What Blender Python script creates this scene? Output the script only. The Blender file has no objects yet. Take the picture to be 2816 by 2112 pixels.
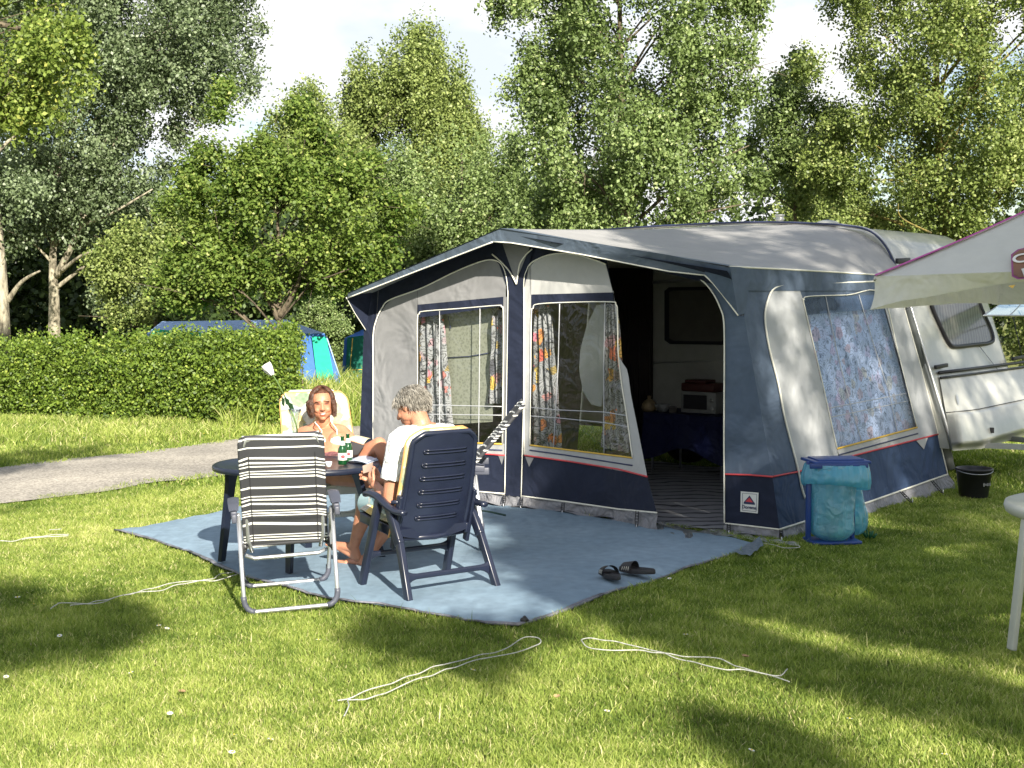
import bpy, bmesh, math, random
import numpy as np
from mathutils import Vector, Matrix, noise as mnoise
random.seed(7); np.random.seed(7)
R = math.radians
SC = bpy.context.scene
COL = SC.collection

# ------------------------------------------------------------------ camera
F, CX, CY, HZ, CAMZ = 3800.0, 1408.0, 1056.0, 800.0, 1.8
TH = math.atan((CY - HZ) / F)
cam = bpy.data.cameras.new('camera'); camo = bpy.data.objects.new('camera', cam); COL.objects.link(camo)
cam.sensor_width = 36.0; cam.lens = F / 2816.0 * 36.0; cam.clip_end = 2000.0; cam.clip_start = 0.05
camo.location = (0, 0, CAMZ); camo.rotation_euler = (math.pi / 2 - TH, 0, 0)
SC.camera = camo

# ------------------------------------------------------------------ light
SUN_EL = R(28.0); SUN_AZ = math.atan2(0.30, -0.95)
S2 = Vector((math.sin(SUN_AZ) * math.cos(SUN_EL), math.cos(SUN_AZ) * math.cos(SUN_EL), math.sin(SUN_EL)))
sl = bpy.data.lights.new('sun', 'SUN'); slo = bpy.data.objects.new('sun', sl); COL.objects.link(slo)
sl.energy = 5.0; sl.angle = R(0.6); sl.color = (1.0, 0.93, 0.80)
slo.rotation_euler = (-S2).to_track_quat('-Z', 'Y').to_euler()
slo.location = S2 * 60

wd = bpy.data.worlds.new('World'); SC.world = wd; wd.use_nodes = True
nt = wd.node_tree; nt.nodes.clear()
def wn(t, **k):
    n = nt.nodes.new(t)
    for a, v in k.items(): setattr(n, a, v)
    return n
sky = wn('ShaderNodeTexSky', sky_type='NISHITA', sun_disc=False)
sky.sun_elevation = SUN_EL; sky.sun_rotation = SUN_AZ; sky.air_density = 1.0; sky.dust_density = 0.6
bg1 = wn('ShaderNodeBackground'); bg1.inputs[1].default_value = 0.065
bg2 = wn('ShaderNodeBackground'); bg2.inputs[1].default_value = 0.52
tc = wn('ShaderNodeTexCoord'); mp = wn('ShaderNodeMapping')
mp.inputs['Scale'].default_value = (1.0, 1.0, 2.1); mp.inputs['Location'].default_value = (3.1, 0.7, 1.5)
n1 = wn('ShaderNodeTexNoise'); n1.inputs['Scale'].default_value = 3.4; n1.inputs['Detail'].default_value = 8; n1.inputs['Roughness'].default_value = 0.58
r1 = wn('ShaderNodeValToRGB'); r1.color_ramp.elements[0].position = 0.455; r1.color_ramp.elements[1].position = 0.53
n2 = wn('ShaderNodeTexNoise'); n2.inputs['Scale'].default_value = 7.0; n2.inputs['Detail'].default_value = 6
r2 = wn('ShaderNodeValToRGB')
r2.color_ramp.elements[0].position = 0.36; r2.color_ramp.elements[0].color = (0.74, 0.81, 0.90, 1)
r2.color_ramp.elements[1].position = 0.56; r2.color_ramp.elements[1].color = (1, 1, 1, 1)
mx = wn('ShaderNodeMixShader'); out = wn('ShaderNodeOutputWorld')
L = nt.links.new
L(tc.outputs['Generated'], mp.inputs['Vector']); L(mp.outputs[0], n1.inputs['Vector']); L(mp.outputs[0], n2.inputs['Vector'])
L(n1.outputs['Fac'], r1.inputs[0]); L(n2.outputs['Fac'], r2.inputs[0])
L(sky.outputs[0], bg1.inputs[0]); L(r2.outputs[0], bg2.inputs[0])
L(r1.outputs[0], mx.inputs[0]); L(bg1.outputs[0], mx.inputs[1]); L(bg2.outputs[0], mx.inputs[2]); L(mx.outputs[0], out.inputs[0])

SC.view_settings.view_transform = 'Standard'; SC.view_settings.look = 'None'
SC.view_settings.exposure = 1.22; SC.view_settings.gamma = 1.0
SC.cycles.max_bounces = 8; SC.cycles.transparent_max_bounces = 16
SC.cycles.use_denoising = True

# ------------------------------------------------------------------ pixel helpers (photo pixels -> points in the place)
def ray(px, py):
    x = (px - CX) / F; yu = -(py - CY) / F
    return Vector((x, math.cos(TH) + yu * math.sin(TH), -math.sin(TH) + yu * math.cos(TH)))
CO = Vector((0, 0, CAMZ))
def P(px, py, Y):
    d = ray(px, py); return CO + d * (Y / d.y)
def G(px, py, z=0.0):
    d = ray(px, py); return CO + d * ((z - CAMZ) / d.z)
def PL(px, py, p0, n):
    d = ray(px, py); return CO + d * ((p0 - CO).dot(n) / d.dot(n))

# ------------------------------------------------------------------ object helpers
XF = {}
def tag(o, label=None, cat=None, group=None, kind=None):
    if label: o['label'] = label
    if cat: o['category'] = cat
    if group: o['group'] = group
    if kind: o['kind'] = kind
    return o
def thing(name, label, cat, loc=(0, 0, 0), rz=0.0, group=None, rot=None):
    o = bpy.data.objects.new(name, None); COL.objects.link(o)
    o.empty_display_size = 0.1
    o.location = loc; o.rotation_euler = rot if rot else (0, 0, rz)
    XF[o.name] = Matrix.LocRotScale(Vector(loc), o.rotation_euler, None)
    return tag(o, label, cat, group)
def link(me, name, parent=None, local=False):
    o = bpy.data.objects.new(name, me); COL.objects.link(o)
    M = Matrix.Identity(4)
    if parent is not None:
        o.parent = parent; M = XF.get(parent.name, Matrix.Identity(4))
        if not local: me.transform(M.inverted())
    XF[o.name] = M
    return o
def setorigin(o, loc):
    """top-level mesh built in world coordinates: move its origin to loc"""
    loc = Vector(loc); o.data.transform(Matrix.Translation(-loc)); o.location = loc
    XF[o.name] = Matrix.Translation(loc); return o

class MB:
    def __init__(s): s.v = []; s.f = []; s.m = []; s.sm = []
    def add(s, vs, fs, mi=0, smooth=True):
        b = len(s.v); s.v += [tuple(v) for v in vs]
        for f in fs: s.f.append(tuple(b + i for i in f)); s.m.append(mi); s.sm.append(smooth)
        return s
    def box(s, c, d, M=None, mi=0, bev=0.0):
        c = Vector(c); hx, hy, hz = d[0] / 2, d[1] / 2, d[2] / 2
        M = M or Matrix.Identity(3)
        if bev <= 0:
            vs = [c + M @ Vector((x * hx, y * hy, z * hz)) for z in (-1, 1) for y in (-1, 1) for x in (-1, 1)]
            fs = [(0, 2, 3, 1), (4, 5, 7, 6), (0, 1, 5, 4), (2, 6, 7, 3), (0, 4, 6, 2), (1, 3, 7, 5)]
            return s.add(vs, fs, mi, False)
        bm = bmesh.new(); bmesh.ops.create_cube(bm, size=1.0)
        for v in bm.verts: v.co = Vector((v.co.x * d[0], v.co.y * d[1], v.co.z * d[2]))
        bmesh.ops.bevel(bm, geom=list(bm.edges), offset=bev, segments=2, affect='EDGES', profile=0.6)
        bm.verts.index_update()
        vs = [c + M @ v.co for v in bm.verts]; fs = [[v.index for v in f.verts] for f in bm.faces]; bm.free()
        return s.add(vs, fs, mi, True)
    def tube(s, pts, r, n=8, mi=0, cap=True, flat=1.0):
        pts = [Vector(p) for p in pts]; k = len(pts)
        rs = r if isinstance(r, (list, tuple)) else [r] * k
        rings = []; prev = None
        for i, p in enumerate(pts):
            t = (pts[min(i + 1, k - 1)] - pts[max(i - 1, 0)])
            if t.length < 1e-9: t = Vector((0, 0, 1))
            t.normalize()
            if prev is None:
                a = Vector((0, 0, 1)) if abs(t.z) < 0.9 else Vector((1, 0, 0)); u = t.cross(a).normalized()
            else:
                u = (prev - t * prev.dot(t)).normalized()
            prev = u; w = t.cross(u)
            rings.append([p + (u * math.cos(2 * math.pi * j / n) + w * math.sin(2 * math.pi * j / n) * flat) * rs[i] for j in range(n)])
        vs = [v for rg in rings for v in rg]
        fs = [(i * n + j, i * n + (j + 1) % n, (i + 1) * n + (j + 1) % n, (i + 1) * n + j) for i in range(k - 1) for j in range(n)]
        if cap: fs += [tuple(range(n))[::-1], tuple((k - 1) * n + j for j in range(n))]
        return s.add(vs, fs, mi, True)
    def bar(s, p, q, w, h, up=(0, 0, 1), mi=0, bev=0.0):
        p = Vector(p); q = Vector(q); t = (q - p); Ln = t.length; t.normalize()
        u = Vector(up); sx = t.cross(u)
        if sx.length < 1e-4: sx = t.cross(Vector((1, 0, 0)))
        sx.normalize(); uu = sx.cross(t).normalized()
        M = Matrix((sx, t, uu)).transposed()
        return s.box((p + q) / 2, (w, Ln, h), M, mi, bev)
    def lathe(s, prof, c=(0, 0, 0), n=24, mi=0, M=None):
        c = Vector(c); M = M or Matrix.Identity(3); k = len(prof)
        vs = [c + M @ Vector((r * math.cos(2 * math.pi * j / n), r * math.sin(2 * math.pi * j / n), z)) for r, z in prof for j in range(n)]
        fs = [(i * n + j, i * n + (j + 1) % n, (i + 1) * n + (j + 1) % n, (i + 1) * n + j) for i in range(k - 1) for j in range(n)]
        return s.add(vs, fs, mi, True)
    def grid(s, fn, nu, nv, mi=0, smooth=True):
        vs = [fn(i / nu, j / nv) for j in range(nv + 1) for i in range(nu + 1)]
        w = nu + 1
        fs = [(j * w + i, j * w + i + 1, (j + 1) * w + i + 1, (j + 1) * w + i) for j in range(nv) for i in range(nu)]
        return s.add(vs, fs, mi, smooth)
    def ngon(s, pts, mi=0): return s.add(pts, [tuple(range(len(pts)))], mi, False)
    def prism(s, pts, dvec, mi=0):
        pts = [Vector(p) for p in pts]; d = Vector(dvec); n = len(pts)
        s.add(pts + [p + d for p in pts], [tuple(range(n))[::-1], tuple(range(n, 2 * n))] + [(i, (i + 1) % n, n + (i + 1) % n, n + i) for i in range(n)], mi, False)
        return s
    def ell(s, c, r, M=None, nu=16, nv=10, mi=0):
        c = Vector(c); M = M or Matrix.Identity(3); prof = []
        vs = []
        for j in range(nv + 1):
            a = math.pi * j / nv
            for i in range(nu):
                b = 2 * math.pi * i / nu
                vs.append(c + M @ Vector((r[0] * math.sin(a) * math.cos(b), r[1] * math.sin(a) * math.sin(b), r[2] * math.cos(a))))
        fs = [(j * nu + i, (j + 1) * nu + i, (j + 1) * nu + (i + 1) % nu, j * nu + (i + 1) % nu) for j in range(nv) for i in range(nu)]
        return s.add(vs, fs, mi, True)
    def caps(s, p, r0, q, r1, n=14):
        """closed tapered capsule"""
        p = Vector(p); q = Vector(q); t = (q - p).normalized()
        pts = [p - t * r0 * math.cos(a) for a in (0.05, 0.5, 1.0)]; rs = [r0 * math.sin(a) for a in (0.05, 0.5, 1.0)]
        pts += [p, p.lerp(q, .5), q]; rs += [r0, (r0 + r1) / 2, r1]
        pts += [q + t * r1 * math.cos(a) for a in (1.0, 0.5, 0.05)]; rs += [r1 * math.sin(a) for a in (1.0, 0.5, 0.05)]
        return s.tube(pts, rs, n)
    def mesh(s, name, mats):
        me = bpy.data.meshes.new(name); me.from_pydata(s.v, [], s.f)
        for m in (mats if isinstance(mats, (list, tuple)) else [mats]): me.materials.append(m)
        me.polygons.foreach_set('material_index', s.m); me.polygons.foreach_set('use_smooth', s.sm)
        me.update(); return me
    def build(s, name, mats, parent=None, local=False, label=None):
        me = s.mesh(name, mats); o = link(me, name, parent, local)
        if label: o['label'] = label
        return o

def np_mesh(name, verts, nper, mats, tint=None, parent=None, smooth=False, normals=None):
    """verts (N*nper,3); every face has nper corners"""
    me = bpy.data.meshes.new(name); nv = len(verts); nf = nv // nper
    me.vertices.add(nv); me.vertices.foreach_set('co', np.ascontiguousarray(verts, dtype=np.float32).ravel())
    me.loops.add(nv); me.loops.foreach_set('vertex_index', np.arange(nv, dtype=np.int32))
    me.polygons.add(nf); me.polygons.foreach_set('loop_start', np.arange(0, nv, nper, dtype=np.int32))
    for m in (mats if isinstance(mats, (list, tuple)) else [mats]): me.materials.append(m)
    if tint is not None:
        a = me.attributes.new('tint', 'FLOAT', 'POINT'); a.data.foreach_set('value', np.ascontiguousarray(tint, dtype=np.float32))
    me.update(calc_edges=True)
    return link(me, name, parent)

def spline(pts, n=8):
    pts = [Vector(p) for p in pts]; o = []
    for i in range(len(pts) - 1):
        p0 = pts[max(i - 1, 0)]; p1 = pts[i]; p2 = pts[i + 1]; p3 = pts[min(i + 2, len(pts) - 1)]
        for k in range(n):
            t = k / n
            o.append(0.5 * ((2 * p1) + (p2 - p0) * t + (2 * p0 - 5 * p1 + 4 * p2 - p3) * t * t + (3 * p1 - p0 - 3 * p2 + p3) * t ** 3))
    o.append(pts[-1]); return o
def polyat(pts, u):
    """point at fraction u of a 2-D polyline"""
    ls = [math.hypot(pts[i + 1][0] - pts[i][0], pts[i + 1][1] - pts[i][1]) for i in range(len(pts) - 1)]
    t = u * sum(ls)
    for i, l in enumerate(ls):
        if t <= l or i == len(ls) - 1:
            k = min(1.0, t / l) if l else 0
            return (pts[i][0] + (pts[i + 1][0] - pts[i][0]) * k, pts[i][1] + (pts[i + 1][1] - pts[i][1]) * k)
        t -= l
def inpoly(x, y, poly):
    x = np.asarray(x); y = np.asarray(y); c = np.zeros(x.shape, bool); n = len(poly)
    for i in range(n):
        x0, y0 = poly[i][0], poly[i][1]; x1, y1 = poly[(i + 1) % n][0], poly[(i + 1) % n][1]
        if y0 == y1: continue
        k = ((y0 > y) != (y1 > y)) & (x < (x1 - x0) * (y - y0) / (y1 - y0) + x0); c ^= k
    return c
def edgedist(x, y, poly):
    d = np.full(np.shape(x), 1e9); n = len(poly)
    for i in range(n):
        ax, ay = poly[i][:2]; bx, by = poly[(i + 1) % n][:2]; L2 = (bx - ax) ** 2 + (by - ay) ** 2 + 1e-9
        t = np.clip(((x - ax) * (bx - ax) + (y - ay) * (by - ay)) / L2, 0, 1)
        d = np.minimum(d, np.hypot(x - ax - t * (bx - ax), y - ay - t * (by - ay)))
    return d

# ------------------------------------------------------------------ materials
MATS = {}
def nodes(name):
    m = bpy.data.materials.new(name); m.use_nodes = True; t = m.node_tree
    b = t.nodes['Principled BSDF']; MATS[name] = m
    return m, t, b
def N(t, typ, ins=None, **k):
    n = t.nodes.new(typ)
    for a, v in k.items(): setattr(n, a, v)
    for a, v in (ins or {}).items():
        if isinstance(v, bpy.types.NodeSocket): t.links.new(v, n.inputs[a])
        else: n.inputs[a].default_value = v
    return n
def ramp(t, fac, stops):
    n = t.nodes.new('ShaderNodeValToRGB'); cr = n.color_ramp
    while len(cr.elements) < len(stops): cr.elements.new(0.5)
    for e, (p, c) in zip(cr.elements, stops): e.position = p; e.color = (*c, 1) if len(c) == 3 else c
    t.links.new(fac, n.inputs[0]); return n.outputs[0]
def mixc(t, fac, a, b, mode='MIX'):
    n = t.nodes.new('ShaderNodeMix'); n.data_type = 'RGBA'; n.blend_type = mode
    for i, v in ((0, fac), (6, a), (7, b)):
        if isinstance(v, bpy.types.NodeSocket): t.links.new(v, n.inputs[i])
        elif i == 0: n.inputs[0].default_value = v
        else: n.inputs[i].default_value = (*v, 1)
    return n.outputs[2]
def objco(t, scale=(1, 1, 1)):
    c = N(t, 'ShaderNodeTexCoord'); m = N(t, 'ShaderNodeMapping', {'Vector': c.outputs['Object'], 'Scale': scale}); return m.outputs[0]
def math_(t, op, a, b=0.0):
    return N(t, 'ShaderNodeMath', {0: a, 1: b}, operation=op).outputs[0]
def simple(name, col, rough=0.6, var=0.15, ns=6.0, bump=0.0, bs=40.0, metal=0.0, spec=0.5, coat=0.0, stretch=(1, 1, 1), sheen=0.0, col2=None):
    m, t, b = nodes(name); co = objco(t, stretch)
    nz = N(t, 'ShaderNodeTexNoise', {'Vector': co, 'Scale': ns, 'Detail': 5.0, 'Roughness': 0.6})
    c2 = col2 or tuple(c * (1 - var * 1.6) for c in col); c1 = tuple(min(1, c * (1 + var)) for c in col)
    cc = ramp(t, nz.outputs['Fac'], [(0.3, c2), (0.7, c1)])
    t.links.new(cc, b.inputs['Base Color']); b.inputs['Roughness'].default_value = rough
    b.inputs['Metallic'].default_value = metal; b.inputs['Specular IOR Level'].default_value = spec
    b.inputs['Coat Weight'].default_value = coat; b.inputs['Sheen Weight'].default_value = sheen
    if bump:
        bz = N(t, 'ShaderNodeTexNoise', {'Vector': co, 'Scale': bs, 'Detail': 4.0})
        bp = N(t, 'ShaderNodeBump', {'Height': bz.outputs['Fac'], 'Strength': bump, 'Distance': 0.01})
        t.links.new(bp.outputs[0], b.inputs['Normal'])
    return m
def fabric(name, col, rough=0.85, var=0.10, wr=0.35, ws=2.2, weave=0.12, stretch=(1, 1, 1), spec=0.3, trans=0.0):
    """tent cloth: large soft creases plus a fine weave, faint dirt"""
    m, t, b = nodes(name); co = objco(t, stretch)
    a = N(t, 'ShaderNodeTexNoise', {'Vector': co, 'Scale': ws, 'Detail': 3.0, 'Roughness': 0.55, 'Distortion': 0.6})
    d = N(t, 'ShaderNodeTexNoise', {'Vector': co, 'Scale': 9.0, 'Detail': 6.0, 'Roughness': 0.7})
    w = N(t, 'ShaderNodeTexNoise', {'Vector': co, 'Scale': 220.0, 'Detail': 1.0})
    cc = ramp(t, d.outputs['Fac'], [(0.3, tuple(c * (1 - var) for c in col)), (0.7, tuple(min(1, c * (1 + var)) for c in col))])
    t.links.new(cc, b.inputs['Base Color']); b.inputs['Roughness'].default_value = rough; b.inputs['Specular IOR Level'].default_value = spec
    b1 = N(t, 'ShaderNodeBump', {'Height': a.outputs['Fac'], 'Strength': wr, 'Distance': 0.12})
    b2 = N(t, 'ShaderNodeBump', {'Height': w.outputs['Fac'], 'Strength': weave, 'Distance': 0.002, 'Normal': b1.outputs[0]})
    t.links.new(b2.outputs[0], b.inputs['Normal'])
    if trans:
        tr = N(t, 'ShaderNodeBsdfTranslucent', {'Color': cc}); ms = N(t, 'ShaderNodeMixShader', {0: trans, 1: b.outputs[0], 2: tr.outputs[0]})
        o = [n for n in t.nodes if n.type == 'OUTPUT_MATERIAL'][0]; t.links.new(ms.outputs[0], o.inputs[0])
    return m
def leafmat(name, dark, light, yel=None, gloss=0.35, trans=0.3):
    m, t, b = nodes(name)
    at = N(t, 'ShaderNodeAttribute', attribute_name='tint')
    st = [(0.0, dark), (0.8, light)] + ([(1.0, yel)] if yel else [])
    cc = ramp(t, at.outputs['Fac'], st)
    t.links.new(cc, b.inputs['Base Color']); b.inputs['Roughness'].default_value = 0.5; b.inputs['Specular IOR Level'].default_value = gloss
    c2 = mixc(t, 0.5, cc, (0.12, 0.22, 0.02))
    tr = N(t, 'ShaderNodeBsdfTranslucent', {'Color': c2}); ms = N(t, 'ShaderNodeMixShader', {0: trans, 1: b.outputs[0], 2: tr.outputs[0]})
    o = [n for n in t.nodes if n.type == 'OUTPUT_MATERIAL'][0]; t.links.new(ms.outputs[0], o.inputs[0])
    return m
def film(name, col, tr=0.8, rough=0.08, bump=0.3, bs=6.0, gl=(1, 1, 1), body=0.0, fr=1.4):
    """clear or tinted plastic sheet"""
    m, t, b = nodes(name); co = objco(t)
    t.nodes.remove(b)
    nz = N(t, 'ShaderNodeTexNoise', {'Vector': co, 'Scale': bs, 'Detail': 3.0, 'Distortion': 0.8})
    bp = N(t, 'ShaderNodeBump', {'Height': nz.outputs['Fac'], 'Strength': bump, 'Distance': 0.03})
    a = N(t, 'ShaderNodeBsdfTransparent', {'Color': (*col, 1)})
    g = N(t, 'ShaderNodeBsdfGlossy', {'Color': (*gl, 1), 'Roughness': rough, 'Normal': bp.outputs[0]})
    df = N(t, 'ShaderNodeBsdfDiffuse', {'Color': (*col, 1), 'Normal': bp.outputs[0]})
    tl = N(t, 'ShaderNodeBsdfTranslucent', {'Color': (*col, 1)})
    m0 = N(t, 'ShaderNodeMixShader', {0: 0.5, 1: df.outputs[0], 2: tl.outputs[0]})
    m1 = N(t, 'ShaderNodeMixShader', {0: body, 1: a.outputs[0], 2: m0.outputs[0]})
    lw = N(t, 'ShaderNodeLayerWeight', {'Blend': 0.5, 'Normal': bp.outputs[0]})
    f = math_(t, 'ADD', math_(t, 'MULTIPLY', math_(t, 'POWER', lw.outputs['Facing'], 4.0), fr), 1 - tr)
    m2 = N(t, 'ShaderNodeMixShader', {0: f, 1: m1.outputs[0], 2: g.outputs[0]})
    o = [n for n in t.nodes if n.type == 'OUTPUT_MATERIAL'][0]; t.links.new(m2.outputs[0], o.inputs[0])
    return m
# ================================================================== SETTING
# ---- awning frame of reference (needed for masks)
FL = Vector((-1.307, 12.486, 0)); E = Vector((0.787, -0.617, 0)); B = Vector((0.617, 0.787, 0)); ZUP = Vector((0, 0, 1))
WID, DEP = 4.126, 3.30
def A(s, b, z): return FL + E * s + B * b + ZUP * z

ROAD_N = [(-30, -14), (-12, 4.2), (-7.5, 8.6), (-4.3, 11.67), (-2.8, 13.3), (-1.9, 15.2), (-0.8, 17.0), (2, 19.5), (8, 23), (30, 32)]
ROAD_F = [(-33, -11), (-15, 5.5), (-8.8, 10.6), (-5.2, 14.1), (-3.39, 16.6), (-2.0, 18.4), (-0.6, 19.8), (1.0, 21.6), (7, 25.4), (29, 35)]
RUGPX = [(318, 1455), (420, 1478), (520, 1512), (610, 1556), (700, 1588), (810, 1617), (925, 1648), (1040, 1662), (1120, 1676), (1240, 1695), (1330, 1712),
         (1420, 1720), (1500, 1703), (1590, 1672), (1680, 1636), (1790, 1604), (1880, 1568), (1960, 1545), (2030, 1524), (2096, 1500)]
RUG = [G(*p).xy.to_tuple() for p in RUGPX]
RUG += [A(3.55, -0.12, 0).xy.to_tuple(), A(2.4, -0.02, 0).xy.to_tuple(), A(0.1, 0.15, 0).xy.to_tuple(), (-2.0, 12.0), G(600, 1408).xy.to_tuple(), G(500, 1424).xy.to_tuple(), G(420, 1437).xy.to_tuple()]
AWNP = [A(-0.05, -0.02, 0).xy.to_tuple(), A(WID, 0, 0).xy.to_tuple(), A(WID, DEP, 0).xy.to_tuple(), A(-0.05, DEP, 0).xy.to_tuple()]

def hgt(x, y):
    return 0.018 * math.sin(x * 0.9 + 1.1) * math.cos(y * 0.7) + 0.012 * math.sin(x * 2.3 + y * 1.7)

m, t, b = nodes('lawn_soil'); co = objco(t)
a1 = N(t, 'ShaderNodeTexNoise', {'Vector': co, 'Scale': 0.9, 'Detail': 6.0}); a2 = N(t, 'ShaderNodeTexNoise', {'Vector': co, 'Scale': 30.0, 'Detail': 6.0, 'Roughness': 0.8})
c1 = ramp(t, a1.outputs['Fac'], [(0.35, (0.12, 0.16, 0.028)), (0.65, (0.23, 0.23, 0.07))])
c2 = ramp(t, a2.outputs['Fac'], [(0.3, (0.35, 0.4, 0.3)), (0.7, (1.35, 1.3, 1.1))])
t.links.new(mixc(t, 1.0, c1, c2, 'MULTIPLY'), b.inputs['Base Color']); b.inputs['Roughness'].default_value = 0.95
bp = N(t, 'ShaderNodeBump', {'Height': a2.outputs['Fac'], 'Strength': 0.8, 'Distance': 0.03}); t.links.new(bp.outputs[0], b.inputs['Normal'])
LAWN = m
mb = MB()
xs = list(np.linspace(-8, 8, 65)); xs = [-400, -120, -50, -25, -14, -10] + xs + [10, 14, 25, 50, 120, 400]
ys = [-300, -100, -40, -15, -4, 0, 2] + list(np.linspace(3, 24, 85)) + [28, 35, 50, 90, 200, 500]
W = len(xs)
vs = [(x, y, (hgt(x, y) if (abs(x) < 8.1 and 3 <= y <= 24) else 0) - 0.02) for y in ys for x in xs]
mb.add(vs, [(j * W + i, j * W + i + 1, (j + 1) * W + i + 1, (j + 1) * W + i) for j in range(len(ys) - 1) for i in range(W - 1)])
tag(mb.build('ground', LAWN), kind='structure')

m, t, b = nodes('gravel_tarmac'); co = objco(t)
v = N(t, 'ShaderNodeTexVoronoi', {'Vector': co, 'Scale': 55.0}); a1 = N(t, 'ShaderNodeTexNoise', {'Vector': co, 'Scale': 1.2, 'Detail': 8.0})
c1 = ramp(t, v.outputs['Color'], [(0.0, (0.19, 0.175, 0.155)), (1.0, (0.52, 0.48, 0.43))])
c2 = ramp(t, a1.outputs['Fac'], [(0.35, (0.75, 0.74, 0.72)), (0.65, (1.1, 1.08, 1.03))])
t.links.new(mixc(t, 1.0, c1, c2, 'MULTIPLY'), b.inputs['Base Color']); b.inputs['Roughness'].default_value = 0.9
bp = N(t, 'ShaderNodeBump', {'Height': v.outputs['Distance'], 'Strength': 0.6, 'Distance': 0.01}); t.links.new(bp.outputs[0], b.inputs['Normal'])
GRAVEL = m
rn = spline([(x, y, 0) for x, y in ROAD_N], 10); rf = spline([(x, y, 0) for x, y in ROAD_F], 10)
mb = MB()
def roadpt(u, v):
    k = u * (len(rn) - 1); i = min(int(k), len(rn) - 2); w = k - i
    p = rn[i].lerp(rn[i + 1], w); q = rf[i].lerp(rf[i + 1], w); r_ = p.lerp(q, v)
    z = hgt(r_.x, r_.y) if (abs(r_.x) < 8 and r_.y < 24) else 0
    return (r_.x + 0.03 * math.sin(u * 90), r_.y + 0.04 * math.sin(u * 130 + v), max(z, -0.012) + 0.006 + 0.02 * math.sin(math.pi * v))
mb.grid(roadpt, 180, 14)
tag(mb.build('road', GRAVEL), kind='structure')
ROADP = [p.xy.to_tuple() for p in rn] + [p.xy.to_tuple() for p in rf[::-1]]

# ---- grass blades
m, t, b = nodes('grass_blade')
at = N(t, 'ShaderNodeAttribute', attribute_name='tint')
cc = ramp(t, at.outputs['Fac'], [(0.0, (0.085, 0.145, 0.02)), (0.45, (0.29, 0.36, 0.075)), (0.8, (0.48, 0.51, 0.15)), (1.0, (0.66, 0.58, 0.33))])
t.links.new(cc, b.inputs['Base Color']); b.inputs['Roughness'].default_value = 0.55; b.inputs['Specular IOR Level'].default_value = 0.3
tr = N(t, 'ShaderNodeBsdfTranslucent', {'Color': mixc(t, 1.0, cc, (1.0, 1.25, 0.5), 'MULTIPLY')}); ms = N(t, 'ShaderNodeMixShader', {0: 0.35, 1: b.outputs[0], 2: tr.outputs[0]})
o = [n for n in t.nodes if n.type == 'OUTPUT_MATERIAL'][0]; t.links.new(ms.outputs[0], o.inputs[0])
BLADE = m
def blades(n, y0, y1, hmin, hmax, w, tall=False, poly=None):
    rs = np.random.RandomState(int(n + y0 * 10))
    Y = rs.uniform(y0, y1, n * 2); X = rs.uniform(-0.41, 0.43, n * 2) * (Y + 0.6)
    if poly is not None:
        xa = min(p[0] for p in poly); xb = max(p[0] for p in poly); X = rs.uniform(xa, xb, n * 2); k = inpoly(X, Y, poly); X, Y = X[k], Y[k]
    k = ~(inpoly(X, Y, RUG) | inpoly(X, Y, AWNP))
    rd = inpoly(X, Y, ROADP); ed = edgedist(X, Y, ROADP); k &= ~(rd & (ed > 0.10 + 0.12 * np.sin(X * 5) ** 2))
    X, Y = X[k][:n], Y[k][:n]; n = len(X)
    patch = 0.5 + 0.5 * np.sin(X * 2.1 + np.sin(Y * 1.7) * 1.5) * np.sin(Y * 2.7 + np.sin(X * 1.3) * 2)
    patch2 = 0.5 + 0.5 * np.sin(X * 9 + np.sin(Y * 7) * 2) * np.sin(Y * 11 + np.sin(X * 6) * 2)
    h = rs.uniform(hmin, hmax, n) * (0.7 + 0.35 * patch + 0.3 * patch2); ww = w * rs.uniform(0.7, 1.4, n)
    az = rs.uniform(0, 2 * np.pi, n); lean = rs.uniform(0.1, 1.1, n) * h; la = rs.uniform(0, 2 * np.pi, n)
    z0 = 0.018 * np.sin(X * 0.9 + 1.1) * np.cos(Y * 0.7) + 0.012 * np.sin(X * 2.3 + Y * 1.7) - 0.022
    base = np.stack([X, Y, z0], 1); side = np.stack([np.cos(az), np.sin(az), 0 * az], 1) * ww[:, None] / 2
    tip = base + np.stack([np.cos(la) * lean, np.sin(la) * lean, h], 1)
    mid = base + np.stack([np.cos(la) * lean * .3, np.sin(la) * lean * .3, h * .6], 1)
    V = np.stack([base - side, base + side, mid + side * .8, mid - side * .8, mid - side * .8, mid + side * .8, tip + side * .15, tip - side * .15], 1).reshape(-1, 3)
    big = 0.5 + 0.5 * np.sin(X * .8 + 1.3 * np.sin(Y * .6 + 1)) * np.sin(Y * 1.1 + 1.1 * np.sin(X * .9)); tt = np.clip(0.30 + 0.26 * (patch - .5) + 0.30 * (patch2 - .5) + 0.18 * (big - .5) + rs.normal(0.08, 0.16, n), 0, 0.85)
    dry = rs.uniform(0, 1, n) < 0.05 + 0.26 * patch2 * big ** 2; tt = np.where(dry, rs.uniform(0.85, 1.0, n), tt)
    return V, np.repeat(tt, 8)
parts = [blades(330000, 4.6, 8.2, 0.012, 0.036, 0.0042), blades(260000, 8.2, 12.5, 0.015, 0.042, 0.0062), blades(130000, 12.5, 21.0, 0.02, 0.06, 0.012), blades(1200, 5, 12, 0.05, 0.09, 0.005)]
V = np.concatenate([p[0] for p in parts]); T = np.concatenate([p[1] for p in parts])
g = np_mesh('grass', V, 4, BLADE, T); tag(g, 'short green and straw coloured lawn around the blue groundsheet', 'grass', kind='stuff')
MEADOW = [(-3.6, 17.2), (-2.4, 18.8), (-1.0, 20.2), (0.5, 21.6), (1.5, 26), (-7, 26), (-7.4, 20.6), (-4.0, 18.7)]
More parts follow.
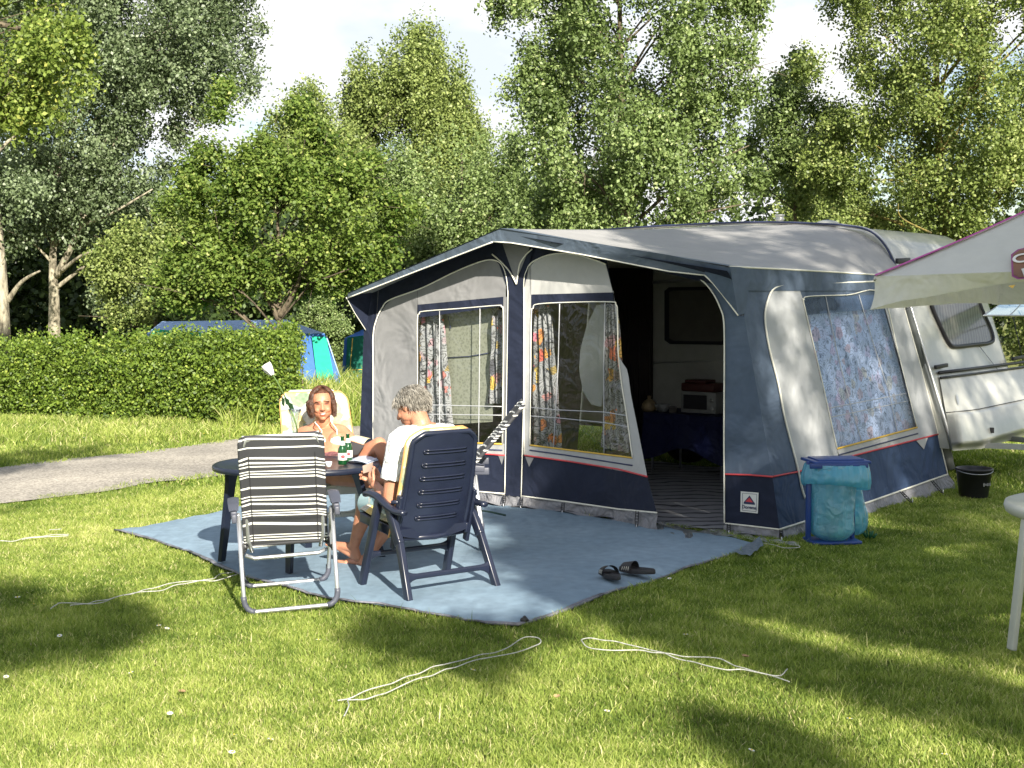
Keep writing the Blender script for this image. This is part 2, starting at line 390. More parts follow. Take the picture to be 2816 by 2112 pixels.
V, T = blades(26000, 17, 26, 0.14, 0.42, 0.016, poly=MEADOW)
g = np_mesh('meadow_grass', V, 4, BLADE, T); tag(g, 'tall unmown grass in front of the blue and green tents', 'grass', kind='stuff')
strip = [(-9.6, 17.3), (-5.9, 15.9), (-3.4, 17.0), (-2.3, 18.3), (-3.0, 18.3), (-7.2, 19.6), (-10.4, 20.0)]
V, T = blades(26000, 16, 20, 0.06, 0.14, 0.014, poly=strip)
g = np_mesh('verge_grass', V, 4, BLADE, T); tag(g, 'longer grass on the verge between hedge and gravel road', 'grass', kind='stuff')

# ---- daisies
WHT = simple('daisy_petals', (0.85, 0.85, 0.82), 0.6, 0.05); YEL = simple('daisy_eye', (0.75, 0.55, 0.05), 0.7)
first = None
dz = [(48, 1645), (92, 1662), (438, 1720), (456, 1727), (165, 1746), (16, 1859), (365, 1849), (1296, 1842), (467, 1960), (739, 2033), (637, 2067), (1886, 1745), (2060, 2062), (1667, 1955), (875, 1760), (2335, 1977), (1842, 1590), (640, 2022), (2597, 2075)]
far = [(60, 1215), (160, 1195), (235, 1206), (300, 1190), (352, 1182), (430, 1190), (470, 1178), (560, 1196), (610, 1186), (120, 1180)]
labs = ['small white daisy in the lawn', 'small white daisy in the far verge below the hedge']
for gi, (lst, sc) in enumerate(((dz, 1.0), (far, 1.5))):
    for px, py in lst:
        p = G(px, py, 0.03)
        if first is None:
            r0 = thing('daisy', labs[0], 'flower', (p.x, p.y, 0), random.random() * 6, 'daisies scattered in the mown lawn')
            q = MB()
            for k in range(11):
                a = k / 11 * 2 * math.pi; c, s_ = math.cos(a), math.sin(a)
                q.add([(0, 0, .035), (c * .013 - s_ * .003, s_ * .013 + c * .003, .038), (c * .017, s_ * .017, .037), (c * .013 + s_ * .003, s_ * .013 - c * .003, .038)], [(0, 1, 2, 3)])
            q.build('petals', WHT, r0, local=True)
            MB().ell((0, 0, .038), (.005, .005, .003), nu=8, nv=5).build('flower_eye', YEL, r0, local=True)
            MB().tube([(0, 0, -.01), (0.002, 0, .034)], 0.0012, 5).build('stem', BLADE, r0, local=True)
            first = r0
        else:
            r = first.copy(); COL.objects.link(r); r.location = (p.x, p.y, 0); r.rotation_euler = (random.uniform(-.3, .3), random.uniform(-.3, .3), random.random() * 6)
            r.scale = (sc * .85,) * 3; r['label'] = labs[gi]; r['group'] = ('daisies scattered in the mown lawn', 'daisies in the verge below the hedge')[gi]
            for ch in first.children:
                c = ch.copy(); COL.objects.link(c); c.parent = r

LFB = simple('dry_leaf', (0.38, 0.25, 0.12), .8, .3, 60)
for px, py, lab in ((1531, 1914, 'curled orange brown fallen leaf on the lawn below the looped guy line'), (501, 1900, 'small orange brown fallen leaf on the lawn at the lower left'), (2050, 1803, 'tiny yellowish fallen leaf on the lawn beside the right hand guy line')):
    p = G(px, py, .03); a_ = random.random() * 6; q = MB(); c_, s_ = math.cos(a_), math.sin(a_)
    def lf(u, v): x_ = (u - .5) * .045; y_ = (v - .5) * .03 * math.sin(math.pi * (u * .9 + .05)) ** .6; return Vector((p.x + c_ * x_ - s_ * y_, p.y + s_ * x_ + c_ * y_, .022 + .35 * abs(x_) + .5 * abs(y_)))
    q.grid(lf, 6, 4); o = q.build('fallen_leaf', LFB, None); tag(o, lab, 'leaf', 'fallen leaves on the lawn')
# ================================================================== AWNING
NAVY = fabric('navy_canvas', (0.013, 0.018, 0.038), 0.8, 0.15, 0.5, 2.6)
SLATE = fabric('slate_blue_canvas', (0.082, 0.112, 0.162), 0.75, 0.12, 0.55, 2.4)
GREYC = fabric('light_grey_canvas', (0.215, 0.215, 0.22), 0.85, 0.09, 0.6, 2.0)
ROOFC = fabric('roof_canvas', (0.32, 0.315, 0.31), 0.55, 0.06, 0.45, 0.9, 0.05, spec=0.5)
SGREY = fabric('side_grey_canvas', (0.38, 0.39, 0.40), 0.7, 0.05, 0.4, 2.0, spec=.4)
MUD = fabric('mudflap_vinyl', (0.20, 0.20, 0.215), 0.5, 0.2, 0.8, 5.0, 0.05, spec=0.5)
PIPE = simple('cream_piping', (0.78, 0.76, 0.66), 0.5, 0.05)
REDT = simple('red_trim', (0.60, 0.06, 0.07), 0.6, 0.1)
YELT = simple('yellow_trim', (0.66, 0.42, 0.06), 0.6, 0.1)
NAVT = simple('navy_trim', (0.03, 0.04, 0.10), 0.6, 0.1)
WHTC = fabric('white_canvas', (0.42, 0.42, 0.41), 0.8, 0.05)
STEEL = simple('dull_steel', (0.45, 0.46, 0.48), 0.35, 0.1, metal=0.8)
BLACKP = simple('black_rubber', (0.02, 0.02, 0.022), 0.5, 0.2)
PVC = film('clear_window_film', (0.90, 0.92, 0.93), 0.955, 0.07, 0.5, 5.0, fr=0.9)
PVCS = film('clear_side_window_film', (0.80, 0.86, 0.95), 0.93, 0.16, 0.40, 3.0, gl=(0.80, 0.86, 1.0), fr=0.85)
TAPE = simple('grey_window_tape', (0.45, 0.46, 0.48), 0.5, 0.05)

def curtain_mat(name, base=(0.50, 0.50, 0.49), sc=1.0, mute=0.0):
    m, t, b = nodes(name); co = objco(t, (1, 1, 1))
    dn = N(t, 'ShaderNodeTexNoise', {'Vector': co, 'Scale': 9.0 * sc, 'Detail': 3.0})
    cd = mixc(t, 0.08, co, dn.outputs['Color'], 'ADD')
    v = N(t, 'ShaderNodeTexVoronoi', {'Vector': cd, 'Scale': 7.0 * sc})
    rg = math_(t, 'SINE', math_(t, 'MULTIPLY', v.outputs['Distance'], 46.0))
    ln = ramp(t, rg, [(0.80, (1, 1, 1)), (0.92, (0.03, 0.03, 0.04))])
    v2 = N(t, 'ShaderNodeTexVoronoi', {'Vector': cd, 'Scale': 13.0 * sc})
    hue = ramp(t, v2.outputs['Color'], [(0.0, base), (0.58, base), (0.62, (0.60, 0.10, 0.06)), (0.67, (0.60, 0.42, 0.08)), (0.72, (0.07, 0.07, 0.09)), (0.79, base), (0.93, (0.70, 0.16, 0.22)), (0.97, base)])
    hue = mixc(t, mute, hue, base); ln = mixc(t, mute * .7, ln, (1, 1, 1))
    g2 = N(t, 'ShaderNodeTexNoise', {'Vector': co, 'Scale': 22.0 * sc, 'Detail': 6.0, 'Roughness': 0.75})
    blot = ramp(t, g2.outputs['Fac'], [(0.36, (0.10, 0.10, 0.12)), (0.50, (1, 1, 1))])
    c = mixc(t, 1.0, mixc(t, 1.0, hue, ln, 'MULTIPLY'), blot, 'MULTIPLY')
    t.links.new(c, b.inputs['Base Color']); b.inputs['Roughness'].default_value = 0.8
    return m
CURT = curtain_mat('swirl_print_curtain', (0.29, 0.29, 0.29))
CURTS = curtain_mat('swirl_print_side_curtain', (0.58, 0.61, 0.72), .9, .5)

aw = thing('awning', 'large grey and navy caravan awning with open front door and patterned curtains', 'awning', A(WID / 2, 0, 0))

# --- surfaces: photo pixel -> point on the cloth
def Fs(px, py, off=0.0, b0=0.0):          # plane parallel to the front, b0 metres behind it
    return PL(px, py, A(0, b0 - off, 0), B)
def flare(s, z):                           # the loose middle panel swings outward at its free edge
    u = max(0.0, min(1.0, (s - 2.35) / 0.9)); return 0.34 * u * u * max(0.0, 1.0 - z / 2.1) + 0.035 * math.sin(s * 9 + z * 2) * u
def Fl(px, py, off=0.0):
    b = 0.0
    for _ in range(5):
        p = PL(px, py, A(0, -b, 0), B); r_ = p - FL; s_ = r_.dot(E); b = flare(s_, p.z)
    return PL(px, py, A(0, -b - off, 0), B)
SP0, SP1, SP2 = A(WID, 0, 0), A(WID, DEP, 0), A(3.72, 0, 1.91)
SNRM = (SP1 - SP0).cross(SP2 - SP0).normalized()
if SNRM.dot(CO - SP0) < 0: SNRM = -SNRM
def Sd(px, py, off=0.0):
    p = PL(px, py, SP0 + SNRM * off, SNRM); return p
def sheet(mb, top, bot, sf, off=0.0, nu=10, nv=8, mi=0, wob=0.0):
    def f(u, v):
        a = polyat(top, u); b_ = polyat(bot, u)
        p = sf(a[0] + (b_[0] - a[0]) * v, a[1] + (b_[1] - a[1]) * v, off)
        if wob:
            n_ = mnoise.noise(p * 2.2) + 0.5 * mnoise.noise(p * 5.1 + Vector((7, 1, 3))); p = p - (p - CO).normalized() * 0 - B * (wob * n_)
        return p
    return mb.grid(f, nu, nv, mi)
def line(mb, pts, sf, r=0.006, off=0.008, mi=0, n=6, sm=0):
    q = pts
    if sm:
        q = [(v.x, v.y) for v in spline([Vector((x, y, 0)) for x, y in pts], sm)]
    else:
        q = []
        for i in range(len(pts) - 1):
            for k in range(6): q.append((pts[i][0] + (pts[i + 1][0] - pts[i][0]) * k / 6, pts[i][1] + (pts[i + 1][1] - pts[i][1]) * k / 6))
        q.append(pts[-1])
    return mb.tube([sf(x, y, off) for x, y in q], r, n, mi)

# --- front wall, left of the centre post
mb = MB()   # navy surround: eaves, edge column and lower band
sheet(mb, [(1004, 806), (1100, 772), (1260, 705), (1378, 664)], [(1008, 960), (1035, 900), (1070, 850), (1148, 822), (1262, 760), (1323, 735), (1370, 735), (1400, 790)], Fs, -0.006, 20, 6)
sheet(mb, [(1004, 806), (1030, 795)], [(984, 1345), (1026, 1340)], Fs, 0.003, 3, 12)
sheet(mb, [(1024, 1226), (1388, 1252)], [(1012, 1325), (1388, 1358)], Fs, 0.003, 10, 5)
mb.build('navy_surround', NAVY, aw)
mb = MB()   # grey panel round window 1
topc = [(1026, 930), (1034, 884), (1051, 848), (1073, 824), (1105, 810), (1148, 797)]
sheet(mb, topc, [(1026, 1226), (1148, 1234)], Fs, 0.004, 8, 10, wob=0.012)
sheet(mb, [(1148, 797), (1200, 774), (1262, 744), (1323, 720), (1361, 716), (1380, 732), (1391, 763)], [(1148, 840), (1391, 817)], Fs, 0.004, 10, 3)
sheet(mb, [(1382, 817), (1396, 816)], [(1380, 1252), (1388, 1252)], Fs, 0.004, 2, 10)
mb.build('grey_panel', GREYC, aw)
mb = MB(); sheet(mb, [(1148, 838), (1384, 816)], [(1148, 874), (1384, 842)], Fs, 0.007, 8, 2)
mb.build('window_header', NAVY, aw)
mb = MB(); line(mb, [(1026, 1226), (1026, 1000), (1026, 924), (1034, 882), (1051, 846), (1073, 824), (1162, 791), (1250, 748), (1323, 719), (1361, 716), (1384, 735), (1396, 790), (1396, 900), (1393, 1100), (1388, 1357)], Fs, 0.006, 0.009, sm=6)
line(mb, [(1012, 1325), (1200, 1342), (1388, 1358)], Fs, 0.007, 0.012)
mb.build('piping', PIPE, aw)
# --- window 1
def window(name, top, bot, sf, cur, tapes, frame_pts, pane=PVC, coff=-0.10):
    w = MB(); sheet(w, top, bot, sf, 0.0, 8, 10); f = w.build(name, pane, aw)
    k = MB(); line(k, frame_pts, sf, 0.005, 0.010, sm=5); k.build('window_piping', PIPE, f)
    k = MB()
    for a in tapes: line(k, a, sf, 0.004, 0.006, n=4)
    k.build('window_tape', TAPE, f)
    return f
w1 = window('window', [(1148, 872), (1160, 856), (1372, 840), (1384, 857)], [(1148, 1212), (1381, 1219)], Fs, None,
            [[(1209, 855), (1209, 1212)], [(1320, 848), (1316, 1216)], [(1150, 1113), (1381, 1118)], [(1150, 1139), (1381, 1142)]],
            [(1148, 1212), (1148, 1000), (1148, 880), (1153, 863), (1166, 856), (1270, 848), (1368, 840), (1379, 844), (1384, 860), (1384, 1000), (1381, 1219)])
def curtain(top, bot, sf, off, n=9, mat=CURT, amp=0.02, name='curtain'):
    c = MB()
    def f(u, v):
        a = polyat(top, u); b_ = polyat(bot, u); p = sf(a[0] + (b_[0] - a[0]) * v, a[1] + (b_[1] - a[1]) * v, off)
        return p + B * (amp * math.sin(u * n * math.pi * 2 + 1.2 * math.sin(v * 3)) + 0.006 * math.sin(v * 17 + u * 5))
    c.grid(f, n * 8, 24); return c.build(name, mat, aw)
curtain([(1150, 850), (1216, 850)], [(1142, 1232), (1250, 1232)], Fs, -0.09, 4)
curtain([(1350, 838), (1390, 838)], [(1340, 1110), (1390, 1110)], Fs, -0.09, 3)
m, t, b = nodes('olive_mesh_blind'); co = objco(t)
ck = N(t, 'ShaderNodeTexVoronoi', {'Vector': co, 'Scale': 42.0}); 
cc = ramp(t, ck.outputs['Distance'], [(0.1, (0.17, 0.175, 0.13)), (0.6, (0.27, 0.275, 0.21))]); t.links.new(cc, b.inputs['Base Color']); b.inputs['Roughness'].default_value = 0.9
BLIND = m
mb = MB(); sheet(mb, [(1195, 845), (1362, 840)], [(1195, 1170), (1355, 1160)], Fs, -0.14, 8, 8)
mb.build('blind', BLIND, aw)
mb = MB(); mb.tube([Fs(1205, 985, -0.13), Fs(1290, 980, -0.13), Fs(1360, 968, -0.13)], 0.004, 5, 0); mb.tube([Fs(1233, 870, -0.12), Fs(1240, 905, -0.12)], 0.004, 5)
mb.build('blind_cord', NAVT, aw)
# trims left
def trims(pts_y, pts_n, pts_w, pts_r, sf):
    mb = MB(); sheet(mb, pts_w[0], pts_w[1], sf, 0.0045, 10, 2); w = mb.build('white_band', WHTC, aw)
    for nm, pts, mt, r in (('yellow_stripe', pts_y, YELT, 0.0075), ('navy_stripe', pts_n, NAVT, 0.006), ('red_stripe', pts_r, REDT, 0.007)):
        k = MB(); line(k, pts, sf, r, 0.006, n=6); k.build(nm, mt, aw)
trims([(1148, 1213), (1381, 1221)], [(1148, 1228), (1381, 1238)], ([(1148, 1212), (1388, 1220)], [(1148, 1236), (1388, 1252)]), [(1024, 1227), (1200, 1240), (1388, 1252)], Fs)
mb = MB()   # mud skirt
def mud(mb, top, bot, sf, n=24):
    def f(u, v):
        a = polyat(top, u); b_ = polyat(bot, u); p = sf(a[0] + (b_[0] - a[0]) * v, a[1] + (b_[1] - a[1]) * v, 0.0)
        return p - B * (0.03 * v * (1 + math.sin(u * 37) * .6 + math.sin(u * 17 + 2) * .5) + 0.012 * math.sin(v * 6 + u * 23))
    mb.grid(f, n, 6)
mud(mb, [(1010, 1323), (1388, 1357)], [(1006, 1352), (1386, 1396)], Fs)
mud(mb, [(1386, 1357), (1436, 1362)], [(1384, 1398), (1436, 1406)], Fs, 6)
mud(mb, [(1432, 1362), (1560, 1380), (1700, 1398), (1806, 1409)], [(1432, 1408), (1560, 1424), (1700, 1452), (1812, 1462)], Fl, 30)
mb.build('mud_skirt', MUD, aw)
# --- centre post panel
mb = MB()
sheet(mb, [(1353, 672), (1378, 664), (1455, 676), (1463, 690)], [(1398, 800), (1440, 800)], Fs, 0.012, 8, 8)
sheet(mb, [(1398, 800), (1441, 800)], [(1390, 1362), (1433, 1366)], Fs, 0.012, 3, 14)
mb.build('centre_post_cover', NAVY, aw)
mb = MB(); mb.ngon([Fs(1381, 668, 0.018), Fs(1418, 776, 0.018), Fs(1457, 680, 0.018)]); mb.build('apex_gusset', GREYC, aw)
mb = MB(); line(mb, [(1353, 699), (1378, 720), (1400, 745), (1412, 765), (1420, 782)], Fs, 0.006, 0.022, sm=5); line(mb, [(1463, 685), (1445, 702), (1430, 725), (1424, 755), (1420, 782)], Fs, 0.006, 0.022, sm=5)
line(mb, [(1441, 800), (1440, 1100), (1433, 1366)], Fs, 0.005, 0.016)
mb.build('post_piping', PIPE, aw)
# --- middle panel with window 2 (its right edge is the open door flap)
mb = MB()
sheet(mb, [(1440, 672), (1560, 690), (1668, 712)], [(1441, 820), (1560, 815), (1686, 806)], Fl, -0.006, 8, 4)
mb.build('navy_surround', NAVY, aw); mb = MB()
sheet(mb, [(1441, 1250), (1560, 1268), (1738, 1300), (1780, 1311)], [(1433, 1364), (1560, 1380), (1700, 1398), (1806, 1409)], Fl, 0.003, 16, 6)
mb.build('navy_base', NAVY, aw)
mb = MB()
sheet(mb, [(1442, 770), (1449, 745), (1461, 724)], [(1442, 1252), (1458, 1254)], Fl, 0.004, 3, 12)
sheet(mb, [(1455, 735), (1478, 710), (1517, 699), (1578, 699), (1640, 716), (1666, 727)], [(1458, 812), (1560, 808), (1686, 806)], Fl, 0.004, 12, 4)
mb.grid(lambda u, v: (lambda a, b_: Fl(a[0] + (b_[0] - a[0]) * u, a[1] + (b_[1] - a[1]) * u, 0.004))(polyat([(1686, 800), (1696, 852), (1700, 968), (1722, 1135), (1739, 1262), (1744, 1300)], v), polyat([(1687, 800), (1697, 900), (1703, 985), (1726, 1018), (1735, 1085), (1758, 1200), (1780, 1311)], v)), 4, 26)
mb.build('door_flap_edge', WHTC, aw)
mb = MB(); sheet(mb, [(1461, 810), (1686, 804)], [(1461, 850), (1480, 836), (1683, 831), (1688, 833)], Fl, 0.007, 8, 2)
mb.build('window_header', NAVY, aw)
w2 = window('window', [(1461, 857), (1478, 836), (1683, 830), (1697, 852)], [(1457, 1223), (1560, 1236), (1739, 1258)], Fl, None,
            [[(1539, 835), (1535, 1000), (1522, 1232)], [(1664, 832), (1660, 1000), (1661, 1246)], [(1458, 1120), (1530, 1127), (1660, 1133), (1724, 1143)], [(1458, 1144), (1530, 1149), (1660, 1162), (1726, 1173)]],
            [(1457, 1223), (1459, 1050), (1461, 870), (1466, 848), (1480, 836), (1580, 831), (1680, 830), (1694, 838), (1698, 860), (1700, 968), (1710, 1060), (1722, 1135), (1739, 1258)])
curtain([(1464, 840), (1512, 838)], [(1458, 1224), (1545, 1240)], Fs, -0.10, 4)
curtain([(1664, 836), (1697, 836)], [(1652, 1230), (1728, 1245)], Fs, -0.06, 4)
mb = MB()   # loose teardrop of mesh curtain
tl = [(1640, 838), (1612, 900), (1596, 960), (1592, 1020), (1604, 1080), (1625, 1112), (1648, 1118)]; trr = [(1668, 838), (1668, 900), (1664, 960), (1662, 1020), (1658, 1080), (1656, 1105), (1654, 1118)]
mb.grid(lambda u, v: (lambda a, b_: Fs(a[0] + (b_[0] - a[0]) * u, a[1] + (b_[1] - a[1]) * u, -0.05))(polyat(tl, v), polyat(trr, v)), 4, 14)
mb.build('folded_screen', film('grey_screen', (0.42, 0.44, 0.43), 0.93, 0.4, 0.3, 5, body=0.75), aw)
trims([(1457, 1224), (1560, 1237), (1739, 1259)], [(1457, 1238), (1560, 1252), (1739, 1280)], ([(1442, 1222), (1560, 1236), (1744, 1258)], [(1442, 1252), (1560, 1268), (1744, 1302)]), [(1442, 1252), (1560, 1268), (1700, 1290), (1780, 1311)], Fl)
mb = MB(); line(mb, [(1441, 1250), (1441, 900), (1441, 780), (1448, 745), (1465, 720), (1517, 699), (1578, 699), (1640, 716), (1666, 727)], Fl, 0.006, 0.008, sm=5)
line(mb, [(1433, 1364), (1560, 1380), (1700, 1400), (1806, 1410)], Fl, 0.007, 0.01)
mb.build('piping', PIPE, aw)
# --- right front panel, door edge, badge
mb = MB()
sheet(mb, [(1838, 742), (1885, 750), (1925, 765), (1955, 800), (1978, 840), (1990, 868)], [(1988, 760), (2005, 780), (2015, 800), (2022, 820), (2026, 845), (2028, 868)], Fs, -0.004, 8, 4)
sheet(mb, [(1990, 868), (2046, 868)], [(1992, 1305), (2124, 1310)], Fs, 0.0, 8, 14)
mb.build('corner_panel', SLATE, aw)
mb = MB(); sheet(mb, [(1992, 1305), (2124, 1310)], [(1994, 1438), (2144, 1456)], Fs, 0.0, 8, 6); mb.build('corner_base', NAVY, aw)
mb = MB(); mud(mb, [(1994, 1438), (2144, 1456)], [(1994, 1470), (2150, 1490)], Fs, 14); 
mb.build('mud_skirt', MUD, aw)
mb = MB(); line(mb, [(1838, 744), (1900, 756), (1935, 775), (1962, 808), (1980, 845), (1990, 880), (1992, 960), (1991, 1200), (1992, 1438)], Fs, 0.006, 0.01, sm=5)
line(mb, [(1994, 1439), (2060, 1446), (2144, 1456)], Fs, 0.006, 0.01); mb.build('piping', PIPE, aw)
mb = MB(); line(mb, [(1992, 1304), (2060, 1306), (2124, 1311)], Fs, 0.007, 0.006); mb.build('red_stripe', REDT, aw)
# badge: white plate, thin frame, triangle emblem and the name
bd = MB(); bq = [(2037, 1351), (2086, 1355), (2084, 1412), (2036, 1407)]
bd.ngon([Fs(x, y, 0.010) for x, y in bq]); badge = bd.build('badge', simple('badge_white', (0.72, 0.72, 0.68), 0.4, 0.03), aw)
def bp_(u, v, off=0.012):
    a = Vector((*bq[0], 0)).lerp(Vector((*bq[1], 0)), u); c = Vector((*bq[3], 0)).lerp(Vector((*bq[2], 0)), u); p = a.lerp(c, v); return Fs(p.x, p.y, off)
k = MB()
for a, c in (((.1, .08), (.9, .08)), ((.9, .08), (.9, .92)), ((.9, .92), (.1, .92)), ((.1, .92), (.1, .08))): k.tube([bp_(*a), bp_(*c)], 0.0013, 4)
k.ngon([bp_(.18, .50), bp_(.80, .50), bp_(.82, .60), bp_(.18, .60)]); k.ngon([bp_(.5, .17, .0115), bp_(.18, .52, .0115), bp_(.80, .52, .0115)])
k.build('badge_frame', NAVT, badge)
k = MB(); k.ngon([bp_(.49, .27, .014), bp_(.27, .49, .014), bp_(.70, .49, .014)]); k.build('badge_triangle', REDT, badge)
def text(body, size, loc, xax, zup, mat, name, parent, ext=0.001):
    cu = bpy.data.curves.new(name, 'FONT'); cu.body = body; cu.size = size; cu.align_x = 'CENTER'; cu.align_y = 'CENTER'; cu.extrude = ext; cu.offset = size * 0.012
    o = bpy.data.objects.new('tmp', cu); COL.objects.link(o)
    dg = bpy.context.evaluated_depsgraph_get(); me = bpy.data.meshes.new_from_object(o.evaluated_get(dg)); bpy.data.objects.remove(o)
    X = Vector(xax).normalized(); Yv = Vector(zup); Yv = (Yv - X * Yv.dot(X)).normalized(); Z = X.cross(Yv)
    me.transform(Matrix.Translation(Vector(loc)) @ Matrix((X, Yv, Z)).transposed().to_4x4()); me.materials.clear(); me.materials.append(mat)
    return link(me, name, parent)
text('Dorema', 0.036, bp_(.5, .75, .014), bp_(.9, .75) - bp_(.1, .75), bp_(.5, .1) - bp_(.5, .9), NAVT, 'badge_lettering', badge)

# --- side wall
mb = MB()
sheet(mb, [(2008, 740), (2200, 758), (2398, 764), (2455, 770)], [(2046, 868), (2200, 868), (2400, 850), (2486, 845)], Sd, 0.0, 10, 5)
sheet(mb, [(2046, 868), (2104, 868)], [(2124, 1310), (2200, 1298)], Sd, 0.0, 5, 10)
mb.build('side_surround', SLATE, aw)
mb = MB()
sheet(mb, [(2124, 1310), (2311, 1262), (2580, 1194)], [(2144, 1456), (2388, 1380), (2606, 1303)], Sd, 0.0, 18, 8)
mb.build('side_base', fabric('side_navy_canvas', (0.036, 0.062, 0.125), 0.75, 0.14, 0.65, 2.6), aw)
mb = MB()
lc = [(2193, 781), (2160, 783), (2128, 794), (2112, 825), (2104, 875), (2116, 958), (2140, 1053), (2158, 1147), (2187, 1259), (2196, 1296)]
mb.grid(lambda u, v: (lambda a, b_: Sd(a[0] + (b_[0] - a[0]) * u, a[1] + (b_[1] - a[1]) * u, 0.005))(polyat(lc, v), polyat([(2194, 781), (2208, 822), (2230, 930), (2265, 1080), (2302, 1233), (2306, 1266)], v)), 6, 24)
mb.build('side_grey_panel', SGREY, aw); mb = MB()
mb.grid(lambda u, v: (lambda a, b_: Sd(a[0] + (b_[0] - a[0]) * u, a[1] + (b_[1] - a[1]) * u, 0.005))(polyat([(2418, 800), (2435, 852), (2480, 1015), (2521, 1174), (2528, 1208)], v), polyat([(2468, 778), (2486, 845), (2530, 1000), (2580, 1192)], v)), 4, 20)
mb.build('side_grey_panel', SGREY, aw)
mb = MB(); sheet(mb, [(2194, 776), (2300, 780), (2470, 776)], [(2208, 822), (2300, 816), (2440, 808)], Sd, 0.003, 6, 2); mb.build('window_header', SLATE, aw)
w3 = window('window', [(2211, 826), (2222, 815), (2400, 808), (2424, 812)], [(2302, 1233), (2521, 1175)], Sd, None,
            [[(2270, 813), (2300, 960), (2340, 1120), (2370, 1215)], [(2362, 811), (2400, 940), (2445, 1080), (2468, 1190)], [(2276, 1123), (2491, 1082)], [(2282, 1148), (2497, 1103)]],
            [(2302, 1233), (2260, 1045), (2212, 840), (2211, 825), (2224, 815), (2330, 811), (2424, 808), (2470, 970), (2521, 1174)], PVCS)
curtain([(2200, 805), (2432, 800)], [(2295, 1245), (2530, 1180)], lambda x, y, o_=0: Sd(x, y, o_), -0.07, 12, CURTS, 0.014)
mb = MB(); sheet(mb, [(2302, 1232), (2523, 1173)], [(2310, 1264), (2530, 1208)], Sd, 0.004, 8, 2); mb.build('white_band', WHTC, aw)
for nm, pts, mt, r in (('yellow_stripe', [(2302, 1234), (2522, 1175)], YELT, 0.008), ('navy_stripe', [(2308, 1251), (2524, 1192)], NAVT, 0.006), ('red_stripe', [(2124, 1311), (2196, 1297), (2311, 1262), (2580, 1194)], REDT, 0.007)):
    k = MB(); line(k, pts, Sd, r, 0.007); k.build(nm, mt, aw)
mb = MB(); line(mb, lc + [(2205, 1340), (2214, 1370)], Sd, 0.008, 0.012, sm=5); line(mb, [(2193, 779), (2300, 778), (2400, 774), (2468, 772)], Sd, 0.008, 0.01)
line(mb, [(2144, 1456), (2220, 1432), (2388, 1381), (2606, 1304)], Sd, 0.008, 0.01); line(mb, [(2486, 845), (2530, 1000), (2580, 1194), (2606, 1304)], Sd, 0.006, 0.006)
mb.build('piping', PIPE, aw)
mb = MB(); mb.ngon([Sd(2520, 1212, .008), Sd(2552, 1202, .008), Sd(2541, 1236, .008)]); mb.build('corner_tab', WHTC, aw)
mb = MB(); mb.ngon([Fl(1444, 1256, .008), Fl(1468, 1259, .008), Fl(1455, 1284, .008)]); mb.build('corner_tab', GREYC, aw); mb = MB(); mb.ngon([Fs(1370, 1252, .008), Fs(1387, 1253, .008), Fs(1380, 1278, .008)]); mb.build('corner_tab', GREYC, aw)
def muds(u, v):
    a = polyat([(2144, 1456), (2388, 1380), (2606, 1303)], u); b_ = polyat([(2152, 1494), (2388, 1410), (2622, 1345)], u)
    p = Sd(a[0] + (b_[0] - a[0]) * v, a[1] + (b_[1] - a[1]) * v, 0); return p + SNRM * (0.03 * v * (1 + math.sin(u * 40)))
mb = MB(); mb.grid(muds, 30, 5); mb.build('mud_skirt', MUD, aw)

# --- roof
def prof_pt(pts, u): return polyat(pts, u)
OV = -0.30
def fsz(px, py, b0): p = PL(px, py, A(0, b0, 0), B) - FL; return (p.dot(E), p.z)
f0, f1, f2 = fsz(956, 808, OV), fsz(1377, 629, OV), fsz(2006, 733, -0.12)
front = [f0, f1, f2]
backp = [(0.0, 1.80), (0.06, 2.05), (0.25, 2.28), (0.6, 2.38), (1.7, 2.44), (2.6, 2.45), (2.95, 2.42), (3.25, 2.34), (3.45, 2.22), (3.60, 2.06), (3.70, 1.93)]
def cut(pts, k0, k1, u):
    return polyat(pts[k0:k1 + 1], u)
def roofp(u, v, dz=0.0):
    if u < 0.45: a = polyat([front[0], front[1]], u / 0.45); c = polyat(backp[:5], u / 0.45)
    else: a = polyat([front[1], front[2]], (u - 0.45) / 0.55); c = polyat(backp[4:], (u - 0.45) / 0.55)
    bb = OV + (DEP - OV) * v
    if u > 0.45: bb = (OV + 0.18 * (u - .45) / .55) * (1 - v) + DEP * v
    w = v * v * (3 - 2 * v) if u > 0.45 else v
    w = 0.65 * v + 0.35 * max(v, 0.0) ** 2.2
    s_ = a[0] + (c[0] - a[0]) * w; z = a[1] + (c[1] - a[1]) * w
    sag = -0.10 * math.sin(math.pi * v) * math.sin(math.pi * min(1, max(0, (u - .45) / .55))) - 0.05 * math.sin(math.pi * v) * (1 if u < .45 else 0) * math.sin(math.pi * u / .45)
    return A(s_, bb, z + sag + dz)
mb = MB(); mb.grid(lambda u, v: roofp(u, v), 60, 40); mb.build('roof', ROOFC, aw)
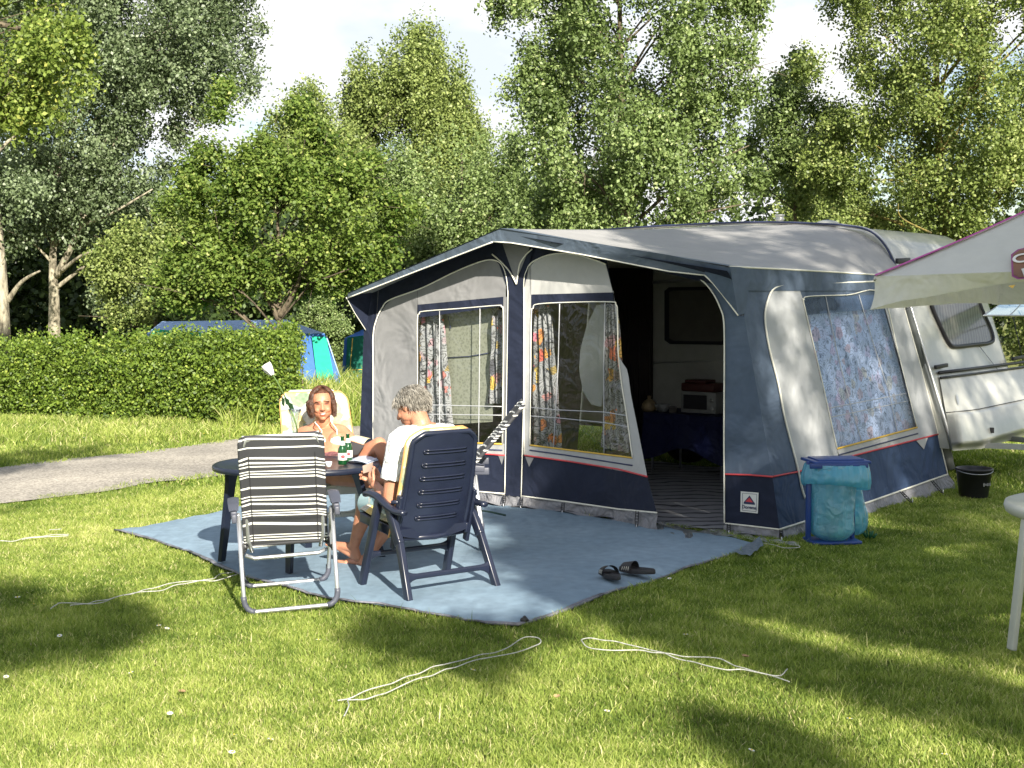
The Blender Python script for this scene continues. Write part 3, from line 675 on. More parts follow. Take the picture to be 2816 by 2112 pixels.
# blue band on the roof's front edge + hanging valance
mb = MB()
mb.grid(lambda u, v: roofp(u, -0.004 + v * 0.055, 0.004), 60, 3)
def valp(top, bot):
    def f(u, v):
        a = polyat(top, u); b_ = polyat(bot, u); p0 = Fs(a[0], a[1], -OV + 0.003); p1 = Fs(b_[0], b_[1], -OV - 0.015); return p0.lerp(p1, v)
    return f
mb.grid(valp([(956, 808), (1160, 722), (1377, 629)], [(957, 819), (1150, 744), (1356, 665)]), 20, 3)
def valr(u, v):
    a = polyat([(1377, 629), (1400, 631), (1838, 701), (1938, 722), (2006, 735)], u); b_ = polyat([(1356, 665), (1400, 667), (1600, 700), (1838, 746), (1940, 757)], u)
    o1 = 0.303 - 0.16 * u; p0 = Fs(a[0], a[1], o1); p1 = Fs(b_[0], b_[1], o1 - 0.02); return p0.lerp(p1, v)
mb.grid(valr, 30, 3)
mb.build('roof_front_band', fabric('blue_grey_hood', (0.080, 0.106, 0.145), 0.5, 0.1, 0.5, 3.0, 0.05, spec=0.5), aw)
mb = MB(); mb.ngon([Fs(1938, 724, 0.16), Fs(2008, 735, 0.14), Fs(2030, 868, 0.02), Fs(1988, 812, 0.09), Fs(1955, 772, .13), Fs(1938, 757, 0.14)]); mb.build('corner_gusset', SLATE, aw)
mb = MB(); ga, gb, gc, gd = Fs(2007, 733, 0.14), roofp(1.0, .10), Sd(2050, 862, .004), Fs(2030, 868, 0.022)
mb.grid(lambda u, v: ga.lerp(gb, u).lerp(gd.lerp(gc, u), v), 4, 8); mb.build('corner_infill', SLATE, aw)
mb = MB(); mb.ngon([Fs(952, 818, 0.29), Fs(1024, 800, 0.01), Fs(1006, 908, 0.005), Fs(975, 860, 0.16)]); mb.build('corner_gusset', NAVY, aw)
mb = MB()
def tline(pts, o0, o1, r=0.006):
    n_ = 24; mb.tube([Fs(*polyat(pts, i / n_), o0 + (o1 - o0) * i / n_) for i in range(n_ + 1)], r, 6)
tline([(957, 819), (1150, 744), (1356, 665)], 0.288, 0.288); tline([(1356, 665), (1400, 667), (1600, 700), (1838, 746), (1940, 757)], 0.288, 0.13)
tline([(1938, 757), (1960, 778), (1988, 812), (2030, 868)], 0.145, 0.025); tline([(952, 818), (975, 860), (1006, 908)], 0.29, 0.01, 0.004)
mb.tube([roofp(1.0, v / 20, 0.0) for v in range(21)], 0.008, 6, 0)
mb.build('roof_piping', PIPE, aw)
mb = MB()   # underside lining between band and wall
mb.grid(lambda u, v: (Fs(*polyat([(958, 815), (1377, 640), (1660, 690), (2000, 745)], u), -OV - 0.02 if u < .6 else 0.2).lerp(Fs(*polyat([(1004, 806), (1378, 664), (1700, 718), (2030, 800)], u), -0.01), v)), 30, 3)
mb.build('canopy_lining', NAVY, aw)
# eave drop from roof to side wall
mb = MB(); mb.grid(lambda u, v: roofp(1.0, u * 0.98 + 0.01).lerp(A(WID - 0.40 * 1.80 / 1.91, (0.0) * (1 - u) + DEP * u, 1.80) + SNRM * 0.006, v), 20, 2); mb.build('eave_strip', SLATE, aw)
# left wall, closes the room
mb = MB()
mb.grid(lambda u, v: A(-0.02 + 0.16 * v, DEP * u, 1.85 * v), 8, 6)
mb.build('left_wall', GREYC, aw)
# padded draught strip against the caravan
mb = MB()
for k_ in range(1): mb.tube([Sd(2494, 850, -0.02), Sd(2538, 1000, -0.03), Sd(2588, 1190, -0.03), Sd(2612, 1290, -0.03)], [0.035, 0.05, 0.06, 0.05], 8)
mb.build('draught_pad', simple('draught_pad_grey', (0.16, 0.17, 0.16), 0.7), aw)
# rubber ladders and pegs along the skirt
for px, py, q in ((1388, 1362, Fs), (1435, 1368, Fs), (1549, 1382, Fl), (1752, 1406, Fl), (2004, 1442, Fs), (2148, 1458, Fs), (2478, 1352, Sd), (2563, 1322, Sd)):
    a = q(px, py, 0.03); g_ = Vector((a.x + (0.03 if q is Sd else 0.0), a.y - 0.07, 0.0)); g_ = g_ + (SNRM * 0.05 if q is Sd else -B * 0.02)
    mb = MB()
    for sx in (-0.011, 0.011): mb.tube([a + E * sx, a.lerp(g_, .5) + E * sx * 1.4, g_ + E * sx * 0.4], 0.004, 5)
    for k_ in range(6): p_ = a.lerp(g_, (k_ + .7) / 6.5); mb.tube([p_ - E * 0.012, p_ + E * 0.012], 0.003, 4)
    st = mb.build('ladder_strap', BLACKP, aw)
    MB().tube([g_ + Vector((0, 0, .04)), g_ + Vector((0.005, .01, -.03))], 0.005, 5).build('peg', STEEL, st)
# frame poles inside
mb = MB()
for s_, h_ in ((0.08, 1.8), (1.70, 2.28), (3.72, 1.9)): mb.tube([A(s_ if s_ < 3 else 4.03, 0.06, 0), A(s_, 0.06, h_)], 0.013, 8)
mb.build('pole', STEEL, aw)
# ================================================================== CARAVAN
m, t, b = nodes('caravan_white'); co = objco(t)
nz = N(t, 'ShaderNodeTexNoise', {'Vector': co, 'Scale': 2.0, 'Detail': 8.0, 'Roughness': 0.7})
t.links.new(ramp(t, nz.outputs['Fac'], [(0.35, (0.42, 0.42, 0.37)), (0.6, (0.53, 0.525, 0.48))]), b.inputs['Base Color'])
b.inputs['Roughness'].default_value = 0.28; b.inputs['Coat Weight'].default_value = 0.3
CARW = m
GLASSD = simple('tinted_acrylic', (0.16, 0.15, 0.13), 0.12, 0.1, spec=0.8)
RUBB = simple('window_rubber', (0.015, 0.014, 0.02), 0.45, 0.1)
ALU = simple('awning_rail', (0.55, 0.55, 0.53), 0.35, 0.05, metal=0.7)
car = thing('caravan', 'cream white touring caravan behind the awning with front locker and drawbar', 'caravan', A(2.0, DEP + 1.1, 0))
def cs(px, py, b0=DEP): p = PL(px, py, A(0, b0, 0), B) - FL; return (p.dot(E), p.z)
pf = [cs(2618, 1238), cs(2606, 1190), cs(2500, 840), cs(2476, 758), cs(2459, 716), cs(2440, 680), cs(2411, 648), cs(2376, 631), cs(2330, 624), cs(2281, 620)]
pf = [(s_, z) for s_, z in pf]
back = [(2.0, 2.47), (0.3, 2.44), (-0.2, 2.36), (-0.45, 2.2), (-0.75, 1.6), (-0.85, 1.0), (-0.85, 0.36)]
prof = pf + back
CW = 2.15
mb = MB(); npf = len(prof)
# body shell with rounded long edges
lay = [(0.0, 0.0), (0.10, 0.0), (CW - 0.10, 0.0), (CW, 0.0)]
cxm = 1.6; czm = 1.3
vs = []
rows = [(0.0, 0.97), (0.03, 0.993), (0.09, 1.0), (CW - 0.09, 1.0), (CW - 0.03, 0.993), (CW, 0.97)]
for bb, sc in rows:
    for s_, z in prof:
        d_ = 0.06 * (1 - sc) / 0.03
        v_ = Vector((s_ - cxm, z - czm)); l_ = v_.length; v_ = v_ * ((l_ - d_ * 0.5) / l_)
        vs.append(A(cxm + v_.x, DEP + 0.012 + bb, czm + v_.y))
fs = [(j * npf + i, j * npf + (i + 1) % npf, (j + 1) * npf + (i + 1) % npf, (j + 1) * npf + i) for j in range(len(rows) - 1) for i in range(npf)]
mb.add(vs, fs, 0, True); mb.add([vs[i] for i in range(npf)], [tuple(range(npf))], 0, False); mb.add(vs[-npf:], [tuple(range(npf))[::-1]], 0, False)
body = mb.build('body', CARW, car)
# awning rail following the body edge
mb = MB(); mb.tube([A(s_ + 0.012, DEP - 0.01, z + 0.006) for s_, z in [(prof[0][0], prof[0][1])] + [(p.x, p.y) for p in spline([Vector((a, c, 0)) for a, c in pf[1:] + back[:6]], 4)]], 0.016, 8)
mb.build('awning_rail', ALU, car)
mb = MB(); mb.tube([A(s_ - 0.006, DEP - 0.035, z + 0.012) for s_, z in [(p.x, p.y) for p in spline([Vector((a, c, 0)) for a, c in pf[2:] + back[:6]], 4)]], 0.009, 6)
mb.build('rail_bead', NAVT, car)
# end face plane
e0, e1 = A(pf[2][0], DEP, pf[2][1]), A(pf[1][0], DEP, pf[1][1]); ENRM = (e1 - e0).cross(B).normalized()
if ENRM.dot(E) < 0: ENRM = -ENRM
def Ed(px, py, off=0.0): return PL(px, py, e0 + ENRM * off, ENRM)
def roundring(pts, sf, off, r, mb): mb.tube([sf(p.x, p.y, off) for p in spline([Vector((x, y, 0)) for x, y in pts], 5)], r, 8)
wf = MB(); fr = [(2551, 790), (2563, 842), (2590, 905), (2611, 945), (2630, 953), (2680, 948), (2722, 943), (2731, 930), (2722, 898), (2700, 850), (2684, 800), (2670, 770), (2640, 762), (2580, 765), (2555, 772), (2551, 790)]
fp = [(p.x, p.y) for p in spline([Vector((x, y, 0)) for x, y in fr], 4)]
wf.tube([Ed(x, y, 0.02) for x, y in fp], 0.02, 8); wo = wf.build('window', RUBB, car)
pn = MB(); pn.ngon([Ed(x, y, 0.018) for x, y in fp[:-1]]); 
m, t, b = nodes('front_window_blind'); co = objco(t)
nz = N(t, 'ShaderNodeTexWave', {'Vector': co, 'Scale': 7.0, 'Distortion': 4.0, 'Detail': 2.0})
t.links.new(ramp(t, nz.outputs['Fac'], [(0.0, (0.10, 0.095, 0.085)), (1.0, (0.17, 0.16, 0.14))]), b.inputs['Base Color']); b.inputs['Roughness'].default_value = 0.15
pn.build('pane', m, wo)
# second front window, propped open above the parasol edge
ow = MB()
q = [Ed(2752, 812, 0.03), Ed(2830, 800, 0.03)]; h_ = [Ed(2704, 868, 0.42), Ed(2830, 868, 0.42)]
def owf(u, v): return q[0].lerp(q[1], u).lerp(h_[0].lerp(h_[1], u), v) + ENRM * 0.10 * math.sin(math.pi * v)
ow.grid(owf, 6, 8)
oo = ow.build('open_window', film('open_acrylic_window', (0.55, 0.72, 0.86), 0.72, 0.05, 0.1, 3, gl=(0.8, 0.95, 1.0), body=0.35), car)
k = MB(); k.tube([h_[0], h_[1]], 0.010, 6); k.tube([owf(0, v / 8) for v in range(9)], 0.006, 6); k.tube([owf(.55, v / 8) for v in range(9)], 0.006, 6); k.build('window_frame', STEEL, oo)
k = MB(); k.tube([Ed(2780, 872, 0.02), Ed(2800, 866, 0.38)], 0.006, 6); k.build('window_stay', STEEL, oo)
# locker box bulging out of the end face
def lk(u, v):   # u across (photo left->right), v down
    tp = [(2583, 1036), (2680, 1024), (2860, 1000)]; bt = [(2620, 1240), (2700, 1234), (2880, 1180)]
    a = polyat(tp, u); c = polyat(bt, u); x = a[0] + (c[0] - a[0]) * v; y = a[1] + (c[1] - a[1]) * v
    bul = 0.10 * math.sin(math.pi * min(1, v * 1.25) * 0.5) * min(1, u * 9 + .15)
    if v > 0.50: bul += 0.035 * min(1, u * 9)
    if v > 0.9: bul *= max(0.2, (1 - v) * 10)
    return Ed(x, y, 0.015 + bul)
mb = MB(); mb.grid(lk, 30, 40); lo = mb.build('front_locker', CARW, car)
k = MB(); k.ngon([lk(.13 + .016 * math.cos(a) * .8, .55 - 0.22 + .07 * math.sin(a)) + ENRM * .01 for a in np.linspace(0, 6.28, 17)[:-1]]); k.build('locker_lock', ALU, lo)
k = MB(); k.box(lk(.42, .80) + ENRM * .012, (.03, .03, .05)); k.build('locker_latch', RUBB, lo)
k = MB(); k.tube([lk(u / 12, .485) + ENRM * .004 for u in range(0, 13)], 0.004, 5); k.tube([lk(u / 12, .02) + ENRM * .012 for u in range(0, 13)], 0.012, 6); k.build('locker_seam', RUBB, lo)
mb = MB(); mb.tube([Ed(2583, 1025, 0.03), Ed(2650, 1017, 0.03), Ed(2860, 990, 0.03)], 0.016, 8); mb.build('trim_strip', RUBB, car)
for px, py in ((2588, 1008), (2800, 985)):
    mb = MB(); mb.bar(Ed(px - 16, py + 2, 0.05), Ed(px + 16, py - 4, 0.07), 0.03, 0.035, bev=0.006); mb.bar(Ed(px, py, 0.0), Ed(px, py, 0.05), 0.03, 0.03); mb.build('grab_handle', RUBB, car)
mb = MB(); mb.tube([Ed(2692, 950, 0.012), Ed(2745, 1018, 0.012)], 0.003, 4); mb.build('body_seam', RUBB, car); mb = MB(); mb.tube([Ed(2786, 872, 0.012), Ed(2815, 1000, 0.012)], 0.005, 4); mb.build('body_seam', RUBB, car)
mb = MB(); mb.bar(Ed(2466, 718, 0.02), Ed(2500, 716, 0.03), 0.03, 0.05, bev=.005); mb.build('marker_light', RUBB, car)
# chassis, drawbar, wheel, jockey
mb = MB()
dc = A(4.1, DEP + 1.07, 0.34); tipp = dc + E * 1.5
for w_ in (-0.55, 0.55): mb.bar(dc + B * w_ - E * .6, tipp + B * (0.04 if w_ > 0 else -.04), 0.05, 0.05)
mb.bar(dc - B * .9 - E * .3, dc + B * .9 - E * .3, 0.05, 0.08); mb.build('drawbar', STEEL, car)
mb = MB(); mb.tube([tipp - E * .25 + Vector((0, 0, .25)), tipp - E * .25 + Vector((0, 0, -.3))], 0.025, 10); mb.lathe([(0.0, -.03), (.09, -.03), (.1, 0), (.09, .03), (0, .03)], tipp - E * .25 + Vector((0, 0, -.32)), 16, M=Matrix.Rotation(math.pi / 2, 3, 'X')); mb.build('jockey_wheel', BLACKP, car)
for bb in (0.15, CW - 0.15):
    mb = MB(); M_ = Matrix((E, ZUP, -B)).transposed()
    mb.lathe([(0.0, -.08), (.18, -.08), (.29, -.07), (.305, 0), (.29, .07), (.18, .08), (0, .08)], A(1.3, DEP + bb, 0.305), 28, M=M_); wh = mb.build('wheel', BLACKP, car)
    k = MB(); k.lathe([(0.0, -.10), (.12, -.095), (.17, -.082), (.17, .082), (.12, .095), (0, .10)], A(1.3, DEP + bb, 0.305), 24, M=M_); k.build('rim', ALU, wh)
mb = MB(); mb.box(A(1.6, DEP + CW / 2, 0.36), (4.2, CW - .1, .06), Matrix((E, B, ZUP)).transposed()); mb.build('chassis', BLACKP, car)
for s_ in (3.75,):
    mb = MB(); mb.bar(A(s_, DEP + .2, 0.38), A(s_ + .15, DEP + .2, 0.02), 0.04, 0.04); mb.bar(A(s_ + .08, DEP + .2, 0.015), A(s_ + .24, DEP + .2, 0.015), .1, .01); mb.build('corner_steady', STEEL, car)
# roof fittings
def roofz(px, py, bb): return PL(px, py, A(0, DEP + bb, 0), B)
c = roofz(2144, 617, 0.6); mb = MB(); mb.lathe([(0.0, .10), (.052, .10), (.052, .085), (.04, .08), (.04, .06), (.05, .058), (.05, .045), (.038, .04), (.042, -.12)], c + Vector((0, 0, -.0)), 16); mb.build('roof_flue', ALU, car)
c = roofz(2275, 618, 0.6); mb = MB(); mb.ell(c + Vector((0, 0, -.02)), (.14, .14, .07)); mb.build('roof_vent', CARW, car)
# caravan side seen through the awning door: window, door with strip curtain
mb = MB(); pts = [(1830, 800), (1842, 790), (1985, 788), (2000, 800), (2004, 935), (1990, 948), (1845, 946), (1830, 935)]
mb.prism([Fs(x, y, 0.02, DEP) for x, y in pts], -B * 0.02); sw = mb.build('window', RUBB, car)
mb = MB(); mb.ngon([Fs(x, y, 0.045, DEP) for x, y in [(1840, 803), (1850, 799), (1980, 797), (1992, 806), (1994, 930), (1984, 939), (1852, 937), (1840, 930)]]); mb.build('pane', GLASSD, sw)
mb = MB(); mb.tube([Fs(1740, 780, .02, DEP), Fs(2040, 762, .02, DEP)], 0.02, 6); mb.build('side_moulding', ALU, car); mb = MB(); mb.tube([Fs(1740, 1000, .015, DEP), Fs(2040, 990, .015, DEP)], 0.008, 6); mb.build('side_moulding', ALU, car)
mb = MB()
for k_ in range(26):
    x = 1672 + k_ * 4.6; mb.tube([Fs(x, 742, .05, DEP), Fs(x + .6 * math.sin(k_), 1000, .06, DEP), Fs(x + 1.2 * math.sin(k_ * 2), 1240, .05, DEP)], 0.011, 5)
mb.prism([Fs(1664, 738, 0.02, DEP), Fs(1796, 738, .02, DEP), Fs(1796, 1250, .02, DEP), Fs(1664, 1250, .02, DEP)], -B * 0.02)
mb.build('door', simple('brown_strip_curtain', (0.028, 0.02, 0.016), 0.6, 0.2), car)

# ================================================================== INSIDE THE AWNING
m, t, b = nodes('patterned_groundsheet'); co = objco(t, (1, 1, 1))
wv = N(t, 'ShaderNodeTexWave', {'Vector': co, 'Scale': 1.6, 'Distortion': 6.0, 'Detail': 3.0, 'Detail Scale': 1.4}, bands_direction='Y')
cc = ramp(t, wv.outputs['Fac'], [(0.0, (0.03, 0.03, 0.035)), (0.07, (0.05, 0.05, 0.055)), (0.12, (0.25, 0.25, 0.27)), (1.0, (0.30, 0.30, 0.32))]); t.links.new(cc, b.inputs['Base Color']); b.inputs['Roughness'].default_value = 0.8
mb = MB(); Mz = Matrix((E, B, ZUP)).transposed()
mb.grid(lambda u, v: A(0.1 + 3.95 * u, -0.10 + 3.3 * v, 0.022 + 0.006 * math.sin(u * 30) * math.sin(v * 21) + (0.012 * math.sin(u * 60) if v < .03 else 0)), 60, 50)
ins = mb.build('floor_mat', m, None); tag(ins, 'grey floor sheet with dark wavy lines inside the awning', 'floor mat')
t1 = thing('camping_table', 'camping table under a dark blue cloth against the caravan inside the awning', 'table', Fs(1865, 1320, 0, 2.2).xy.to_3d())
TB = [(1772, 1143), (1975, 1143)]
a_, c_ = Fs(1772, 1143, 0, 2.3), Fs(1992, 1143, 0, 2.3); zt = (a_.z + c_.z) / 2; s0 = (a_ - FL).dot(E); s1 = (c_ - FL).dot(E)
mb = MB(); mb.box(A((s0 + s1) / 2, 2.62, zt - .01), (s1 - s0, 0.62, 0.025), Mz)
mb.build('tabletop', simple('table_board', (0.3, 0.28, 0.25)), t1)
for s_ in (s0 + .06, s1 - .06):
    for bb in (2.36, 2.88): mb = MB(); mb.tube([A(s_, bb, 0), A(s_, bb, zt)], 0.012, 8); mb.build('leg', STEEL, t1)
mb = MB()
ncl = 120
def clf(u, v):
    per = u * 4; k_ = int(per) % 4; f_ = per - int(per); x0, x1, y0, y1 = s0 - .01, s1 + .01, 2.30, 2.94
    p_ = [(x0 + (x1 - x0) * f_, y0), (x1, y0 + (y1 - y0) * f_), (x1 - (x1 - x0) * f_, y1), (x0, y1 - (y1 - y0) * f_)][k_]
    w_ = v * (0.02 * math.sin(u * 70) + .02); dz = 0.46 * v * (0.85 + .15 * math.cos(f_ * 6.28))
    cx_, cy_ = (x0 + x1) / 2, (y0 + y1) / 2; d_ = Vector((p_[0] - cx_, p_[1] - cy_, 0)).normalized() * w_
    return A(p_[0] + d_.x, p_[1] + d_.y, zt + .007 - dz)
mb.grid(clf, 96, 8); mb.box(A((s0 + s1) / 2, 2.62, zt + .005), (s1 - s0 + .02, 0.64, 0.006), Mz)
cl = mb.build('tablecloth', fabric('blue_cloth', (0.006, 0.009, 0.045), 0.6, 0.2, 0.5, 6), None); tag(cl, 'dark blue cloth hanging over the table inside the awning', 'tablecloth')
mw = thing('microwave', 'small white microwave oven on the blue cloth inside the awning', 'microwave', A((s0 + s1) / 2, 2.62, zt + .01))
p0 = Fs(1872, 1142, 0, 2.5); p1 = Fs(1968, 1142, 0, 2.5); sa, sb = (p0 - FL).dot(E), (p1 - FL).dot(E); hz_ = Fs(1872, 1078, 0, 2.5).z - zt
mb = MB(); mb.box(A((sa + sb) / 2, 2.64, zt + .01 + hz_ / 2), (sb - sa, .28, hz_), Mz, bev=.01); mb.build('housing', simple('appliance_white', (0.26, 0.26, 0.25), .4), mw)
mb = MB(); mb.box(A(sa + (sb - sa) * .42, 2.495, zt + .01 + hz_ * .52), ((sb - sa) * .66, .012, hz_ * .66), Mz); mb.build('door', RUBB, mw)
mb = MB(); 
for k_ in range(2): mb = MB(); mb.lathe([(0, .012), (.018, .012), (.02, 0)], A(sb - .04, 2.50, zt + .06 + k_ * .08), 14, M=Matrix((E, ZUP, -B)).transposed()); mb.build('knob', ALU, mw)
mb = MB(); mb.box(A((sa + sb) / 2 - .02, 2.64, zt + hz_ + .05), ((sb - sa) * .95, .26, .08), Mz, bev=.02)
mb.box(A((sa + sb) / 2 - .06, 2.64, zt + hz_ + .105), ((sb - sa) * .6, .2, .03), Mz, bev=.01)
o = mb.build('storage_box', simple('dark_red_plastic', (0.07, 0.014, 0.012), .5), None); tag(o, 'dark red box lying on top of the microwave in the awning', 'box'); 
for k_, (px, nm, cat, lab, colr) in enumerate(((1785, 'bread_bag', 'bag', 'pale bag of groceries at the left end of the blue covered table', (0.30, 0.22, 0.12)), (1822, 'bowl', 'bowl', 'grey bowl beside the grocery bag on the blue covered table', (0.3, 0.3, 0.3)), (1850, 'food_tub', 'tub', 'small tub between bowl and microwave on the blue covered table', (0.22, 0.2, 0.18)), (1985, 'coffee_flask', 'flask', 'tall flask at the right of the microwave in the awning', (0.3, 0.27, 0.2)))):
    c = A((Fs(px, 1140, 0, 2.45) - FL).dot(E), 2.45 if k_ < 3 else 2.55, zt + .009); mb = MB()
    prf = [[(0, 0), (.06, 0), (.075, .03), (.07, .07), (.05, .10), (.015, .12), (.02, .15), (0, .15)], [(0, 0), (.04, 0), (.075, .05), (.08, .075), (.074, .075), (.038, .012), (0, .01)], [(0, 0), (.035, 0), (.04, .05), (.044, .052), (.044, .06), (0, .062)], [(0, 0), (.04, 0), (.042, .16), (.03, .19), (.028, .23), (0, .235)]][k_]
    mb.lathe(prf, c, 20); o = mb.build(nm, simple(nm + '_mat', colr, .5, .3, 20), None); tag(o, lab, cat)
# ================================================================== TREES, HEDGE, TENTS
LF_POP = leafmat('poplar_leaf', (0.040, 0.065, 0.024), (0.19, 0.25, 0.12), (0.34, 0.40, 0.25), 0.7, 0.25)
LF_MAP = leafmat('maple_leaf', (0.045, 0.095, 0.012), (0.22, 0.30, 0.062), (0.46, 0.50, 0.15), 0.35, 0.38)
LF_FAR = leafmat('far_leaf', (0.075, 0.115, 0.026), (0.28, 0.34, 0.095), (0.42, 0.47, 0.19), 0.4, 0.3)
LF_CTR = leafmat('aspen_leaf', (0.055, 0.09, 0.018), (0.235, 0.32, 0.105), (0.50, 0.55, 0.26), 0.55, 0.3)
LF_RGT = leafmat('right_leaf', (0.060, 0.095, 0.016), (0.25, 0.315, 0.080), (0.50, 0.52, 0.22), 0.5, 0.3)
LF_BIR = leafmat('birch_leaf', (0.07, 0.12, 0.020), (0.27, 0.35, 0.07), (0.55, 0.55, 0.14), 0.4, 0.4)
LF_HDG = leafmat('hedge_leaf', (0.032, 0.066, 0.008), (0.18, 0.265, 0.034), (0.42, 0.48, 0.10), 0.4, 0.28)
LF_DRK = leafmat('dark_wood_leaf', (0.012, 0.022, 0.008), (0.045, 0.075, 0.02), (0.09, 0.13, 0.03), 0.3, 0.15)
def bark(name, c1, c2):
    m, t, b = nodes(name); co = objco(t, (1, 1, .35))
    n_ = N(t, 'ShaderNodeTexNoise', {'Vector': co, 'Scale': 9.0, 'Detail': 8.0, 'Roughness': .7}); t.links.new(ramp(t, n_.outputs['Fac'], [(.38, c1), (.58, c2)]), b.inputs['Base Color'])
    b.inputs['Roughness'].default_value = .9; bp = N(t, 'ShaderNodeBump', {'Height': n_.outputs['Fac'], 'Strength': .8, 'Distance': .04}); t.links.new(bp.outputs[0], b.inputs['Normal']); return m
BK_POP = bark('poplar_bark', (0.10, 0.085, 0.06), (0.42, 0.38, 0.28)); BK_BRN = bark('brown_bark', (0.04, 0.03, 0.02), (0.15, 0.12, 0.08)); BK_YEL = bark('lichen_bark', (0.07, 0.06, 0.03), (0.30, 0.24, 0.06))

def leaves(clumps, rs, n, size, lean=0.0, hang=False, flat=0.0, up=.85):
    """clumps: (K,4) centre+radius; n leaves per clump; returns verts, tint"""
    K = len(clumps); nt_ = max(1, n // 9)
    c = np.repeat(clumps, nt_, 0)                                       # twigs
    d = rs.normal(size=(len(c), 3)); d /= np.linalg.norm(d, axis=1)[:, None] + 1e-9
    rad = c[:, 3] * rs.uniform(0.25, 1.0, len(c)) ** 0.55
    tw = c[:, :3] + d * rad[:, None] * np.array([1 - .25 * (up - .85), 1 - .25 * (up - .85), up if not hang else 1.3])
    ctint = np.repeat(rs.normal(0.05, 0.13, K), nt_) + rs.normal(0, 0.08, len(c))
    tw2 = np.repeat(tw, 9, 0); dd = np.repeat(d, 9, 0); N_ = len(tw2)
    tlen = rs.uniform(-1, 1, N_)
    off = dd * (tlen * size * 2.4)[:, None] + rs.normal(0, size * 1.05, (N_, 3))
    if hang: off[:, 2] -= np.abs(tlen) * size * 3
    p = tw2 + off
    nrm = dd * 0.55 + rs.normal(0, .75, (N_, 3)) + np.array([0.1, -0.25, 0.35 + flat]); nrm /= np.linalg.norm(nrm, axis=1)[:, None] + 1e-9
    a = np.cross(nrm, rs.normal(size=(N_, 3))); a /= np.linalg.norm(a, axis=1)[:, None] + 1e-9; b_ = np.cross(nrm, a)
    s_ = size * rs.uniform(.65, 1.25, N_)[:, None] * .5
    V = np.stack([p - a * s_ * 1.1, p - b_ * s_ * .8 + nrm * s_ * .15, p + a * s_ * 1.25, p + b_ * s_ * .8 + nrm * s_ * .15], 1).reshape(-1, 3)
    T = np.clip(0.42 + np.repeat(ctint, 9) + rs.normal(0, .17, N_), 0, 0.86); y = rs.uniform(0, 1, N_) < 0.045; T = np.where(y, rs.uniform(.86, 1, N_), T)
    return V, np.repeat(T, 4)
def crown_clumps(poly, Y, n, rad, half, rs, vf=.42, thr=-.14):
    px = np.array([p[0] for p in poly]); py = np.array([p[1] for p in poly]); out = []
    while len(out) < n:
        x = rs.uniform(px.min(), px.max()); y = rs.uniform(py.min(), py.max())
        if not inpoly(np.array([x]), np.array([y]), poly)[0]: continue
        e = float(edgedist(np.array([x]), np.array([y]), poly)[0]) / F * Y
        if e < rad * 0.25: continue
        if vf and mnoise.noise(Vector((x / F * Y, y / F * Y * .8, rs.uniform(0, 1) * 1.2)) * (vf / rad) + Vector((n, 3, 1))) < thr: continue
        d_ = half * min(1, (e / (half * 1.1)) ** .7)
        yy = Y + rs.uniform(-d_, d_); p = P(x, y, yy)
        if p.z < 0.4: continue
        out.append((p.x, p.y, p.z, rad * rs.uniform(.55, 1.15) * min(1, .5 + e)))
    return np.array(out)
def tree(name, label, cat, base, trunk_r, trunk_top, clumps, nleaf, lsize, lmat, bmat, limbs=22, seed=1, group=None, extra=None, hang=False, flat=0.0, trunk_mid=None, up=.85):
    rs = np.random.RandomState(seed); base = Vector(base)
    t_ = thing(name, label, cat, (base.x, base.y, 0), group=group)
    V, T = leaves(clumps, rs, nleaf, lsize, hang=hang, flat=flat, up=up)
    np_mesh('crown', V, 4, lmat, T, t_)
    mb = MB(); top = Vector(trunk_top); mid = Vector(trunk_mid) if trunk_mid else base.lerp(top, .5) + Vector((rs.uniform(-.1, .1), rs.uniform(-.1, .1), 0))
    tp = spline([base - Vector((0, 0, .2)), base.lerp(mid, .5) + Vector((rs.uniform(-.04, .04), 0, 0)), mid, top], 7); nn = len(tp)
    mb.tube(tp, [trunk_r * (1 - .85 * (i / (nn - 1)) ** .9) * (1.25 if i == 0 else 1.12 if i == 1 else 1) for i in range(nn)], 12)
    for c in clumps[rs.permutation(len(clumps))[:limbs]]:
        c = Vector(c[:3]); zc = max(base.z + (top.z - base.z) * .18, min(top.z * .96, c.z - (c - tp[nn // 2]).xy.length * .75)); 
        k = min(range(nn), key=lambda i: abs(tp[i].z - zc)); s_ = tp[k]; r0 = trunk_r * (1 - .85 * (k / (nn - 1)) ** .9) * .5
        m_ = s_.lerp(c, .5) + Vector((rs.uniform(-.15, .15), rs.uniform(-.15, .15), .12 * (c - s_).length)); q = spline([s_, m_, c], 5)
        mb.tube(q, [max(.006, r0 * (1 - .92 * i / (len(q) - 1))) for i in range(len(q))], 6)
        for _ in range(3):
            w_ = q[int(rs.randint(4, 9))]; e_ = c + Vector(rs.normal(0, .35, 3)); mb.tube([w_, w_.lerp(e_, .5) + Vector((0, 0, .05)), e_], [r0 * .25, r0 * .18, .004], 5)
    for pts, r0, r1 in (extra or []):
        q = spline(pts, 6); mb.tube(q, [r0 + (r1 - r0) * i / (len(q) - 1) for i in range(len(q))], 8)
    mb.build('trunk', bmat, t_); return t_
def T_(name, label, poly, Y, ncl, rad, half, nleaf, ls, lm, bm_, bpx, tr, top, seed, thr=-.14, **k):
    rs = np.random.RandomState(seed + 100); ls *= .65; nleaf = int(nleaf * .98); cl = crown_clumps(poly, Y, int(ncl * 2.1), rad * .70, half, rs, thr=thr)
    b0 = P(bpx, 900, Y); return tree(name, label, 'tree', (b0.x, Y, 0), tr, P(top[0], top[1], Y), cl, nleaf, ls, lm, bm_, seed=seed, **k)

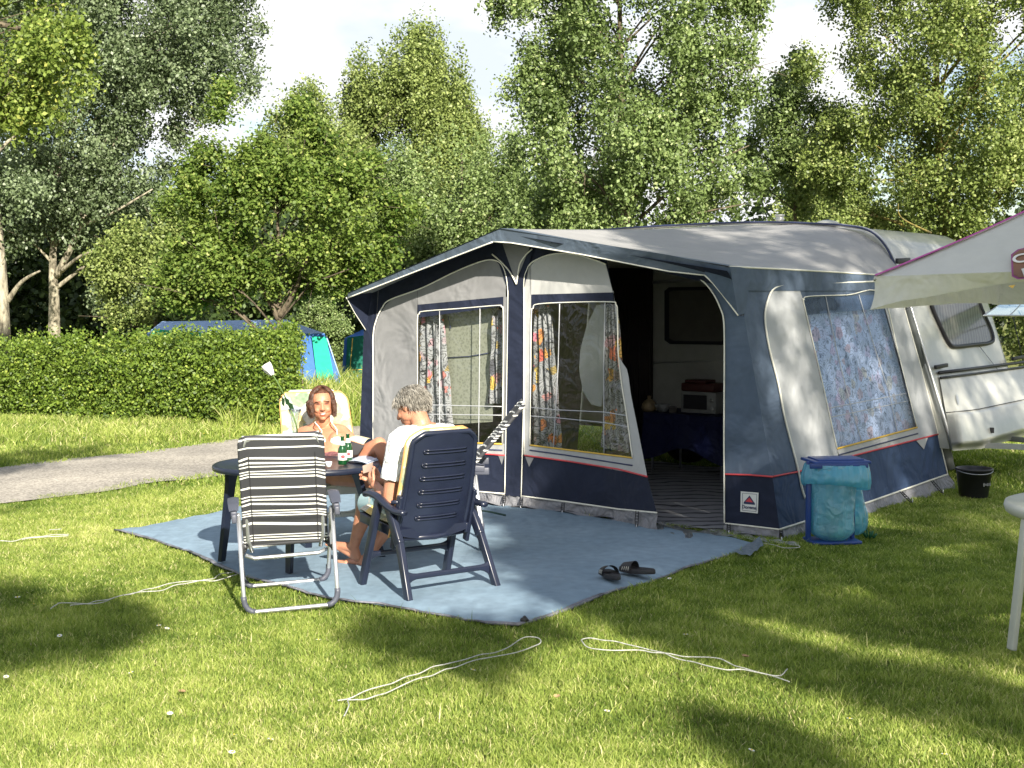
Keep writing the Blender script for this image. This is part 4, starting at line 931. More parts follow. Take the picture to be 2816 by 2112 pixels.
T_('poplar_tree', 'tall silvery green poplar with pale forked trunk rising behind the left half of the hedge',
   [(-60, -330), (740, -330), (722, 40), (738, 170), (700, 255), (640, 270), (560, 330), (480, 430), (470, 520), (560, 600), (560, 700), (470, 780), (380, 850), (330, 900), (250, 870), (255, 760), (215, 690), (160, 640), (60, 700), (-60, 640)],
   31, 320, .75, 2.6, 300, .105, LF_POP, BK_POP, 148, .17, (210, -250), 1, limbs=26, up=1.2, trunk_mid=P(150, 620, 31),
   extra=[([P(155, 760, 31), P(215, 640, 30.6), P(300, 430, 30.3), P(390, 250, 30.5)], .085, .03), ([P(222, 620, 30.6), P(300, 590, 30), P(420, 520, 29.8)], .05, .015), ([P(170, 745, 30.8), P(230, 700, 30.2), P(290, 690, 29.8)], .05, .015)])
T_('poplar_tree', 'poplar whose pale trunk stands at the far left edge behind the hedge',
   [(-420, -300), (60, -300), (150, 120), (150, 420), (110, 640), (60, 720), (0, 760), (-140, 800), (-420, 760)],
   27, 90, .75, 2.0, 300, .10, LF_POP, BK_POP, 4, .22, (-20, -200), 2, limbs=14, extra=[([P(20, 830, 27), P(60, 775, 26.8), P(110, 745, 26.6)], .06, .02)])
T_('birch_tree', 'yellow green tree with hanging leaves at the top left corner',
   [(-300, -300), (200, -300), (245, 60), (262, 220), (215, 320), (150, 350), (90, 300), (20, 350), (-80, 300), (-300, 360)],
   17, 60, .38, 1.0, 260, .085, LF_BIR, BK_BRN, -420, .14, (-330, -350), 3, limbs=10, hang=True, extra=[([P(-380, 100, 17), P(-150, 60, 17), P(40, 75, 17), P(150, 130, 17)], .07, .012), ([P(-360, -60, 17), P(-100, -130, 17), P(150, -80, 17)], .06, .012)])
T_('maple_tree', 'bright green maple with a thin dark forked trunk behind the right part of the hedge',
   [(570, 300), (610, 215), (655, 270), (700, 300), (740, 360), (800, 300), (825, 220), (850, 225), (870, 320), (930, 390), (1010, 420), (1090, 440), (1150, 560), (1140, 690), (1060, 760), (980, 800), (900, 810), (840, 830), (800, 810), (750, 830), (690, 820), (600, 855), (500, 850), (400, 860), (385, 790), (450, 740), (470, 640), (420, 560), (480, 480), (530, 400)],
   23, 160, .40, 1.9, 250, .095, LF_MAP, BK_BRN, 768, .09, (760, 420), 4, limbs=30, flat=.6, thr=.0, trunk_mid=P(768, 850, 23),
   extra=[([P(770, 870, 23), P(810, 800, 22.9), P(850, 700, 22.7)], .06, .02), ([P(766, 880, 23), P(720, 790, 22.9), P(660, 680, 22.7)], .05, .02), ([P(815, 790, 22.9), P(880, 770, 22.5), P(960, 740, 22.3)], .025, .008)])
T_('aspen_tree', 'tall feathery pale green tree standing against the clouds in the centre background',
   [(938, 260), (960, 190), (1000, 165), (1040, 120), (1100, 112), (1150, 92), (1195, 78), (1240, 130), (1285, 165), (1308, 250), (1300, 330), (1390, 420), (1420, 640), (1000, 660), (1010, 480), (960, 400), (945, 330)],
   46, 190, 1.0, 3.4, 300, .14, LF_FAR, BK_BRN, 1180, .22, (1180, 160), 5, limbs=20, up=1.9)
T_('aspen_tree', 'smaller feathery tree between the maple and the tall centre background tree',
   [(690, 420), (735, 330), (800, 290), (860, 262), (920, 320), (980, 390), (1040, 440), (1060, 640), (700, 660), (640, 520)],
   42, 110, .9, 2.6, 280, .13, LF_FAR, BK_BRN, 870, .18, (860, 330), 6, limbs=14, up=1.9)
T_('aspen_tree', 'leafy tree directly behind the peak of the awning roof',
   [(1010, 560), (1080, 420), (1200, 400), (1300, 350), (1380, 330), (1440, 420), (1470, 700), (1200, 760), (950, 800), (940, 700)],
   33, 130, .75, 2.2, 300, .105, LF_CTR, BK_BRN, 1260, .15, (1270, 420), 7, limbs=18, up=1.9)
T_('aspen_tree', 'big round leaved aspen rising behind the awning roof right of the clouds',
   [(1330, 30), (1335, -320), (2120, -320), (2100, 40), (2090, 130), (2120, 210), (2060, 290), (2010, 330), (2080, 420), (2120, 520), (2040, 560), (2000, 680), (1740, 720), (1400, 720), (1380, 600), (1420, 480), (1375, 380), (1410, 290), (1375, 235), (1450, 170), (1360, 90)],
   22, 215, .50, 1.9, 330, .085, LF_CTR, BK_BRN, 1745, .14, (1700, -250), 8, limbs=34, up=1.3, thr=-.05, extra=[([P(1760, 600, 22), P(1900, 480, 21.6), P(2060, 400, 21.5)], .035, .008), ([P(1750, 640, 22), P(1860, 600, 21.6), P(2050, 560, 21.5)], .03, .008)])
T_('willow_tree', 'large yellowish green tree filling the top right above the parasol',
   [(2170, 200), (2210, 120), (2270, 60), (2260, -320), (3150, -320), (3150, 760), (2480, 720), (2390, 640), (2330, 580), (2220, 520), (2150, 440), (2240, 400), (2270, 330), (2220, 280)],
   23, 301, .50, 2.1, 330, .080, LF_RGT, BK_YEL, 2640, .16, (2560, -250), 9, limbs=44, up=1.35,
   extra=[([P(2560, 640, 22), P(2480, 600, 21.2), P(2470, 560, 21)], .018, .005)])
T_('willow_tree', 'dark leaved tree overlapping the gap between the two big right hand trees',
   [(2060, 330), (2110, 250), (2170, 160), (2210, 120), (2240, 220), (2330, 300), (2360, 420), (2300, 560), (2200, 600), (2140, 540), (2070, 560), (2030, 440)],
   25, 60, .42, 1.2, 260, .085, LF_CTR, BK_BRN, 2210, .09, (2180, 300), 10, limbs=14)
T_('round_tree', 'small distant round tree above the caravan roof flue',
   [(2120, 640), (2140, 560), (2200, 510), (2270, 500), (2350, 540), (2420, 600), (2520, 660), (2120, 690)],
   38, 60, .8, 1.8, 260, .12, LF_FAR, BK_BRN, 2260, .14, (2260, 560), 11, limbs=8)
T_('round_tree', 'dark green tree between poplar trunks and maple behind the hedge',
   [(330, 620), (430, 560), (560, 600), (600, 720), (560, 880), (300, 900), (280, 800), (240, 740), (280, 680)],
   27, 80, .5, 1.4, 260, .095, LF_FAR, BK_BRN, 430, .1, (430, 640), 12, limbs=10)
T_('shrub_tree', 'light green shrub rising behind the blue and green tent',
   [(820, 860), (880, 800), (930, 820), (960, 900), (950, 990), (900, 1010), (830, 960)], 29.5, 40, .32, .8, 240, .07, LF_CTR, BK_BRN, 900, .05, (890, 850), 13, limbs=6)
T_('shrub_tree', 'green bush at the right edge beyond the caravan front',
   [(2770, 760), (2850, 720), (3000, 740), (3050, 1000), (2780, 1010), (2765, 900)], 26, 50, .5, 1.0, 240, .09, LF_RGT, BK_BRN, 2880, .06, (2880, 780), 14, limbs=6)
# the far wood closing the view
rs = np.random.RandomState(44); cl = []
for _ in range(620):
    x = rs.uniform(-34, 34); y = 50 + rs.uniform(0, 5) - abs(x) * .25; cl.append((x, y, rs.uniform(0.3, 4.6 + 1.6 * math.sin(x * .7)), rs.uniform(.9, 1.6)))
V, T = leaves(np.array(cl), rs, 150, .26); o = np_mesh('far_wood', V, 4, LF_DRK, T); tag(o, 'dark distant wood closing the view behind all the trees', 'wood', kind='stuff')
rs = np.random.RandomState(45); cl = []
for _ in range(230):
    x = rs.uniform(-17.5, 2.0); y = 36 + rs.uniform(0, 4); cl.append((x, y, rs.uniform(0.2, 3.4 if x > -9 else 4.2), rs.uniform(.7, 1.2)))
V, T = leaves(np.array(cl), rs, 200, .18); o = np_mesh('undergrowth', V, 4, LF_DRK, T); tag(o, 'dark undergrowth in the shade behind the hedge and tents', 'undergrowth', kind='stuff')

# ---- hedge
hb = [G(-260, 1150), G(0, 1155), G(200, 1158), G(407, 1164), G(588, 1173), G(722, 1182), G(800, 1180)]
ht = 1.05
t_ = thing('hedge', 'long clipped green hedge on the far side of the gravel road', 'hedge', hb[3])
rs = np.random.RandomState(21); cl = []
q = spline(hb, 12)
for i in range(1500):
    k = rs.uniform(0, len(q) - 1.001); p = q[int(k)].lerp(q[int(k) + 1], k % 1); u = k / len(q); th_ = 1.25
    h_ = .83 + .20 * u - .05 + 0.05 * math.sin(k * .9) + .09 * mnoise.noise(Vector((k * .8, 0, 0)))
    d_ = rs.uniform(0, th_); edge = rs.uniform(0, 1) < .62
    if edge: d_ = rs.uniform(0, .12) if rs.uniform() < .6 else d_; z = rs.uniform(.05, h_) if d_ < .12 else h_ - rs.uniform(0, .1)
    else: z = rs.uniform(.1, h_)
    dep_ = Vector((-.13, 1, 0)); cl.append((p.x + dep_.x * (d_ + .12), p.y + dep_.y * (d_ + .12), z, rs.uniform(.08, .2) * (1 + .5 * mnoise.noise(Vector((p.x * 3, z * 3, 1))))))
V, T = leaves(np.array(cl), rs, 90, .040); np_mesh('foliage', V, 4, LF_HDG, T, t_)
cl = np.array([(*(q[min(len(q) - 1, int(k))] + Vector((-.1, rs.uniform(.2, 1.3), 0))).xy, .86 + .20 * k / len(q) + rs.uniform(0, .16), .06) for k in rs.uniform(0, len(q), 420)])
cl[:, 2] += np.where(rs.uniform(0, 1, len(cl)) < .25, .10, 0)
V, T = leaves(cl, rs, 45, .042); np_mesh('top_shoots', V, 4, LF_HDG, T, t_)
mb = MB()
for i in range(90):
    p = q[min(len(q) - 1, int(i * len(q) / 90))] + Vector((0, .35 + rs.uniform(0, .5), 0)); mb.tube([p, p + Vector((rs.uniform(-.1, .1), rs.uniform(-.1, .1), .5)), p + Vector((rs.uniform(-.2, .2), rs.uniform(-.2, .2), .8))], [.015, .012, .005], 5)
mb.build('stems', BK_BRN, t_)

# ---- the two blue and green tents
TQ = fabric('turquoise_cloth', (0.02, 0.42, 0.28), .8, .06, .4, 2.0); TB_ = fabric('tent_blue_cloth', (0.06, 0.16, 0.45), .8, .08, .4, 2.0); TR_ = fabric('tent_roof_blue', (0.32, 0.45, 0.70), .7, .08, .4, 2.0); TGD = fabric('tent_dark_green', (0.012, 0.14, 0.10), .8, .1, .4, 2.0)
def tent(name, label, Y, o_):
    """o_ : px of roof ridge l/r, eave l/r, bottom"""
    t = thing(name, label, 'tent', (P(o_['mid'], 1000, Y).x, Y, 0)); return t
Y1 = 24.0
tt = thing('frame_tent', 'blue roofed turquoise frame tent half hidden by the end of the hedge', 'tent', (P(700, 1000, Y1).x, Y1, 0))
ridge = [P(445, 884, Y1 + 1.6), P(787, 879, Y1 + 1.0)]; ev = [P(402, 918, Y1 + .4), P(893, 917, Y1)]
rear = [P(430, 905, Y1 + 3.4), P(840, 905, Y1 + 3.4)]
def qd(mb, a, b, c, d, n=6, sag=0.02): return mb.grid(lambda u, v: a.lerp(b, u).lerp(d.lerp(c, u), v) - Vector((0, 0, sag * math.sin(math.pi * u) * math.sin(math.pi * v))), n, n)
mb = MB(); qd(mb, ridge[0], ridge[1], ev[1], ev[0]); qd(mb, ridge[0], ridge[1], rear[1], rear[0]); mb.build('roof', TR_, tt)
bl, br = Vector((P(380, 1000, Y1 + .3).x, Y1 + .3, 0)), Vector((P(947, 1000, Y1 - .1).x, Y1 - .1, 0)); rbr = Vector((rear[1].x + .5, rear[1].y, 0)); rbl = Vector((rear[0].x - .2, rear[0].y, 0))
mb = MB(); qd(mb, ev[0], ev[1], br, bl); qd(mb, ev[1], rear[1], rbr, br); qd(mb, ridge[1], ev[1], rear[1], ridge[1]); qd(mb, ev[0], rear[0], rbl, bl); qd(mb, rear[0], rear[1], rbr, rbl); mb.build('wall', TB_, tt)
f = lambda x, y: P(x, y, Y1 - .06)
mb = MB(); qd(mb, f(858, 926), f(897, 926), f(919, 1040), f(872, 1043), sag=0); mb.build('wall_panel', TQ, tt); mb = MB(); qd(mb, f(420, 905), f(700, 925), f(700, 1040), f(400, 1040), sag=0); mb.build('wall_panel', TQ, tt)
mb = MB(); mb.tube([f(897, 924), f(945, 1068)], .012, 5); mb.build('piping', TR_, tt)
Y2 = 26.5
tt = thing('frame_tent', 'blue and dark green tent just left of the awning edge', 'tent', (P(1010, 1000, Y2).x, Y2, 0))
mb = MB(); a, b_, c, d = P(1000, 905, Y2 + .1), P(1120, 880, Y2 + .8), P(1150, 915, Y2), P(947, 930, Y2); qd(mb, a, b_, c, d); qd(mb, a, b_, P(1140, 900, Y2 + 2.5), P(980, 915, Y2 + 2.5)); mb.build('roof', TB_, tt)
g0 = lambda x, y=0: Vector((P(x, 1000, Y2).x, Y2 + y, 0))
mb = MB(); qd(mb, d, c, g0(1165), g0(938), sag=0); qd(mb, c, P(1140, 900, Y2 + 2.5), g0(1165, 2.5), g0(1165), sag=0); qd(mb, d, P(980, 915, Y2 + 2.5), g0(960, 2.5), g0(938), sag=0); mb.build('wall', TB_, tt)
f = lambda x, y: P(x, y, Y2 - .04)
mb = MB(); qd(mb, f(955, 928), f(1080, 912), f(1080, 1022), f(950, 1030), sag=0); mb.build('wall_panel', TGD, tt)
mb = MB(); mb.tube([f(970, 930), f(962, 1018), f(1060, 1012)], .01, 5); mb.build('zip', YELT, tt)

# ---- trees behind the photographer: their crowns throw the dappled shade
def shade_at(gx, gy, h): return Vector((gx, gy, 0)) + S2 * (h / S2.z)
SHADE = [  # ground spot, crown height, radius, elongation along the sun's track
 (1.9, 7.2, 6.0, .55), (2.6, 7.6, 6.3, .6), (3.2, 8.4, 6.6, .7), (2.3, 8.3, 6.5, .45), (2.9, 9.2, 6.8, .6), (1.5, 8.0, 6.0, .35), (3.9, 9.6, 6.9, .7),
]
# ================================================================== GROUNDSHEET, ROPES, FURNITURE
m, t, b = nodes('blue_groundsheet'); co = objco(t)
a1 = N(t, 'ShaderNodeTexNoise', {'Vector': co, 'Scale': 1.1, 'Detail': 6.0, 'Distortion': .5}); a2 = N(t, 'ShaderNodeTexNoise', {'Vector': co, 'Scale': 160.0, 'Detail': 2.0}); a3 = N(t, 'ShaderNodeTexNoise', {'Vector': co, 'Scale': 14.0, 'Detail': 6.0})
c1 = ramp(t, a1.outputs['Fac'], [(.3, (0.175, 0.255, 0.33)), (.7, (0.22, 0.305, 0.385))]); c2 = ramp(t, a3.outputs['Fac'], [(.3, (.86, .86, .86)), (.7, (1.08, 1.08, 1.08))])
t.links.new(mixc(t, 1, c1, c2, 'MULTIPLY'), b.inputs['Base Color']); b.inputs['Roughness'].default_value = .8
wz = N(t, 'ShaderNodeTexNoise', {'Vector': objco(t, (1, .35, 1)), 'Scale': 3.0, 'Detail': 3.0}); bq_ = N(t, 'ShaderNodeBump', {'Height': wz.outputs['Fac'], 'Strength': 1.0, 'Distance': .06}); b2 = N(t, 'ShaderNodeBump', {'Height': a2.outputs['Fac'], 'Strength': .2, 'Distance': .003, 'Normal': bq_.outputs[0]}); t.links.new(b2.outputs[0], b.inputs['Normal'])
def rugz(x, y):
    return max(hgt(x, y), -0.02) * .6 + 0.012 + 0.010 * mnoise.noise(Vector((x * 1.4, y * 2.2, 0))) + 0.004 * mnoise.noise(Vector((x * 6, y * 9, 2)))
bm = bmesh.new(); vv = [bm.verts.new((x, y, 0)) for x, y in RUG]; fc = bm.faces.new(vv)
geo = bmesh.ops.triangulate(bm, faces=[fc])
x0, x1, y0, y1 = -3.1, 2.3, 7.3, 13.2
for k in np.arange(x0, x1, .09): bmesh.ops.bisect_plane(bm, geom=list(bm.verts) + list(bm.edges) + list(bm.faces), plane_co=(k, 0, 0), plane_no=(1, 0, 0))
for k in np.arange(y0, y1, .09): bmesh.ops.bisect_plane(bm, geom=list(bm.verts) + list(bm.edges) + list(bm.faces), plane_co=(0, k, 0), plane_no=(0, 1, 0))
xx = np.array([v.co.x for v in bm.verts]); yy = np.array([v.co.y for v in bm.verts]); ed = edgedist(xx, yy, RUG)
for v, e in zip(bm.verts, ed):
    v.co.z = rugz(v.co.x, v.co.y) - 0.012 * max(0, 1 - e / .1) + (0.012 * max(0, 1 - e / .2) * mnoise.noise(Vector((v.co.x * 8, v.co.y * 8, 5))))
for f_ in bm.faces: f_.smooth = True
me = bpy.data.meshes.new('groundsheet'); bm.to_mesh(me); bm.free(); me.materials.append(m)
rug = thing('groundsheet', 'large pale blue woven groundsheet spread on the grass before the awning', 'groundsheet', (-.5, 9.5, 0))
link(me, 'sheet', rug)
hem = MB(); n_ = len(RUGPX)
hp = []
for i in range(n_ - 1):
    for k in range(6): hp.append(Vector((RUG[i][0] + (RUG[i + 1][0] - RUG[i][0]) * k / 6, RUG[i][1] + (RUG[i + 1][1] - RUG[i][1]) * k / 6, 0)))
for i, p in enumerate(hp):
    p.z = rugz(p.x, p.y) - .006 + .007 * mnoise.noise(p * 9); p.x += .014 * mnoise.noise(p * 7 + Vector((3, 0, 0))); p.y += .014 * mnoise.noise(p * 7)
hem.tube(hp, [.009 + .011 * max(0, mnoise.noise(p * 3.3 + Vector((1, 5, 2)))) + (.006 if 60 < i < 84 else 0) for i, p in enumerate(hp)], 6, flat=.7)
hem.build('hem', simple('silver_hem', (0.17, 0.17, 0.20), .45, .5, 9.0, .6, 60.0), rug)
mb = MB()  # transparent flap folded by the door, right corner
def flp(u, v):
    p = G(*polyat([(1800, 1462), (1900, 1492), (1985, 1480), (2095, 1497), (2195, 1508)], u)); q_ = G(*polyat([(1815, 1440), (1900, 1466), (1995, 1466), (2100, 1488), (2198, 1500)], u)); r_ = p.lerp(q_, v)
    r_.z = .022 + .008 * math.sin(u * 26 + v * 5) * math.sin(v * 3) + .005 * math.sin(u * 61); return r_
mb.grid(flp, 60, 8); o = mb.build('plastic_sheet', film('clear_polythene', (.75, .78, .8), .8, .3, .8, 14, body=.55), None); tag(o, 'crumpled clear plastic strip lying along the awning doorway', 'plastic sheet')
GL = [(G(2015, 1520, .04)), G(2090, 1478, .05), G(2100, 1500, .04), G(2060, 1530, .04)]
mb = MB(); mb.grid(lambda u, v: GL[0].lerp(GL[1], u).lerp(GL[3].lerp(GL[2], u), v) + Vector((0, 0, .004 + .005 * math.sin(u * 15 + v * 9))), 14, 8); mb.build('folded_corner', film('frayed_corner', (.20, .27, .35), .97, .5, .8, 20, body=.95, fr=.2), rug)
PEGM = simple('dark_green_rod', (.01, .045, .03), .5)
p = [G(1308, 1402, .05), G(1350, 1408, .055), G(1390, 1417, .045)]; mb = MB(); mb.tube(p, .008, 6); o = mb.build('tent_peg', PEGM, None); tag(o, 'long dark green rod lying on the groundsheet behind the navy chair', 'rod')
c = G(1441, 1701, .03); mb = MB(); mb.ell(c - Vector((0, 0, .008)), (.022, .013, .016)); mb.tube([c + Vector((0, 0, .01)), c + Vector((.03, .02, -.03))], .01, 6); o = mb.build('corner_peg', BLACKP, None); tag(o, 'black peg head pinning the near corner of the blue groundsheet', 'peg')

# ---- guy lines on the lawn
ROPE = simple('white_rope', (0.50, 0.50, 0.46), .8, .25, 60, .5, 300)
ropes = [('white guy line lying on the lawn at the far left edge', [[(-60, 1494), (0, 1488), (40, 1485), (75, 1477), (110, 1473), (190, 1464)], [(60, 1482), (120, 1474), (188, 1471)], [(135, 1456), (168, 1450)]]),
 ('long doubled white guy line on the lawn running up to the striped chair', [[(139, 1673), (156, 1662), (170, 1658), (254, 1655), (290, 1652), (312, 1643), (350, 1632), (420, 1616), (480, 1602), (529, 1595), (590, 1598), (625, 1586), (651, 1578)], [(193, 1664), (240, 1655), (262, 1649), (300, 1647), (360, 1628), (430, 1622), (520, 1600), (580, 1592), (600, 1580), (640, 1568)]]),
 ('looped white guy line on the lawn below the corner of the groundsheet', [[(929, 1925), (985, 1908), (1044, 1888), (1100, 1868), (1153, 1849), (1205, 1828), (1255, 1814), (1330, 1799), (1380, 1784), (1438, 1757), (1470, 1753), (1486, 1758), (1482, 1768), (1444, 1787), (1370, 1803), (1288, 1817), (1220, 1842), (1153, 1864), (1090, 1890), (1017, 1919), (975, 1920), (956, 1922), (959, 1942), (946, 1963)]]),
 ('looped white guy line on the lawn nearest the flip flops', [[(2171, 1872), (2140, 1858), (2110, 1848), (2040, 1838), (1989, 1840), (1899, 1816), (1848, 1804), (1810, 1790), (1733, 1771), (1656, 1755), (1624, 1750), (1605, 1752), (1599, 1758), (1612, 1772), (1640, 1781), (1675, 1784), (1758, 1783), (1800, 1792), (1870, 1800), (1957, 1802), (2000, 1814), (2040, 1832), (2090, 1844), (2143, 1851), (2165, 1836)]]),
 ('short white rope end on the grass between awning corner and waste bag', [[(2080, 1490), (2120, 1497), (2160, 1505), (2198, 1506), (2192, 1499), (2170, 1496)]])]
for lab, ls in ropes:
    mb = MB()
    for l_ in ls:
        q = spline([Vector((x, y, 0)) for x, y in l_], 8); pp = []
        for i, v in enumerate(q):
            p = G(v.x, v.y, .03); p.z = max(.012, hgt(p.x, p.y)) + .012 + .014 * mnoise.noise(p * 7); p.y += .012 * mnoise.noise(p * 4); pp.append(p)
        mb.tube(pp, .0030, 6)
    o = mb.build('guy_line', ROPE, None); tag(o, lab, 'rope', 'loose guy lines lying on the lawn')

# ---- materials for the furniture
NAVP = simple('navy_plastic', (0.012, 0.016, 0.034), .3, .12, 8, spec=.6); WHTP = simple('white_plastic', (0.55, 0.56, 0.52), .35, .08, spec=.5)
DGP = simple('dark_grey_plastic', (0.07, 0.075, 0.10), .45, .1); ALUT = simple('aluminium_tube', (0.55, 0.56, 0.58), .32, .06, metal=.75); NTAB = simple('navy_table_plastic', (0.010, 0.014, 0.03), .35, .12, 8, spec=.5)
m, t, b = nodes('striped_textile')
at = N(t, 'ShaderNodeAttribute', attribute_name='tint'); co = at.outputs['Fac']
rs = random.Random(5); st = []; pos = 0.0; cur = []
pat = [(.012, 1), (.045, 0), (.010, 1), (.012, 0), (.008, 1), (.03, 0), (.009, 1), (.007, 0), (.009, 1), (.010, 0), (.009, 1), (.036, 0), (.009, 1), (.016, 0), (.010, 1), (.03, 0)]
# stripes in metres along the cloth: groups of thin white lines between broad charcoal bands
ph = math_(t, 'MULTIPLY', math_(t, 'FRACT', math_(t, 'DIVIDE', co, 0.232)), 1.0)
stops = []; x = 0.0
seq = [(.045, 1), (.19, 0), (.035, 1), (.045, 0), (.035, 1), (.045, 0), (.035, 1), (.12, 0), (.035, 1), (.05, 0), (.04, 1), (.05, 0), (.035, 1), (.24, 0)]
dk, wt = (0.036, 0.037, 0.042), (0.72, 0.72, 0.68); tot = sum(s[0] for s in seq)
for w_, c_ in seq: stops.append((x / tot, wt if c_ else dk)); x += w_
n_ = t.nodes.new('ShaderNodeValToRGB'); cr = n_.color_ramp; cr.interpolation = 'CONSTANT'
while len(cr.elements) < len(stops): cr.elements.new(.5)
for e_, (p_, c_) in zip(cr.elements, stops): e_.position = p_; e_.color = (*c_, 1)
t.links.new(ph, n_.inputs[0]); t.links.new(n_.outputs[0], b.inputs['Base Color']); b.inputs['Roughness'].default_value = .7
STRIPE = m
def floral(name, base=(0.60, 0.56, 0.42)):
    m, t, b = nodes(name); co = objco(t); dn = N(t, 'ShaderNodeTexNoise', {'Vector': co, 'Scale': 7.0, 'Detail': 3.0}); cd = mixc(t, .12, co, dn.outputs['Color'], 'ADD')
    v = N(t, 'ShaderNodeTexVoronoi', {'Vector': cd, 'Scale': 13.0})
    c = ramp(t, v.outputs['Color'], [(0, base), (.30, (.62, .58, .48)), (.40, (.70, .50, .14)), (.48, (.20, .28, .17)), (.58, (.56, .56, .48)), (.66, (.28, .36, .42)), (.76, (.66, .55, .25)), (.86, (.30, .33, .20)), (.95, base)])
    cr_ = N(t, 'ShaderNodeTexNoise', {'Vector': co, 'Scale': 40.0, 'Detail': 3.0}); c = mixc(t, 1, c, ramp(t, cr_.outputs['Fac'], [(.3, (.7, .7, .7)), (.6, (1.05, 1.05, 1.05))]), 'MULTIPLY')
    t.links.new(c, b.inputs['Base Color']); b.inputs['Roughness'].default_value = .85; return m
FLOR = floral('floral_cushion_cloth'); ORNG = simple('orange_cushion_trim', (.62, .32, .12), .8)

def tinted(o, fn):
    me = o.data; a = me.attributes.new('tint', 'FLOAT', 'POINT'); a.data.foreach_set('value', [fn(v.co) for v in me.vertices])

# ---- folding chair with striped textile (origin between rear feet, facing +y)
def striped_chair(label, loc, rz, roll=0.0, lean=0.0):
    t = thing('folding_chair', label, 'chair', loc, rot=(0, roll, rz), group='striped folding chairs')
    w = .262
    def loop(y, zt, ytop, name):     # U frame: two legs + bar on the ground
        mb = MB(); r_ = .06
        pts = [(-w, ytop, zt), (-w, y, .09)] + [(-w + r_ * (1 - math.cos(a)), y, .09 - .072 * math.sin(a)) for a in (.4, .8, 1.2)] + [(-w + r_, y, .018), (w - r_, y, .018)] + [(w - r_ * (1 - math.cos(a)), y, .09 - .072 * math.sin(a)) for a in (1.2, .8, .4)] + [(w, y, .09), (w, ytop, zt)]
        mb.tube(pts, .0125, 10); f = mb.build(name, ALUT, t, local=True)
        for s_ in (-1, 1):
            k = MB(); k.tube([(s_ * w, y, .11)] + [(s_ * (w - r_ * (1 - math.cos(a))), y, .09 - .072 * math.sin(a)) for a in (0, .4, .8, 1.2)] + [(s_ * (w - r_), y, .018)], .0165, 8); k.build('foot_cap', DGP, f, local=True)
    loop(0.0, .56, .06, 'rear_leg_frame'); loop(.70, .56, .10, 'front_leg_frame')
    yb, zb = .27 , .34; yt, zt = .02 - lean, .992; hw = .216
    # back frame
    mb = MB(); mb.tube([(-hw + .02, yb, zb - .03), (-hw, yb - .04, zb + .05)] + [(-hw, yb + (yt - yb) * k, zb + (zt - zb) * k) for k in (.3, .6, .9)] + [(-hw + .02, yt, zt - .01), (-hw + .06, yt, zt), (hw - .06, yt, zt), (hw - .02, yt, zt - .01)] + [(hw, yb + (yt - yb) * k, zb + (zt - zb) * k) for k in (.9, .6, .3)] + [(hw, yb - .04, zb + .05), (hw - .02, yb, zb - .03)], .0115, 8)
    mb.tube([(-hw - .02, yb + .01, zb - .05), (-hw + .03, yb, zb - .07), (hw - .03, yb, zb - .07), (hw + .02, yb + .01, zb - .05)], .012, 8)
    mb.build('back_frame', ALUT, t, local=True)
    # textile back, wrapped round the tubes and slightly sagging
    mb = MB()
    def bk(u, v):
        x_ = (u * 2 - 1); k = 1 - v; sag = -.025 * (1 - x_ * x_) * math.sin(math.pi * k)
        y_ = yb + (yt - yb) * k; z_ = zb + (zt - zb) * k; xx = x_ * (hw + .012); rr = .05
        if k > .94: xx *= 1 - .06 * ((k - .94) / .06) ** 2
        wr = .014 * math.sin(k * 60 + 3 * math.sin(u * 2.5)) * max(0, 1 - abs(k - .25) / .12) * (.4 + .6 * math.sin(u * 3))
        return Vector((xx, y_ + sag - .014 + wr * .35, z_ + .010 * math.sin(u * 2.2 + .5) + .01 * (1 - abs(x_)) * math.sin(k * 5) + wr * .2))
    mb.grid(bk, 24, 60); mb.grid(lambda u, v: bk(u, v) + Vector((0, .026, 0)), 24, 30)
    mb.tube([bk(u / 16, 0) + Vector((0, .013, 0)) for u in range(17)], .016, 8); mb.tube([bk(u / 16, 1) + Vector((0, .013, 0)) for u in range(17)], .016, 8)
    for u in (0, 1): mb.tube([bk(u, v / 20) + Vector((0, .013, 0)) for v in range(21)], .0145, 8)
    ob = mb.build('backrest', STRIPE, t, local=True)
    tinted(ob, lambda c: c.z * 1.0 + .012 * math.sin(c.x * 5) + .007 * math.sin(c.z * 47) + (.012 * max(0, (abs(c.x) - .19)) / .05) + 0.022 * c.x * max(0, 1 - abs(c.z - .5) / .12))
    for s_ in (-1, 1):
        k = MB(); k.grid(lambda u, v: (lambda p_: Vector((p_.x, p_.y - .004, p_.z)))(bk(.5 + s_ * (.40 + .012 * u) , .16 + .82 * v)), 2, 24); k.build('hem_band', simple('charcoal_hem', (.02, .02, .024), .8) if s_ < 0 else MATS['charcoal_hem'], ob, local=True)
    mb = MB(); mb.grid(lambda u, v: Vector(((u * 2 - 1) * .235, .27 + .42 * v, .355 + .07 * v - .03 * math.sin(math.pi * v) * math.sin(math.pi * u))), 12, 20); mb.grid(lambda u, v: Vector(((u * 2 - 1) * .235, .69 + .02 * math.sin(v * 3), .425 - .04 * v)), 12, 4)
    os_ = mb.build('seat', STRIPE, t, local=True); tinted(os_, lambda c: c.y)
    mb = MB()
    for s_ in (-1, 1): mb.tube([(s_ * .24, .25, .345), (s_ * .24, .5, .39), (s_ * .24, .70, .42)], .012, 8)
    mb.tube([(-.24, .70, .42), (.24, .70, .42)], .012, 8); mb.build('seat_frame', ALUT, t, local=True)
